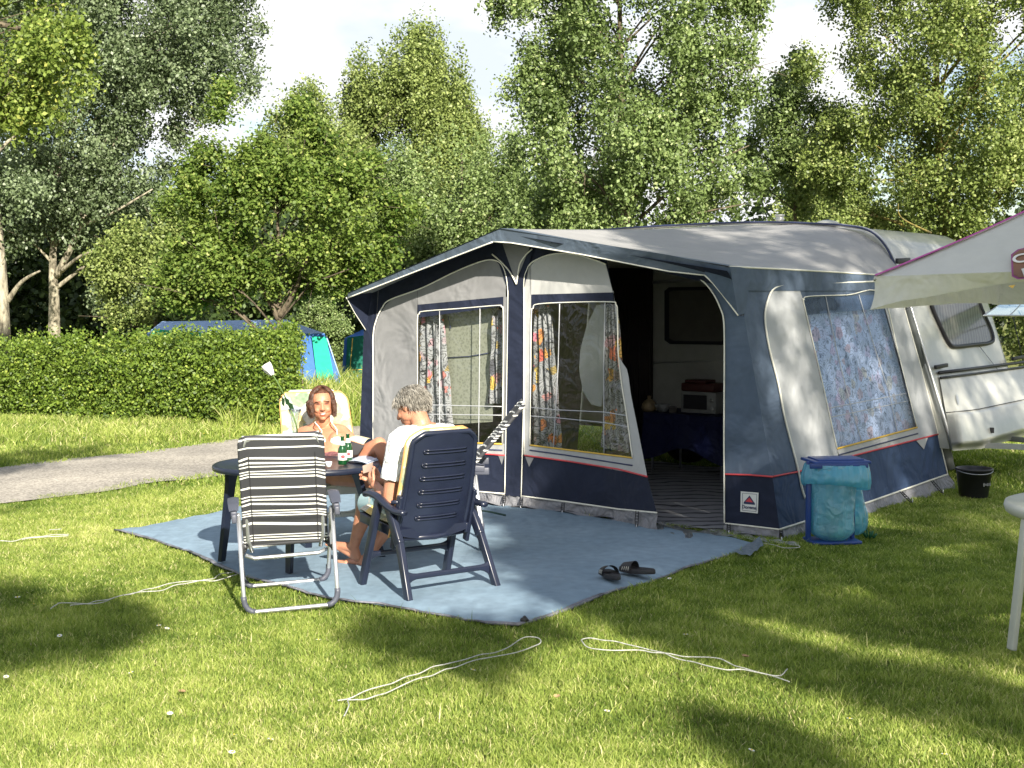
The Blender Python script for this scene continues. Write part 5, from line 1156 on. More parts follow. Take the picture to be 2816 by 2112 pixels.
    for s_ in (-1, 1):
        k = MB(); x_ = s_ * .285
        k.grid(lambda u, v: Vector((x_ + (u - .5) * .05 * (1 + .3 * math.sin(v * 3)), -.02 + .36 * v, .600 + .035 * math.sin(v * 2.4) + .004 * math.sin(u * 3.14))), 4, 12)
        k.bar((x_, -.02, .575), (x_, .12, .585), .035, .045, bev=.008); k.bar((x_, .10, .59), (x_, .34, .615), .048, .022, bev=.006); k.bar((x_, -.05, .56), (x_, .05, .56), .03, .05, bev=.008)
        k.build('armrest', DGP, t, local=True)
        k = MB(); k.box((s_ * .262, .09, .33), (.03, .05, .03), bev=.004); k.tube([(s_ * .25, .09, .33), (s_ * .23, .27, .33)], .008, 6); k.box((s_ * .245, .26, .335), (.016, .03, .055), bev=.004); k.build('hinge', BLACKP, t, local=True)
    return t
striped_chair('folding chair with black and white striped back standing empty in front of the table', (-1.243, 7.705, -.008), math.atan2(.97, -.20) - math.pi / 2, roll=-.052)
striped_chair('striped folding chair seen from the side behind the navy plastic chair', (-.21, 9.60, .02), math.atan2(-.02, -1.0) - math.pi / 2, roll=0, lean=.30)

# ---- moulded high-backed plastic chair (origin between rear feet, facing +y)
def plastic_chair(label, loc, rz, mat, rec=0.0, hw0=.235, grp=None):
    t = thing('garden_chair', label, 'chair', loc, rz, group=grp)
    zb, zt = .325, 1.035 if rec else .962; yb, yt = .20, .03 - rec
    def halfw(k):
        w_ = .235 - .020 * k + .006 * math.sin(k * 3); 
        if k > .90: w_ *= max(0.0, 1 - ((k - .90) / .105) ** 3.0) ** .5
        return max(w_, .155)
    def bk(x_, k, o_=0.0):
        return Vector((x_, yb + (yt - yb) * k - .020 * math.sin(math.pi * k) + .05 * (x_ / .25) ** 2 + o_, zb + (zt - zb) * k))
    mb = MB(); mb.grid(lambda u, v: bk((u * 2 - 1) * halfw(v), v), 20, 44); mb.grid(lambda u, v: bk((u * 2 - 1) * halfw(v), v, .012), 20, 22)
    ob = mb.build('backrest', mat, t, local=True)
    rim = [bk(-halfw(k / 30), k / 30) for k in range(31)] + [bk(halfw(k / 30), k / 30) for k in range(30, -1, -1)]
    k_ = MB(); k_.tube(rim, .0165, 10, cap=True); k_.tube([r_ * 1.0 + Vector((-math.copysign(.024, r_.x) if abs(r_.x) > .02 else 0, -.002, -.02 if r_.z > 1.0 else 0)) for r_ in rim], .005, 6)
    k_.tube([bk(-.235, 0, -.004), bk(0, 0, -.004) + Vector((0, 0, -.005)), bk(.235, 0, -.004)], .018, 8); k_.build('back_rim', mat, ob, local=True)
    for i in range(6):
        kk = .19 + .128 * i; hw = .152 - .003 * abs(i - 3)
        k_ = MB()
        for dz in (-.010, .010): k_.tube([bk(x_, kk + dz / .7 + .0, -.006) for x_ in np.linspace(-hw, hw, 13)], .0052, 6)
        k_.tube([bk(-hw, kk - .0143, -.006), bk(-hw - .008, kk, -.006), bk(-hw, kk + .0143, -.006)], .0052, 6)
        k_.build('back_rib', mat, ob, local=True)
    # hinge posts beside the back
    for s_ in (-1, 1):
        k_ = MB(); k_.bar(bk(s_ * .25, .0, -.005) + Vector((s_ * .01, 0, -.06)), bk(s_ * .25, .42, -.005) + Vector((s_ * .01, 0, 0)), .022, .045, up=(0, 1, 0), bev=.006)
        k_.tube([bk(s_ * .235, .36, 0), bk(s_ * .30, .36, 0)], .012, 8); k_.build('hinge_post', mat, t, local=True)
    # seat
    mb = MB()
    mb.grid(lambda u, v: Vector(((u * 2 - 1) * .235, .20 + .46 * v, .365 + .05 * v - .02 * math.sin(math.pi * v) + .012 * (u * 2 - 1) ** 2)), 12, 12)
    mb.grid(lambda u, v: Vector(((u * 2 - 1) * .24, .19 + .012 * math.cos((u - .5) * 3), .385 - .075 * v * (1 - .5 * (u * 2 - 1) ** 2))), 14, 3)
    for s_ in (-1, 1): mb.bar((s_ * .238, .19, .35), (s_ * .238, .66, .40), .022, .06, bev=.006)
    mb.bar((-.24, .665, .40), (.24, .665, .40), .03, .06, bev=.008); mb.build('seat', mat, t, local=True)
    # legs: an inverted V each side
    for s_ in (-1, 1):
        k_ = MB(); k_.bar((s_ * .312, -.02, 0), (s_ * .285, .13, .34), .036, .05, up=(0, 1, 0), bev=.007); k_.bar((s_ * .287, .12, .31), (s_ * .280, .26, .53), .040, .062, up=(0, 1, 0), bev=.01); k_.build('leg', mat, t, local=True)
        k_ = MB(); k_.bar((s_ * .305, .54, 0), (s_ * .285, .36, .55), .036, .052, up=(0, 1, 0), bev=.008); k_.build('leg', mat, t, local=True)
        k_ = MB(); pts = [(s_ * .285, .07, .505), (s_ * .290, .16, .505), (s_ * .292, .26, .53), (s_ * .292, .36, .565), (s_ * .292, .46, .575), (s_ * .292, .51, .565)]
        q = spline([Vector(p_) for p_ in pts], 5)
        for i in range(len(q) - 1): pass
        k_.tube(q, [.024 + .004 * math.sin(i / len(q) * 3.1) for i in range(len(q))], 10, flat=.75); k_.build('armrest', mat, t, local=True)
    for y_, z_, nm in ((.035, .135, 'stretcher'), (.485, .20, 'stretcher')):
        k_ = MB()
        def st_(u, v):
            x_ = (u * 2 - 1) * .30; up_ = .022 + .045 * max(0, (abs(x_) - .22) / .08) ** 2
            return Vector((x_, y_ + .010 * math.cos(v * 6.283), z_ + up_ * math.sin(v * 6.283) * (1 if math.sin(v * 6.283) < 0 else .6)))
        k_.grid(st_, 24, 12); k_.build(nm, mat, t, local=True)
    return t, bk
NAVF = Vector((-.58, .81, 0)).normalized()
nc, nbk = plastic_chair('navy plastic high backed garden chair with ribbed back, the man sits in it', (-.355, 8.085, .004), math.atan2(NAVF.y, NAVF.x) - math.pi / 2, NAVP)
WF = Vector((.34, -.94, 0)).normalized(); WO = P(880, 1200, 10.28).xy
wc, wbk = plastic_chair('white plastic garden chair the woman reclines in behind the table', (WO.x - .02, 10.22, .008), math.atan2(WF.y, WF.x) - math.pi / 2, WHTP, rec=.22)
def cushion(label, ch, bk, seat=True, ext=.012, top=.03):
    M = XF[ch.name]; t = thing('chair_cushion', label, 'cushion', M.translation, rot=M.to_euler()); 
    def cu(u, v, side):
        x_ = (u * 2 - 1); k = v * (1.0 + top / .7); th = .028 * (1 - abs(x_) ** 6) ** .5 * (1 - abs(2 * v - 1) ** 14) ** .5 * (1 + .10 * math.sin(k * 26))
        hw = .245 + ext - .02 * k
        if k > .88: hw *= math.sqrt(max(.05, 1 - ((k - .88) / .19) ** 2.4))
        p_ = bk(x_ * hw, k, .045); return p_ + Vector((0, side * th, 0))
    mb = MB(); mb.grid(lambda u, v: cu(u, v, 1), 20, 44); mb.grid(lambda u, v: cu(u, v, -1), 20, 44); b1 = mb.build('back_cushion', FLOR, t, local=True)
    k_ = MB(); k_.tube([cu(0, v / 30, 0) for v in range(31)] + [cu(u / 16, 1, 0) for u in range(1, 16)] + [cu(1, 1 - v / 30, 0) for v in range(31)], .006, 6); k_.build('cushion_trim', ORNG, b1, local=True)
    mb = MB()
    def se(u, v, side):
        x_ = (u * 2 - 1); th = .03 * (1 - abs(x_) ** 6) ** .5 * (1 - abs(2 * v - 1) ** 8) ** .5
        return Vector((x_ * .24, .21 + .50 * v, .415 + .045 * v - .018 * math.sin(math.pi * v) + side * th - .02 * max(0, v - .9) * 10))
    mb.grid(lambda u, v: se(u, v, 1), 16, 20); mb.grid(lambda u, v: se(u, v, -1), 16, 20); mb.build('seat_cushion', FLOR, t, local=True)
    return t
cushion('floral cushion with orange piping on the navy chair behind the man', nc, nbk)
cushion('floral cream cushion on the white chair behind the woman', wc, wbk, ext=.03, top=.0)

# ---- oval navy table
TC = Vector((-1.42, 9.05, 0)); TZ = .668
tb = thing('garden_table', 'oval dark navy plastic garden table with bottles and paper on it', 'table', TC)
def rim_(a, r=1.0, z=TZ): return TC + Vector((.545 * r * math.copysign(abs(math.cos(a)) ** .88, math.cos(a)), .43 * r * math.copysign(abs(math.sin(a)) ** .88, math.sin(a)), z))
mb = MB(); n_ = 56; AN = [2 * math.pi * i / n_ for i in range(n_)]
rings = [(.0, TZ - .006), (.90, TZ - .006), (.935, TZ), (.985, TZ), (1.0, TZ - .006), (1.0, TZ - .028), (.985, TZ - .036), (.96, TZ - .034), (.95, TZ - .02), (0.0, TZ - .02)]
vs = [rim_(a, r_, z_) for r_, z_ in rings for a in AN]; mb.add(vs, [(j * n_ + i, j * n_ + (i + 1) % n_, (j + 1) * n_ + (i + 1) % n_, (j + 1) * n_ + i) for j in range(len(rings) - 1) for i in range(n_)]); mb.build('tabletop', NTAB, tb)
for fx, fy, tx, ty in ((-1.93, 9.08, .42, -.02), (-1.42, 8.70, .02, -.33), (-.87, 9.20, .38, .02), (-1.42, 9.55, .02, .33)):
    ft = Vector((fx, fy, .008)); tp = TC + Vector((math.copysign(abs(tx), fx + 1.42 if abs(fx + 1.42) > .1 else 1) if abs(tx) > .1 else tx, ty, TZ - .03))
    mb = MB(); d_ = (tp - ft); s1_ = d_.cross(ZUP).normalized()
    q = [ft, ft.lerp(tp, .5), ft.lerp(tp, .85), tp]; ws = [.024, .034, .042, .06]
    ax = (tp - ft).xy.to_3d().normalized() if (tp - ft).xy.length > .02 else Vector((0, 1, 0)); bx = ax.cross(ZUP)
    rr = []
    for p_, w_ in zip(q, ws): rr += [p_ + bx * w_ - ax * .012, p_ + bx * w_ * .9 + ax * .016, p_ - bx * w_ * .9 + ax * .016, p_ - bx * w_ - ax * .012]
    mb.add(rr, [(j * 4 + i, j * 4 + (i + 1) % 4, (j + 1) * 4 + (i + 1) % 4, (j + 1) * 4 + i) for j in range(3) for i in range(4)] + [(0, 1, 2, 3)], 0, False); mb.build('leg', NTAB, tb)
# things on it
def glassmat(name, col, rough=.05, body=.45): return film(name, col, .93, rough, .05, 3, body=body)
GG = glassmat('green_bottle_glass', (.015, .13, .035), body=.8); LBL = simple('paper_label', (.72, .70, .66), .6)
for (px, py), lab in (((942, 1277), 'green beer bottle nearest the woman\'s chair front, left of the pair on the table'), ((957, 1269), 'green beer bottle, right and further back of the pair on the table')):
    c = G(px, py, TZ); t = thing('beer_bottle', lab, 'bottle', c, group='green beer bottles on the table')
    mb = MB(); mb.lathe([(0, 0), (.028, 0), (.0305, .004), (.0305, .105), (.028, .122), (.016, .150), (.0125, .170), (.012, .200), (.0135, .203), (.0135, .212), (.011, .213), (.0, .213)], c, 20); mb.v = [(v_[0], v_[1], TZ + (v_[2] - TZ) * .87) for v_ in mb.v]; mb.build('glass', GG, t)
    mb = MB(); mb.lathe([(.0310, .030), (.0312, .031), (.0312, .076), (.0310, .077)], c, 20); l1 = mb.build('label', LBL, t)
    mb = MB(); mb.ell(c + Vector((.006, -.0295, .054)), (.014, .003, .012)); mb.build('label_emblem', REDT, l1)
    mb = MB(); mb.lathe([(.0185, .127), (.0150, .145), (.0136, .155)], c, 18); mb.build('neck_label', LBL, t)
c = G(904, 1284, TZ); mb = MB(); mb.lathe([(0, 0), (.016, 0), (.022, .034), (.0205, .034), (.014, .004), (0, .004)], c, 18); o = mb.build('cup', simple('white_cup', (.8, .8, .76), .3), None); tag(o, 'tiny white cup on the table beside the striped chair', 'cup')
c = G(890, 1281, TZ); mb = MB(); mb.box(c + Vector((0, 0, .014)), (.03, .02, .028), bev=.003); o = mb.build('lighter_box', simple('dark_box', (.03, .03, .05), .4), None); tag(o, 'small dark box next to the white cup', 'box')
def magz(u, v):
    p_ = G(*polyat([(962, 1262), (985, 1253), (1036, 1263)], u) , TZ + .012); q_ = G(*polyat([(955, 1266), (985, 1272), (1035, 1268)], u), TZ + .006); r_ = p_.lerp(q_, v); return r_ + Vector((0, 0, .012 * math.sin(u * 3.1)))
mb = MB(); a = [G(958, 1268, TZ + .008), G(1006, 1274, TZ + .008), G(1037, 1262, TZ + .010), G(990, 1252, TZ + .008)]
mb.grid(lambda u, v: a[0].lerp(a[1], u).lerp(a[3].lerp(a[2], u), v) + Vector((0, 0, .008 * math.sin(u * 3.1))), 10, 6); mb.grid(lambda u, v: a[0].lerp(a[1], u).lerp(a[3].lerp(a[2], u), v) + Vector((.01, 0, -.006 + .004 * math.sin(u * 3.1))), 10, 6)
m, t, b = nodes('magazine_page'); n_ = N(t, 'ShaderNodeTexNoise', {'Vector': objco(t, (1, 4, 1)), 'Scale': 18.0, 'Detail': 5.0}); t.links.new(ramp(t, n_.outputs['Fac'], [(.35, (.18, .26, .45)), (.5, (.55, .62, .75)), (.65, (.75, .76, .78))]), b.inputs['Base Color']); PAGE = m
o = mb.build('magazine', PAGE, None); tag(o, 'blue and white magazine hanging over the right edge of the table', 'magazine')
# rose in a tall glass
vb = G(812, 1262, TZ); t = thing('rose_vase', 'tall thin clear glass vase on the table behind the striped chair', 'vase', vb)
mb = MB(); mb.lathe([(0, .0), (.036, 0), (.036, .012), (.012, .03), (.014, .16), (.030, .30), (.046, .335), (.045, .337), (.028, .30), (.010, .16), (.008, .04)], vb, 20); mb.build('glass', film('vase_glass', (.85, .9, .88), .9, .04, .1, 4, body=.12), t)
rt = P(741, 1018, 8.95); st = spline([vb + Vector((0, 0, .05)), P(817, 1180, 9.0), P(790, 1105, 8.98), P(762, 1050, 8.96), rt], 6)
t = thing('rose', 'single white rose on a long leafy stem in the glass vase', 'flower', vb + Vector((0, 0, .05)))
GRS = simple('rose_stem', (.10, .17, .04), .6)
mb = MB(); mb.tube(st, .0045, 6); mb.build('stem', GRS, t)
mb = MB(); d0 = (rt - st[-3]).normalized()
for k in range(9):
    a = k * 2.4; r_ = .010 + .0022 * k
    u_ = d0.cross(Vector((math.cos(a), math.sin(a), .3))).normalized(); w_ = d0.cross(u_)
    mb.grid(lambda u, v: rt + d0 * (-.028 + .075 * v - .012 * (u - .5) ** 2 * 4) + (u_ * math.cos((u - .5) * 2.2) + w_ * math.sin((u - .5) * 2.2)) * (r_ * (.45 + .9 * math.sin(v * 1.9)) ), 6, 6)
mb.build('blossom', simple('rose_petal', (.82, .82, .78), .6, .05), t)
mb = MB()
for (x_, y_, dx, dy) in ((782, 1092, 14, 26), (790, 1105, 16, 22), (778, 1090, -14, 10), (752, 1108, -18, 6), (775, 1090, 6, 30)):
    a0 = P(x_, y_, 8.97); a1 = P(x_ + dx * 1.2, y_ + dy, 8.94); s_ = Vector((.012, -.008, .014)); mb.add([a0, a0.lerp(a1, .5) + s_, a1, a0.lerp(a1, .5) - s_], [(0, 1, 2, 3)])
mb.tube([P(785, 1095, 8.97), P(755, 1110, 8.95)], .002, 4); mb.build('leaves', simple('rose_leaf', (.02, .06, .02), .5), t)

# ---- flip flops
FO = simple('black_foam', (.02, .02, .024), .6, .2); 
def slider(label, px, py, ang, flip=1):
    c = G(px, py, .035); t = thing('flip_flop', label, 'sandal', (c.x, c.y, .038), ang, group='pair of black pool sandals')
    def ol(a): x_ = .048 * math.cos(a) * (1 + .12 * math.sin(a)); y_ = .135 * math.sin(a); return Vector((x_ + flip * .006 * math.sin(a), y_, 0))
    n_ = 28; mb = MB(); rg = [(1.0, 0), (1.02, .006), (1.0, .024), (.94, .030), (.88, .024), (0, .022)]
    vs = [ol(2 * math.pi * i / n_) * r_ + Vector((0, 0, z_ + .012 * max(0, -math.sin(2 * math.pi * i / n_)))) for r_, z_ in rg for i in range(n_)]
    mb.add(vs, [(j * n_ + i, j * n_ + (i + 1) % n_, (j + 1) * n_ + (i + 1) % n_, (j + 1) * n_ + i) for j in range(len(rg) - 1) for i in range(n_)]); mb.build('sole', FO, t, local=True)
    mb = MB(); strp = lambda u, v: Vector((.056 * math.cos(math.pi * u) * (1 + .0 * v), .02 + .075 * v, .008 + .066 * math.sin(math.pi * u) ** .8 * (1 - .25 * v)))
    mb.grid(strp, 20, 6); mb.grid(lambda u, v: strp(u, v) * 1.0 - Vector((.004 * math.cos(math.pi * u), 0, .004 * math.sin(math.pi * u))), 20, 6); st_ = mb.build('strap', FO, t, local=True)
    for k in range(4):
        k_ = MB(); k_.tube([strp(.84 + .0 * k + u * .02, .14 + .2 * k + .0 * u) * 1.01 + Vector((-.0015, 0, .001)) for u in range(0, 7)], .0018, 4); k_.build('strap_stripe', WHTP, st_, local=True)
    return t
slider('left black sandal on the groundsheet with open strap towards the chairs', 1682, 1590, R(14)); slider('right black sandal on the groundsheet with white striped strap', 1752, 1577, R(52))

# ---- waste bag stand, bucket
BLUP = simple('blue_plastic', (.015, .05, .22), .35, .12); c0 = G(2296, 1492)
ws = thing('waste_bag_stand', 'blue waste stand with lid and light blue bag in front of the awning side', 'waste stand', c0)
Mw = Matrix.Rotation(R(8), 3, 'Z'); lz = .59
mb = MB(); mb.box(c0 + Vector((0, .02, lz)), (.42, .30, .022), Mw, bev=.01); mb.box(c0 + Vector((0, .02, lz + .014)), (.34, .22, .014), Mw, bev=.006); mb.box(c0 + Vector((-.01, -.13, lz - .02)), (.43, .016, .035), Mw, bev=.004); mb.build('lid', BLUP, ws)
mb = MB(); mb.bar(c0 + Vector((-.20, -.03, 0)), c0 + Vector((-.20, -.03, lz)), .035, .05, up=(0, 1, 0), bev=.008); mb.build('post', BLUP, ws); mb = MB(); mb.bar(c0 + Vector((.13, .03, 0)), c0 + Vector((.13, .03, lz)), .03, .04, up=(0, 1, 0), bev=.008); mb.build('post', MATS['blue_plastic'], ws)
mb = MB(); mb.box(c0 + Vector((-.02, 0, .015)), (.36, .24, .025), Mw, bev=.01); mb.build('base', MATS['blue_plastic'], ws)
BAG2 = film('light_blue_bag_cuff', (.16, .58, .76), .95, .25, .5, 14.0, body=.9, fr=.7)
BAG = film('light_blue_bag', (.30, .70, .84), .95, .28, .8, 16.0, body=.66, fr=.8)
def bagf(cx, cy, rx, ry, z0, z1, seed, top=1.0):
    def f(u, v):
        a = u * 2 * math.pi; z_ = z0 + (z1 - z0) * v; prf = (math.sin(min(1, (v + .03) * 6) * math.pi / 2)) ** .6
        cr = mnoise.noise(Vector((math.cos(a) * 2, math.sin(a) * 2, z_ * 3 + seed))) * .022 + mnoise.noise(Vector((math.cos(a) * 6, math.sin(a) * 6, z_ * 5 + seed))) * .014 + .006 * math.sin(a * 23 + seed) * v
        return c0 + Vector((cx + (rx * prf + cr) * math.cos(a), cy + (ry * prf + cr) * math.sin(a), z_))
    return f
mb = MB(); mb.grid(bagf(-.025, -.04, .155, .13, .03, .575, 1.0), 64, 40); bg_ = mb.build('bag', BAG, ws)
mb = MB()
def cuff(u, v):
    a = u * 2 * math.pi; z_ = lz - .02 - .17 * v * (1 + .25 * math.sin(a * 1.0 + .5) * v); w_ = .02 + .035 * math.sin(v * 2.4) + .010 * math.sin(a * 17) + .008 * mnoise.noise(Vector((math.cos(a) * 4, math.sin(a) * 4, v * 3)))
    return c0 + Vector(((.21 + w_ * .6) * math.cos(a), -.0 + (.155 + w_) * math.sin(a), z_))
mb.grid(cuff, 80, 12); mb.build('bag_cuff', BAG2, bg_)
for cx, cy, cz, r_, cl_ in ((-.06, -.06, .10, .05, (.55, .1, .1)), (.05, -.05, .12, .06, (.7, .7, .65)), (-.02, -.02, .20, .055, (.1, .3, .15)), (.0, -.06, .07, .05, (.75, .7, .5)), (.06, -.02, .24, .045, (.7, .72, .75))):
    mb = MB(); mb.grid(lambda u, v: c0 + Vector((cx, cy, cz)) + Vector((math.cos(u * 6.283) * math.sin(v * 3.14), math.sin(u * 6.283) * math.sin(v * 3.14), math.cos(v * 3.14))) * (r_ * (1 + .4 * mnoise.noise(Vector((u * 3, v * 4, cx * 30))))), 12, 8); mb.build('rubbish', simple('rubbish_' + str(int(cl_[0] * 100)) + str(int(cz * 100)), cl_, .6), bg_)
c1 = G(2358, 1482); mb = MB(); f2 = bagf((c1 - c0).x, (c1 - c0).y + .10, .085, .10, .02, .56, 7.0)
def f2s(u, v): p_ = f2(u, v); k = max(0, (v - .3) / .7); p_.x -= (p_.x - c0.x - .15) * .65 * k; return p_
mb.grid(f2s, 48, 30); o = mb.build('rubbish_bag', BAG, None); tag(o, 'second light blue rubbish bag leaning behind the right of the waste stand', 'rubbish bag')
mb = MB()
for k in range(7): a = k * .9; p_ = G(2392, 1478) + Vector((.03 * math.cos(a), .03 * math.sin(a), 0)); mb.tube([p_, p_ + Vector((.02 * math.cos(a), .02 * math.sin(a), .03 + .01 * (k % 3)))], .008, 5)
o = mb.build('green_cord', simple('green_twine', (.01, .10, .04), .6), None); tag(o, 'bunch of dark green twine on the grass by the waste bag', 'twine')
cb = G(2677, 1366); bk_ = thing('bucket', 'black plastic bucket on the grass in front of the caravan drawbar', 'bucket', cb)
mb = MB(); mb.lathe([(0, 0), (.118, 0), (.122, .01), (.152, .235), (.160, .238), (.163, .250), (.155, .256), (.148, .250), (.116, .012), (0, .012)], cb, 36); mb.build('pail', simple('black_plastic', (.012, .012, .014), .35), bk_)
mb = MB(); mb.tube([cb + Vector((.158 * math.cos(a), .158 * math.sin(a) * 1.0, .245 - .03 * abs(math.sin(a)) )) for a in np.linspace(math.pi, 2 * math.pi, 15)], .004, 6); mb.build('handle', STEEL, bk_)
k = MB()
for i, w_ in enumerate((.022, .008, .018, .012, .02)):
    a = -1.30 + i * .13; p_ = cb + Vector((.1505 * math.cos(a), .1505 * math.sin(a), .125)); k.box(p_, (.014, .003, w_ + .008), Matrix.Rotation(a + math.pi / 2, 3, 'Z'))
k.build('print', simple('grey_print', (.22, .22, .22), .6), bk_)

# ---- parasol at the right
PA, PB, PD = P(2403, 762, 6.3), Vector((2.80, 7.95, 1.87)), Vector((3.29, 5.15, 1.87)); PA.z = 1.865
PCc = Vector((3.045, 6.55, 0)); PE = Vector((2 * PCc.x - PA.x, 2 * PCc.y - PA.y, 1.87)); TOPP = Vector((PCc.x, PCc.y, 2.50))
par = thing('parasol', 'white parasol with magenta edge ribs standing at the right edge of the photo', 'parasol', PCc)
PCL = fabric('parasol_cloth', (.74, .74, .75), .6, .04, .35, 1.6, .05, trans=.35)
PCLV = fabric('parasol_valance', (.70, .70, .68), .6, .08, .5, 4, .05, trans=.2); MAG = simple('magenta_binding', (.48, .045, .30), .6, .05)
corn = [PA, PD, PE, PB]
cv = MB()
def pan(i):
    a, c = corn[i], corn[(i + 1) % 4]
    def f(u, v):
        e_ = a.lerp(c, u); e_ = e_ + Vector((0, 0, .0)) ; p_ = TOPP.lerp(e_, v); lim = math.sin(math.pi * u)
        ctr = (PCc + Vector((0, 0, 0))); p_ = p_ - (p_ - Vector((ctr.x, ctr.y, p_.z))) * (.07 * lim * v * v); p_.z -= .03 * math.sin(math.pi * v) * (1 - .3 * lim) - .02 * lim * v; return p_
    return f
for i in range(4): cv.grid(pan(i), 16, 16)
can = cv.build('canopy', PCL, par)
for i in range(4):
    a, c = corn[i], corn[(i + 1) % 4]; vm = MB(); f_ = pan(i)
    def vf(u, v): p_ = f_(u, 1.0); w_ = ((.035 + .115 * (1 - math.sin(math.pi * u)) ** 1.6) if i in (0, 1) else .15) * v; cc_ = Vector((PCc.x, PCc.y, p_.z)); return p_ + Vector((0, 0, -w_)) + (p_ - cc_).normalized() * (-.035 * v + .05 * v * v * (1 if u < .08 or u > .92 else 0) + .012 * math.sin(u * 25) * v)
    vm.grid(vf, 30, 6); vm.build('valance', PCLV, par)
    rb = MB(); pts = [f_(0, v / 12) + Vector((0, 0, .004)) for v in range(13)]; dr = (a - PCc).xy.to_3d().normalized(); sd = dr.cross(ZUP)
    rb.grid(lambda u, v: (pts[int(v * 12)]) + sd * (.022 * (u * 2 - 1)) + Vector((0, 0, .004 * (1 - abs(u * 2 - 1)))), 2, 12); rb.build('rib_binding', MAG, par)
    k = MB(); k.tube([TOPP - Vector((0, 0, .05)), a - Vector((0, 0, .015))], .007, 6); k.build('rib', STEEL, par)
mb = MB(); mb.tube([PCc, TOPP + Vector((0, 0, .06))], .019, 12); mb.build('pole', WHTP, par)
mb = MB(); mb.lathe([(0, 0), (.25, 0), (.25, .05), (.08, .1), (.03, .13), (.03, .3), (0, .3)], PCc, 24); mb.build('base', DGP, par)
# printed panel with lettering on the near slope
fp_ = pan(0); cx_u = .585; 
def onp(u, v, o_=.006): 
    p_ = fp_(u, v); n_ = (fp_(u + .01, v) - p_).cross(fp_(u, v + .01) - p_).normalized(); n_ = n_ if n_.z > 0 else -n_; return p_ + n_ * o_
def pxn(px, py):     # where a photo pixel meets the near slope
    n_ = (PD - PA).cross(TOPP - PA).normalized(); p_ = PL(px, py, PA, n_); return p_, n_
q = [(2790, 692), (2798, 686), (2830, 678), (2990, 640), (3003, 645), (3006, 720), (3000, 732), (2828, 766), (2798, 768), (2782, 760), (2780, 700)]
n_ = (PD - PA).cross(TOPP - PA).normalized(); n_ = n_ if n_.z > 0 else -n_
def onn(px, py, o_=0.0): return PL(px, py, PA + n_ * (o_ - .0), n_)
mb = MB(); mb.ngon([onn(x, y, .012) for x, y in q]); lg = mb.build('logo_panel', simple('logo_magenta_edge', (.30, .06, .20), .6), par)
cq = Vector((2890, 708, 0)); mb = MB(); mb.ngon([onn(cq.x + (x - cq.x) * .95, cq.y + (y - cq.y) * .91, .015) for x, y in q]); mb.build('logo_field', simple('logo_brown', (.22, .10, .05), .6), lg)
LTW = simple('logo_white', (.75, .74, .70), .5)
xa = onn(2990, 672) - onn(2800, 712); up_ = onn(2810, 690) - onn(2812, 760)
text('CARTE', .105, onn(2890, 694, .019), xa, up_, LTW, 'logo_lettering', lg, .001); text("D'OR", .105, onn(2893, 736, .019), xa, up_, LTW, 'logo_lettering', lg, .001)
mb = MB(); mb.ngon([onn(2772, 786, .01), onn(2792, 783, .01), onn(2785, 793, .01)]); mb.build('yellow_mark', YELT, lg)

# ---- white table at the right edge
c = Vector((3.06, 6.95, 0)); wt_ = thing('garden_table', 'round white plastic table cut by the right edge of the photo', 'table', c)
WH2 = simple('white_table_plastic', (.50, .51, .47), .4, .06, 5)
mb = MB(); mb.lathe([(0, .715), (.50, .715), (.515, .72), (.53, .715), (.535, .695), (.528, .67), (.515, .66), (.50, .665), (.49, .685), (0, .69)], c, 56); mb.build('tabletop', WH2, wt_)
for a in (3.34, 4.9, .2, 1.8):
    ft = c + Vector((math.cos(a), math.sin(a), 0)) * .56; tp = c + Vector((math.cos(a), math.sin(a), 0)) * .495 + Vector((0, 0, .68)); mb = MB()
    mb.bar(ft, tp, .055, .03, up=(math.cos(a), math.sin(a), 0), bev=.008); mb.build('leg', WH2, wt_)
# ================================================================== PEOPLE
def skinmat(name, col, red):
    m, t, b = nodes(name); at = N(t, 'ShaderNodeAttribute', attribute_name='paint'); co = objco(t)
    nz = N(t, 'ShaderNodeTexNoise', {'Vector': co, 'Scale': 14.0, 'Detail': 5.0}); c = mixc(t, 1.0, at.outputs['Color'], ramp(t, nz.outputs['Fac'], [(.3, (.86, .82, .80)), (.7, (1.08, 1.05, 1.04))]), 'MULTIPLY')
    t.links.new(c, b.inputs['Base Color']); b.inputs['Roughness'].default_value = .48; b.inputs['Subsurface Weight'].default_value = .12; b.inputs['Subsurface Radius'].default_value = (.012, .004, .002); b.inputs['Subsurface Scale'].default_value = 1.0
    return m
SKW = skinmat('tanned_skin', None, None)
def remeshed(mb, name, vox, smooth, mats, parent):
    me = mb.mesh('tmp', mats); o = bpy.data.objects.new('tmp', me); COL.objects.link(o)
    r = o.modifiers.new('r', 'REMESH'); r.mode = 'VOXEL'; r.voxel_size = vox; r.use_smooth_shade = True
    if smooth: s_ = o.modifiers.new('s', 'SMOOTH'); s_.factor = .5; s_.iterations = smooth
    dg = bpy.context.evaluated_depsgraph_get(); me2 = bpy.data.meshes.new_from_object(o.evaluated_get(dg)); bpy.data.objects.remove(o)
    me2.name = name; me2.materials.clear(); [me2.materials.append(x) for x in (mats if isinstance(mats, list) else [mats])]
    me2.polygons.foreach_set('material_index', [0] * len(me2.polygons))
    return link(me2, name, parent)
def paint(o, fn):
    a = o.data.color_attributes.new('paint', 'FLOAT_COLOR', 'POINT'); M = XF[o.name]
    buf = np.ones((len(o.data.vertices), 4), np.float32)
    for i, v in enumerate(o.data.vertices): buf[i, :3] = fn(M @ v.co)
    a.data.foreach_set('color', buf.ravel())
def frame(fwd, up):
    f = Vector(fwd).normalized(); r_ = f.cross(Vector(up)).normalized(); u = r_.cross(f).normalized(); return Matrix((r_, f, u)).transposed()   # columns: x=their right, y=face, z=up
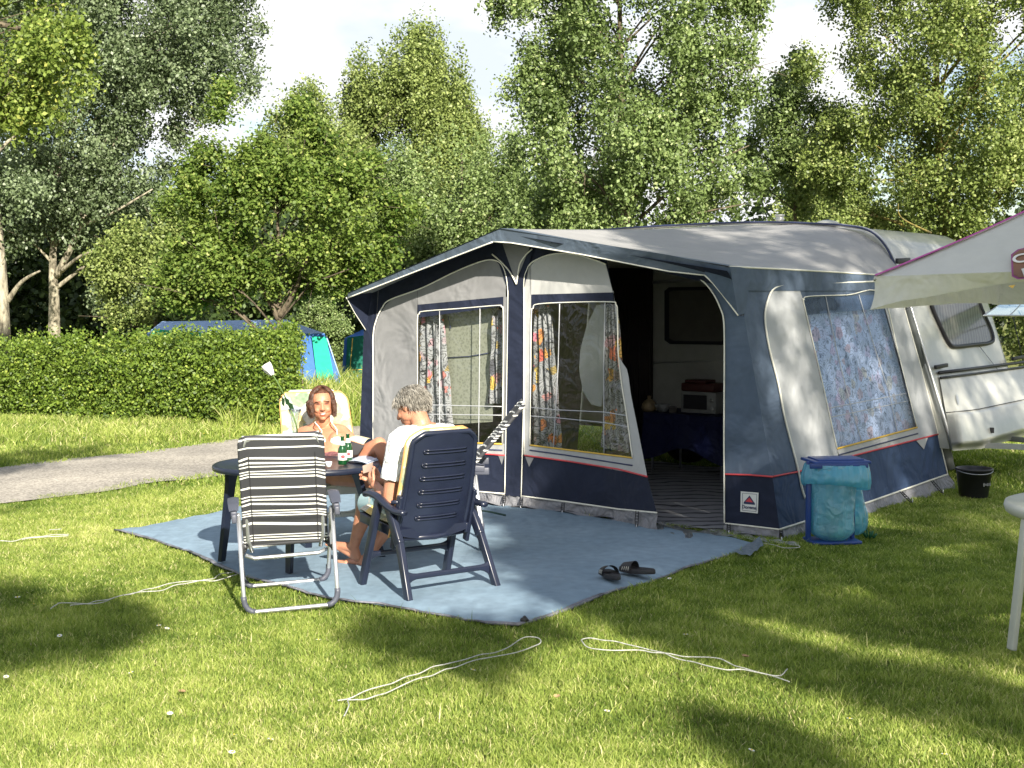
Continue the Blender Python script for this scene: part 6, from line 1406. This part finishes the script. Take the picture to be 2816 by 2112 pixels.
def head(mb, c, M, s=1.0, female=False):
    W = lambda x, y, z: Vector(c) + M @ (Vector((x, y, z)) * s)
    def e(p, r_): mb.ell(W(*p), tuple(v * s for v in r_), M, 20, 14)
    e((0, -.012, .035), (.076, .094, .082)); e((0, .020, -.010), (.066, .068, .085)); e((0, .035, -.062), (.048, .046, .040)); e((0, .058, -.093), (.024, .020, .016))
    for x in (-1, 1): e((x * .034, .060, -.030), (.024, .022, .022)); e((x * .028, .078, .034), (.030, .010, .008)); e((x * .075, -.005, -.008), (.010, .018, .030)); e((x * .042, .015, -.050), (.024, .045, .034))
    mb.caps(W(0, .082, .018), .009 * s, W(0, .106, -.022), .013 * s, 10)
    for x in (-1, 1): e((x * .012, .095, -.027), (.010, .010, .008))
    e((0, .083, -.050), (.024, .012, .006)); e((0, .081, -.066), (.022, .012, .007))
    mb.caps(W(0, -.02, -.04), .055 * s, W(0, -.035, -.13), .053 * s)
    return W
def facepaint(W, M, c, s, skin, lip, brow, teeth=False, squint=True):
    Mi = M.transposed(); c = Vector(c)
    def f(p):
        q = Mi @ (p - c) / s; col = list(skin)
        if q.y > .04:
            ax = abs(q.x)
            if ((ax - .031) / .011) ** 2 + ((q.z - .014) / .0040) ** 2 < 1: col = (.05, .03, .02)
            elif ((ax - .031) / .019) ** 2 + ((q.z - .014) / .010) ** 2 < 1: col = (skin[0] * .55, skin[1] * .45, skin[2] * .45)
            elif abs(q.z - .033 + .10 * (ax - .03) ** 1) < .0042 and .012 < ax < .052: col = brow
            mz = -.058 + (.25 * ax * ax / .03 if teeth else 0); 
            if teeth and ax < .022 and abs(q.z - mz) < .0046 * (1 - (ax / .024) ** 2): col = (.72, .68, .62)
            elif ax < .029 and abs(q.z - mz) < .0105 * (1 - (ax / .031) ** 2): col = lip
        return col
    return f
def strands(name, W, M, s, roots, mat, parent, lenf, seed, n=1500, wid=.0028, flow=None, base=True):
    """locks of hair: thin tapered ribbons-with-thickness grown from an ellipsoid scalp"""
    rs = np.random.RandomState(seed); mb = MB(); k = 0
    while k < n:
        d = Vector(rs.normal(size=3)).normalized()
        if not roots(d): continue
        k += 1
        p = Vector((d.x * .078, -.012 + d.y * .097, .035 + d.z * .086)); nrm = Vector((d.x / .078, d.y / .097, d.z / .086)).normalized()
        dirn = flow(d, rs).normalized(); L_ = lenf(d) * rs.uniform(.7, 1.2); pts = [p * .97]; seg = 6; cur = p.copy(); v = (nrm * .30 + dirn).normalized(); ph = rs.uniform(0, 6.28)
        for i in range(seg):
            cur = cur + v * (L_ / seg); v = (v * .6 + dirn * (.30 - .05 * i) + Vector((0, 0, -.10 - .07 * i)) + Vector((math.sin(ph + i * 1.3), math.cos(ph + i * 1.1), 0)) * .13).normalized()
            e_ = Vector((cur.x / .082, (cur.y + .012) / .101, (cur.z - .035) / .090))
            if e_.length < 1.04: cur = Vector((e_.x * .082, e_.y * .101, e_.z * .090)) / e_.length * 1.05 + Vector((0, -.012, .035))
            pts.append(cur.copy())
        w_ = wid * rs.uniform(.6, 1.3) * s
        mb.tube([W(*q) for q in pts], [w_, w_ * 1.15, w_ * 1.1, w_, w_ * .8, w_ * .5, w_ * .15][:len(pts)], 4, cap=False)
    return mb.build(name, mat, parent)
def hairmat(name, a, c):
    m, t, b = nodes(name); n_ = N(t, 'ShaderNodeTexNoise', {'Vector': objco(t), 'Scale': 34.0, 'Detail': 5.0, 'Roughness': .7}); t.links.new(ramp(t, n_.outputs['Fac'], [(.35, a), (.65, c)]), b.inputs['Base Color'])
    b.inputs['Roughness'].default_value = .42; b.inputs['Specular IOR Level'].default_value = .5; return m
def hand(mb, wrist, dirn, palmn, s=1.0, curl=.5, thumb=1, spread=.10):
    """palm + five separate fingers; dirn = along the fingers, palmn = out of the palm side"""
    d = Vector(dirn).normalized(); pn = (Vector(palmn) - d * Vector(palmn).dot(d)).normalized(); sx = d.cross(pn).normalized()
    w = Vector(wrist); k = w + d * .085 * s
    M = Matrix((sx, d, pn)).transposed()
    mb.ell(w + d * .045 * s, (.040 * s, .056 * s, .016 * s), M, 14, 10); mb.caps(w - d * .02 * s, .025 * s, w + d * .02 * s, .027 * s, 10)
    for i, (off, L_) in enumerate(((-.030, .070), (-.010, .080), (.011, .076), (.030, .060))):
        b0 = w + d * (.082 - .006 * abs(i - 1.3)) * s + sx * off * s; a = curl * .55; v = (d * math.cos(a) + pn * math.sin(a) + sx * off * spread * 10).normalized(); p = b0
        for j, (fr_, r0) in enumerate(((.45, .0092), (.32, .0083), (.23, .0074))):
            q = p + v * L_ * fr_ * s; mb.caps(p, r0 * s, q, r0 * .93 * s, 8); p = q; a += curl * .9; v = (d * math.cos(a) + pn * math.sin(a) + sx * off * spread * 4).normalized()
    t0 = w + d * .025 * s + sx * (-thumb * .030) * s; v = (d * .65 - sx * thumb * .75 + pn * .35).normalized(); t1 = t0 + v * .036 * s; v2 = (d * .85 - sx * thumb * .25 + pn * .55).normalized(); t2 = t1 + v2 * .030 * s; t3 = t2 + (v2 + pn * .4).normalized() * .024 * s
    mb.caps(t0, .014 * s, t1, .0105 * s, 8); mb.caps(t1, .0102 * s, t2, .009 * s, 8); mb.caps(t2, .009 * s, t3, .0078 * s, 8)
def foot(mb, ankle, toe, up, s=1.0):
    a = Vector(ankle); t = Vector(toe); d = (t - a).normalized(); u = Vector(up); u = (u - d * u.dot(d)).normalized(); sx = d.cross(u)
    heel = a - u * .045 * s - d * .035 * s; ball = a + d * .13 * s - u * .045 * s
    mb.caps(a, .036 * s, heel, .030 * s); mb.caps(heel, .030 * s, ball, .026 * s); mb.caps(a + d * .01, .034 * s, ball + u * .005, .024 * s)
    mb.caps(ball - sx * .022 * s, .022 * s, ball + sx * .022 * s, .020 * s); mb.caps(heel + d * .02, .028 * s, ball + sx * .02 * s, .020 * s)
    for i in range(5):
        o_ = -.032 + .016 * i; L_ = (.048, .042, .038, .033, .026)[i]; r_ = (.0125, .009, .0085, .008, .0078)[i]
        mb.caps(ball + sx * o_ * s + d * .012 * s, r_ * s, ball + sx * (o_ * 1.12) * s + d * (L_ + .012) * s - u * .004 * s, r_ * .9 * s, 8)

# ------------------------------------------------------------------ the man
MA = Vector((.81, .58, 0)); MFW = Vector((-.58, .81, 0))           # his right / forward
man = thing('person', 'grey haired man in white t-shirt seated with his back to us in the navy chair', 'person', (-.60, 8.38, .02))
pel = Vector((-.62, 8.43, .50)); che = Vector((-.575, 8.33, .86)); 
shL = P(1098, 1206, 8.27); shR = shL + MA * .38
shL.z = .905; shR.z = .91; nk = (shL + shR) / 2 + MFW * .02 + Vector((0, 0, .05))
hc = P(1130, 1120, 8.44)
HF = (Vector((-.86, .42, -.52))).normalized(); HM = frame(HF, (0.05, .2, 1))
mb = MB()
mb.caps(pel - MA * .07, .115, pel + MA * .07, .115); mb.caps(pel, .125, (pel + che) / 2, .12); mb.caps((pel + che) / 2 - MA * .04, .105, che - MA * .07, .12); mb.caps((pel + che) / 2 + MA * .04, .105, che + MA * .07, .12); mb.caps(che - MA * .06, .115, che + MA * .06, .115)
mb.caps(shL + MA * .02, .058, nk, .055); mb.caps(shR - MA * .02, .058, nk, .055); mb.caps(shL + MA * .03, .065, che - MA * .05, .11); mb.caps(shR - MA * .03, .065, che + MA * .05, .11)
mb.caps(nk - Vector((0, 0, .02)), .062, hc + HM @ Vector((0, -.03, -.06)), .056)
W = head(mb, hc, HM, 1.02)
eL = P(1070, 1386, 8.27); wL = P(1036, 1338, 8.50)
mb.caps(shL, .056, shL.lerp(eL, .5), .053); mb.caps(shL.lerp(eL, .5), .053, eL, .046); mb.caps(eL, .046, eL.lerp(wL, .35), .042); mb.caps(eL.lerp(wL, .35), .042, wL, .027)
eR = shR + MFW * .12 + Vector((.03, 0, -.29)); wR = P(1046, 1322, 8.72)
mb.caps(shR, .056, eR, .042); mb.caps(eR, .043, wR, .027)
hand(mb, wL, P(1006, 1312, 8.60) - wL, Vector((.55, .6, .35)), 1.08, .95, 1); hand(mb, wR, P(1008, 1306, 8.74) - wR, Vector((-.1, -1, .1)), 1.05, .8, -1)
hipL = pel - MA * .09; hipR = pel + MA * .09; kL = P(1004, 1384, 8.86); kR = Vector((-.66, 8.93, .50)); aL = P(972, 1508, 8.92); aR = P(1000, 1548, 8.93)
mb.caps(hipL, .085, kL, .056); mb.caps(hipR, .085, kR, .056)
for k_, a_ in ((kL, aL), (kR, aR)):
    d_ = (a_ - k_); cf = k_ + d_ * .30 - MFW * .018; mb.caps(k_, .054, cf, .056); mb.caps(cf, .056, k_ + d_ * .75, .038); mb.caps(k_ + d_ * .75, .038, a_, .033)
foot(mb, aL, P(928, 1484, 8.98), (.2, -.4, 1), 1.0); foot(mb, aR, P(925, 1512, 9.08), (.2, -.3, 1), 1.02)
SK1, SK2 = (.47, .225, .14), (.52, .235, .135)
bo = remeshed(mb, 'body', .0055, 3, SKW, man)
fpm = facepaint(W, HM, hc, 1.02, SK1, (.42, .16, .12), (.30, .26, .20)); paint(bo, fpm)
# shirt
TS = fabric('white_cotton', (.80, .80, .80), .85, .03, .5, 9.0, .1); mb = MB()
mb.caps(pel - MA * .07, .128, pel + MA * .07, .128); mb.caps(pel, .14, (pel + che) / 2, .138); mb.caps((pel + che) / 2 - MA * .04, .122, che - MA * .07, .134); mb.caps((pel + che) / 2 + MA * .04, .122, che + MA * .07, .134)
mb.caps(shL + MA * .02, .072, nk - Vector((0, 0, .018)), .064); mb.caps(shR - MA * .02, .072, nk - Vector((0, 0, .018)), .064); mb.caps(shL + MA * .03, .078, che - MA * .05, .124); mb.caps(shR - MA * .03, .078, che + MA * .05, .124)
sl = shL.lerp(eL, .62); mb.tube([shL + Vector((0, 0, .03)), shL, shL.lerp(eL, .3), sl], [.05, .072, .074, .080], 16); sr = shR.lerp(eR, .6); mb.tube([shR + Vector((0, 0, .03)), shR, shR.lerp(eR, .3), sr], [.05, .072, .074, .078], 16)
remeshed(mb, 'shirt', .007, 3, TS, man)
m, t, b = nodes('patterned_shorts'); v = N(t, 'ShaderNodeTexVoronoi', {'Vector': objco(t), 'Scale': 16.0}); t.links.new(ramp(t, v.outputs['Color'], [(0, (.30, .52, .58)), (.5, (.45, .62, .66)), (.62, (.05, .08, .12)), (.75, (.62, .66, .62)), (.9, (.12, .3, .36))]), b.inputs['Base Color']); b.inputs['Roughness'].default_value = .8
mb = MB(); mb.caps(pel - MA * .07, .135, pel + MA * .07, .135); mb.tube([hipL, hipL.lerp(kL, .5), hipL.lerp(kL, .86)], [.105, .098, .088], 16); mb.tube([hipR, hipR.lerp(kR, .5), hipR.lerp(kR, .86)], [.105, .098, .088], 16); remeshed(mb, 'shorts', .008, 2, m, man)
GH = hairmat('grey_hair', (.12, .108, .09), (.38, .355, .31))
mroots = lambda d: (d.z > .02 or d.y < -.05) and not (d.y > .62 and d.z < .72) and not (abs(d.x) > .5 and d.y > .1 and d.z < -.02) and d.z > -.55 and not (d.y > .25 and d.z < .14) and not (abs(d.x) > .45 and d.y > -.25 and d.z < -.05)
def mflow(d, rs): return Vector((d.x * .35 + rs.normal() * .25, -.55 * (1 if d.z > .3 else .2) + (.9 if d.y > .55 else 0) + rs.normal() * .2, -.75 + (.5 if d.z > .8 else 0)))
mb = MB(); mb.ell(W(0, -.020, .040), (.082, .096, .086), HM, 20, 14); mb.ell(W(0, -.055, -.005), (.070, .062, .075), HM, 16, 10)
hb_ = remeshed(mb, 'hair', .007, 1, GH, man)
# carve the cap so that the face stays free
me = hb_.data; bm = bmesh.new(); bm.from_mesh(me); Mi = HM.transposed(); dl = []
for v in bm.verts:
    q_ = Mi @ ((XF[hb_.name] @ v.co) - hc) / 1.02
    if q_.y > .035 and q_.z < .085: dl.append(v)
bmesh.ops.delete(bm, geom=dl, context='VERTS'); bm.to_mesh(me); bm.free()
strands('hair_locks', W, HM, 1.02, mroots, GH, hb_, lambda d: .075 if d.z > .2 else .062, 3, 3400, .0019, mflow)
# the sheet he holds
mb = MB(); a = [P(997, 1281, 8.72), P(1026, 1271, 8.66), P(1022, 1296, 8.62), P(999, 1302, 8.68)]; mb.grid(lambda u, v: a[0].lerp(a[1], u).lerp(a[3].lerp(a[2], u), v) + Vector((0, .008 * math.sin(u * 3), 0)), 6, 6); o = mb.build('folded_paper', simple('beige_paper', (.50, .36, .28), .8), None); tag(o, 'folded beige paper held up in the hands of the man', 'paper')

# ------------------------------------------------------------------ the woman
wo = thing('person', 'smiling woman in a white bikini reclining in the white chair behind the table', 'person', (-1.28, 9.7, .02))
pel = Vector((-1.265, 9.66, .53)); che = P(906, 1212, 9.86); sL = P(829, 1192, 9.98); sR = P(938, 1184, 9.86)      # sL: image left, sR: image right
AX = (sR - sL).normalized(); nk = (sL + sR) / 2 + Vector((-.012, .02, .045)); hc = P(886, 1113, 9.86)
HF = Vector((.16, -.97, -.02)); HM = frame(HF, (-.06, .05, 1)); S_ = .98; TN = Vector((.12, -.92, .36)).normalized()   # torso front normal
mb = MB(); mid = (pel + che) / 2
mb.caps(pel - AX * .075, .105, pel + AX * .075, .105); mb.caps(pel, .108, mid, .092); mb.caps(mid - AX * .035, .080, che - AX * .055, .090); mb.caps(mid + AX * .035, .080, che + AX * .055, .090); mb.caps(che - AX * .05, .092, che + AX * .05, .092)
mb.caps(sL + AX * .02, .046, nk, .045); mb.caps(sR - AX * .02, .046, nk, .045); mb.caps(sL + AX * .025, .052, che - AX * .04, .085); mb.caps(sR - AX * .025, .052, che + AX * .04, .085)
mb.caps(nk - Vector((0, 0, .02)), .050, hc + HM @ Vector((0, -.03, -.06)), .046)
W = head(mb, hc, HM, S_, True)
bL = che - AX * .062 + TN * .070 - Vector((0, 0, .015)); bR = che + AX * .062 + TN * .070 - Vector((0, 0, .015))
for b_ in (bL, bR): mb.ell(b_, (.062, .058, .058))
eR_ = P(980, 1222, 9.72); wR_ = P(990, 1232, 9.56); mb.caps(sR, .046, sR.lerp(eR_, .5), .043); mb.caps(sR.lerp(eR_, .5), .043, eR_, .034); mb.caps(eR_, .035, wR_, .023); hand(mb, wR_, Vector((-.25, -.6, -.25)), Vector((-.6, .2, .5)), .92, .6, 1)
eL_ = P(800, 1262, 9.90); wL_ = P(862, 1290, 9.66); mb.caps(sL, .046, sL.lerp(eL_, .5), .043); mb.caps(sL.lerp(eL_, .5), .043, eL_, .034); mb.caps(eL_, .035, wL_, .023); hand(mb, wL_, Vector((.6, -.5, .1)), Vector((.1, .1, -1)), .92, .5, -1)
hR, hL = pel + AX * .085, pel - AX * .085
kR_, aR_ = P(1043, 1222, 9.30), P(1118, 1390, 9.32); kL_, aL_ = P(1000, 1318, 9.30), P(1110, 1350, 9.42)
mb.caps(hR, .082, hR.lerp(kR_, .5), .074); mb.caps(hR.lerp(kR_, .5), .074, kR_, .050); mb.caps(kR_, .050, kR_.lerp(aR_, .3), .052); mb.caps(kR_.lerp(aR_, .3), .052, aR_, .030)
mb.caps(hL, .086, kL_, .060); mb.caps(kL_, .056, aL_, .032)
foot(mb, aR_, aR_ + Vector((.14, .02, -.03)), (0, 0, 1), .92); foot(mb, aL_, aL_ + Vector((.12, .06, .06)), (0, 0, 1), .92)
bo = remeshed(mb, 'body', .0045, 3, SKW, wo); paint(bo, facepaint(W, HM, hc, S_, (.50, .23, .135), (.44, .11, .09), (.12, .06, .03), True))
BK = fabric('white_bikini_cloth', (.78, .76, .64), .7, .03, .3, 14, .1); mb = MB()
for b_, sg in ((bL, -1), (bR, 1)):
    mb.ell(b_ + TN * .012 - Vector((0, 0, .010)), (.056, .052, .050))
remeshed(mb, 'bikini_top', .0045, 2, BK, wo)
mb = MB()
for b_, s_, px in ((bL, -1, (868, 1160)), (bR, 1, (911, 1158))):
    tp = P(px[0], px[1], 9.86) ; mb.tube([b_ + TN * .055 + Vector((0, 0, .02)), b_ + TN * .035 + Vector((0, 0, .062)), (b_ + tp) / 2 + TN * .052 + Vector((0, 0, .02)), tp - Vector((0, .035, -.0)), tp + Vector((0, .04, .0))], .0042, 6)
mb.tube([bL + TN * .04 + AX * .04 - Vector((0, 0, .03)), (bL + bR) / 2 + TN * .032 - Vector((0, 0, .035)), bR + TN * .04 - AX * .04 - Vector((0, 0, .03))], .004, 6)
mb.build('bikini_strap', BK, wo)
mb = MB(); mb.caps(pel - AX * .075 + Vector((0, 0, .01)), .112, pel + AX * .075 + Vector((0, 0, .01)), .112); mb.tube([pel, pel.lerp(mid, .75)], [.116, .100], 16); remeshed(mb, 'wrap', .007, 2, fabric('mauve_wrap_cloth', (.16, .065, .07), .85, .2, .6, 12), wo)
BH = hairmat('brown_hair', (.030, .012, .007), (.12, .052, .028))
wroots = lambda d: (d.z > .1 or d.y < -.05) and not (d.y > .30 and d.z < .72) and not (d.y > .05 and d.z < .35)
def wflow(d, rs): sg = 1 if d.x > -.12 else -1; return Vector((sg * (1.1 if d.z > .55 else .10) + rs.normal() * .12, -.35 + rs.normal() * .10, (-.25 if d.z > .55 else -1.0)))
mb = MB(); mb.ell(W(0, -.022, .042), (.083, .094, .086), HM, 20, 14); mb.ell(W(0, -.055, -.02), (.082, .05, .095), HM, 16, 10); hb_ = remeshed(mb, 'hair', .006, 1, BH, wo)
me = hb_.data; bm = bmesh.new(); bm.from_mesh(me); Mi = HM.transposed(); dl = []
for v in bm.verts:
    q_ = Mi @ ((XF[hb_.name] @ v.co) - hc) / S_
    if q_.y > .022 and q_.z < .088: dl.append(v)
bmesh.ops.delete(bm, geom=dl, context='VERTS'); bm.to_mesh(me); bm.free()
rs = np.random.RandomState(5); mb = MB()
for k in range(3600):       # locks falling from a crown parting, round the skull, then hanging to the jaw
    ph = rs.uniform(-math.pi, math.pi); fr = abs(ph) < R(52); rr = 1.03 + .17 * rs.uniform() ** 1.5; pts = []
    t0 = R(rs.uniform(4, 30)); t1 = R(rs.uniform(36, 44)) if fr else R(88); ph1 = ph
    if fr: ph1 = math.copysign(R(58), ph + .2) * rs.uniform(.75, 1.05); t0 = R(rs.uniform(2, 12))
    q_ = None
    for i in range(8):
        f_ = i / 7; th = t0 + (t1 - t0) * f_; pp = ph + (ph1 - ph) * f_
        q_ = Vector((math.sin(pp) * math.sin(th) * .081 * rr, -.014 + math.cos(pp) * math.sin(th) * .100 * rr, .035 + math.cos(th) * .089 * rr)); pts.append(q_)
    if fr and rs.uniform() < .8:
        pass
    if not fr or True:
        if fr:
            pe = math.copysign(R(66), ph1); 
            for i in range(1, 5):
                th = t1 + (R(84) - t1) * i / 4; pp = ph1 + (pe - ph1) * i / 4; q_ = Vector((math.sin(pp) * math.sin(th) * .083 * rr, -.014 + math.cos(pp) * math.sin(th) * .098 * rr, .035 + math.cos(th) * .089 * rr)); pts.append(q_)
        dl_ = rs.uniform(.085, .135); w0 = rs.uniform(0, 6.28); ox = Vector((q_.x, q_.y + .014, 0)).normalized()
        for i in range(1, 7):
            f_ = i / 6; pts.append(q_ + Vector((0, 0, -dl_ * f_)) + ox * (.008 * math.sin(f_ * 3.0 + .3) + .008 * math.sin(f_ * 8 + w0)) + Vector((.008 * math.sin(f_ * 7 + w0), .008 * math.cos(f_ * 6 + w0), .004 * math.sin(w0))))
    n_ = len(pts); w_ = .0017 * rs.uniform(.6, 1.3)
    mb.tube([W(*q) for q in pts], [w_ * (1.15 - .9 * (i / (n_ - 1)) ** 3) for i in range(n_)], 4, cap=False)
mb.build('hair_locks', BH, hb_)
# the open book in her lap
t = thing('book', 'open dark covered book resting against the raised knee of the woman', 'book', P(975, 1230, 9.4))
mb = MB(); a = [P(950, 1210, 9.42), P(1001, 1226, 9.30), P(984, 1250, 9.24), P(948, 1252, 9.38)]; mb.grid(lambda u, v: a[0].lerp(a[1], u).lerp(a[3].lerp(a[2], u), v), 4, 4); mb.grid(lambda u, v: a[0].lerp(a[1], u).lerp(a[3].lerp(a[2], u), v) + Vector((.004, .006, .002)), 4, 4); mb.build('cover', simple('charcoal_cover', (.055, .05, .05), .5), t)
mb = MB(); a2 = [P(952, 1207, 9.44), P(1000, 1222, 9.32), P(1021, 1206, 9.40), P(1000, 1201, 9.46)]; mb.grid(lambda u, v: a2[0].lerp(a2[1], u).lerp(a2[3].lerp(a2[2], u), v) + Vector((0, 0, .014 * math.sin(v * 3.14))), 6, 8); mb.build('pages', simple('cream_pages', (.68, .60, .38), .8), t)
def shade_tree(label, base, spots, hts, seed, n=230, ls=.11):
    """spots: (ground x, ground y, radius). A leaf clump hangs on the sun ray of every spot, behind the camera or above the frame."""
    rs = np.random.RandomState(seed); cl = []
    for i, (gx, gy, r_) in enumerate(spots):
        h = rs.uniform(*hts); p = shade_at(gx, gy, h); cl.append((p.x, p.y, p.z, r_))
    cl = np.array(cl); top = (cl[:, 0].mean(), cl[:, 1].mean(), cl[:, 2].max() + .5)
    return tree('shade_tree', label, 'tree', base, .16, top, cl, n, ls, LF_CTR, BK_BRN, limbs=0, seed=seed)
def band(pts, r, n, seed, jit=.12):
    rs = np.random.RandomState(seed); o = []
    for i in range(n):
        x, y = polyat(pts, rs.uniform()); g = G(x, y); o.append((g.x + rs.normal(0, jit), g.y + rs.normal(0, jit * 2), r * rs.uniform(.6, 1.2)))
    return o
sp = []
sp += band([(1700, 1688), (1950, 1745), (2168, 1812), (2488, 1900), (2816, 1950)], .17, 46, 1, .05)
sp += band([(1830, 1610), (2050, 1640), (2300, 1680), (2600, 1720), (2900, 1780)], .18, 52, 2, .06)
sp += band([(1900, 1575), (2200, 1560), (2500, 1590), (2900, 1640)], .20, 34, 3, .10)
sp += band([(2240, 1510), (2420, 1530), (2700, 1560), (2900, 1500)], .17, 13, 4, .12)
sp += band([(1980, 2010), (2100, 2060), (2260, 2120)], .12, 5, 5, .05)
sp += band([(2600, 1900), (2700, 1960), (2900, 2000)], .14, 9, 6, .05)
sp += band([(1040, 1745), (1200, 1760), (1350, 1770), (1490, 1790)], .14, 11, 7, .08)
sp += band([(1400, 1530), (1560, 1545), (1680, 1520)], .16, 22, 8, .04) + band([(1380, 1425), (1600, 1440), (1850, 1462)], .18, 28, 13, .04) + band([(1700, 1500), (1850, 1530), (2060, 1510)], .18, 24, 14, .06) + band([(1500, 1610), (1600, 1640), (1700, 1600)], .13, 12, 15, .05) + band([(1450, 1480), (1620, 1500)], .10, 8, 16, .05)
shade_tree('leafy shade tree behind the photographer to the right', (8.6, -6.0, 0), sp, (4.8, 5.8), 61, 300, .06)
sp = band([(-40, 1720), (60, 1740), (180, 1730), (300, 1700)], .17, 22, 9, .16) + band([(-60, 1640), (20, 1640)], .15, 6, 10, .1) + band([(-80, 1275), (20, 1270), (110, 1265)], .40, 14, 11, .3)
shade_tree('leafy shade tree behind the photographer to the left', (-6.6, -7.5, 0), sp, (5.5, 6.5), 62, 230, .065)
rs = np.random.RandomState(77); sp = []
while len(sp) < 190:                                    # dapple over groundsheet edge, awning and caravan
    gx = rs.uniform(-1.4, 5.6); gy = rs.uniform(9.2, 21.5)
    lim = .55 + (gy - 9.6) * -.17 if gy < 16 else -.6
    if gx < lim: continue
    sp.append((gx, gy, rs.uniform(.16, .42)))
shade_tree('tall shade tree behind the photographer nearest the parasol', (9.5, -1.0, 0), sp, (7.5, 9.5), 63, 210)
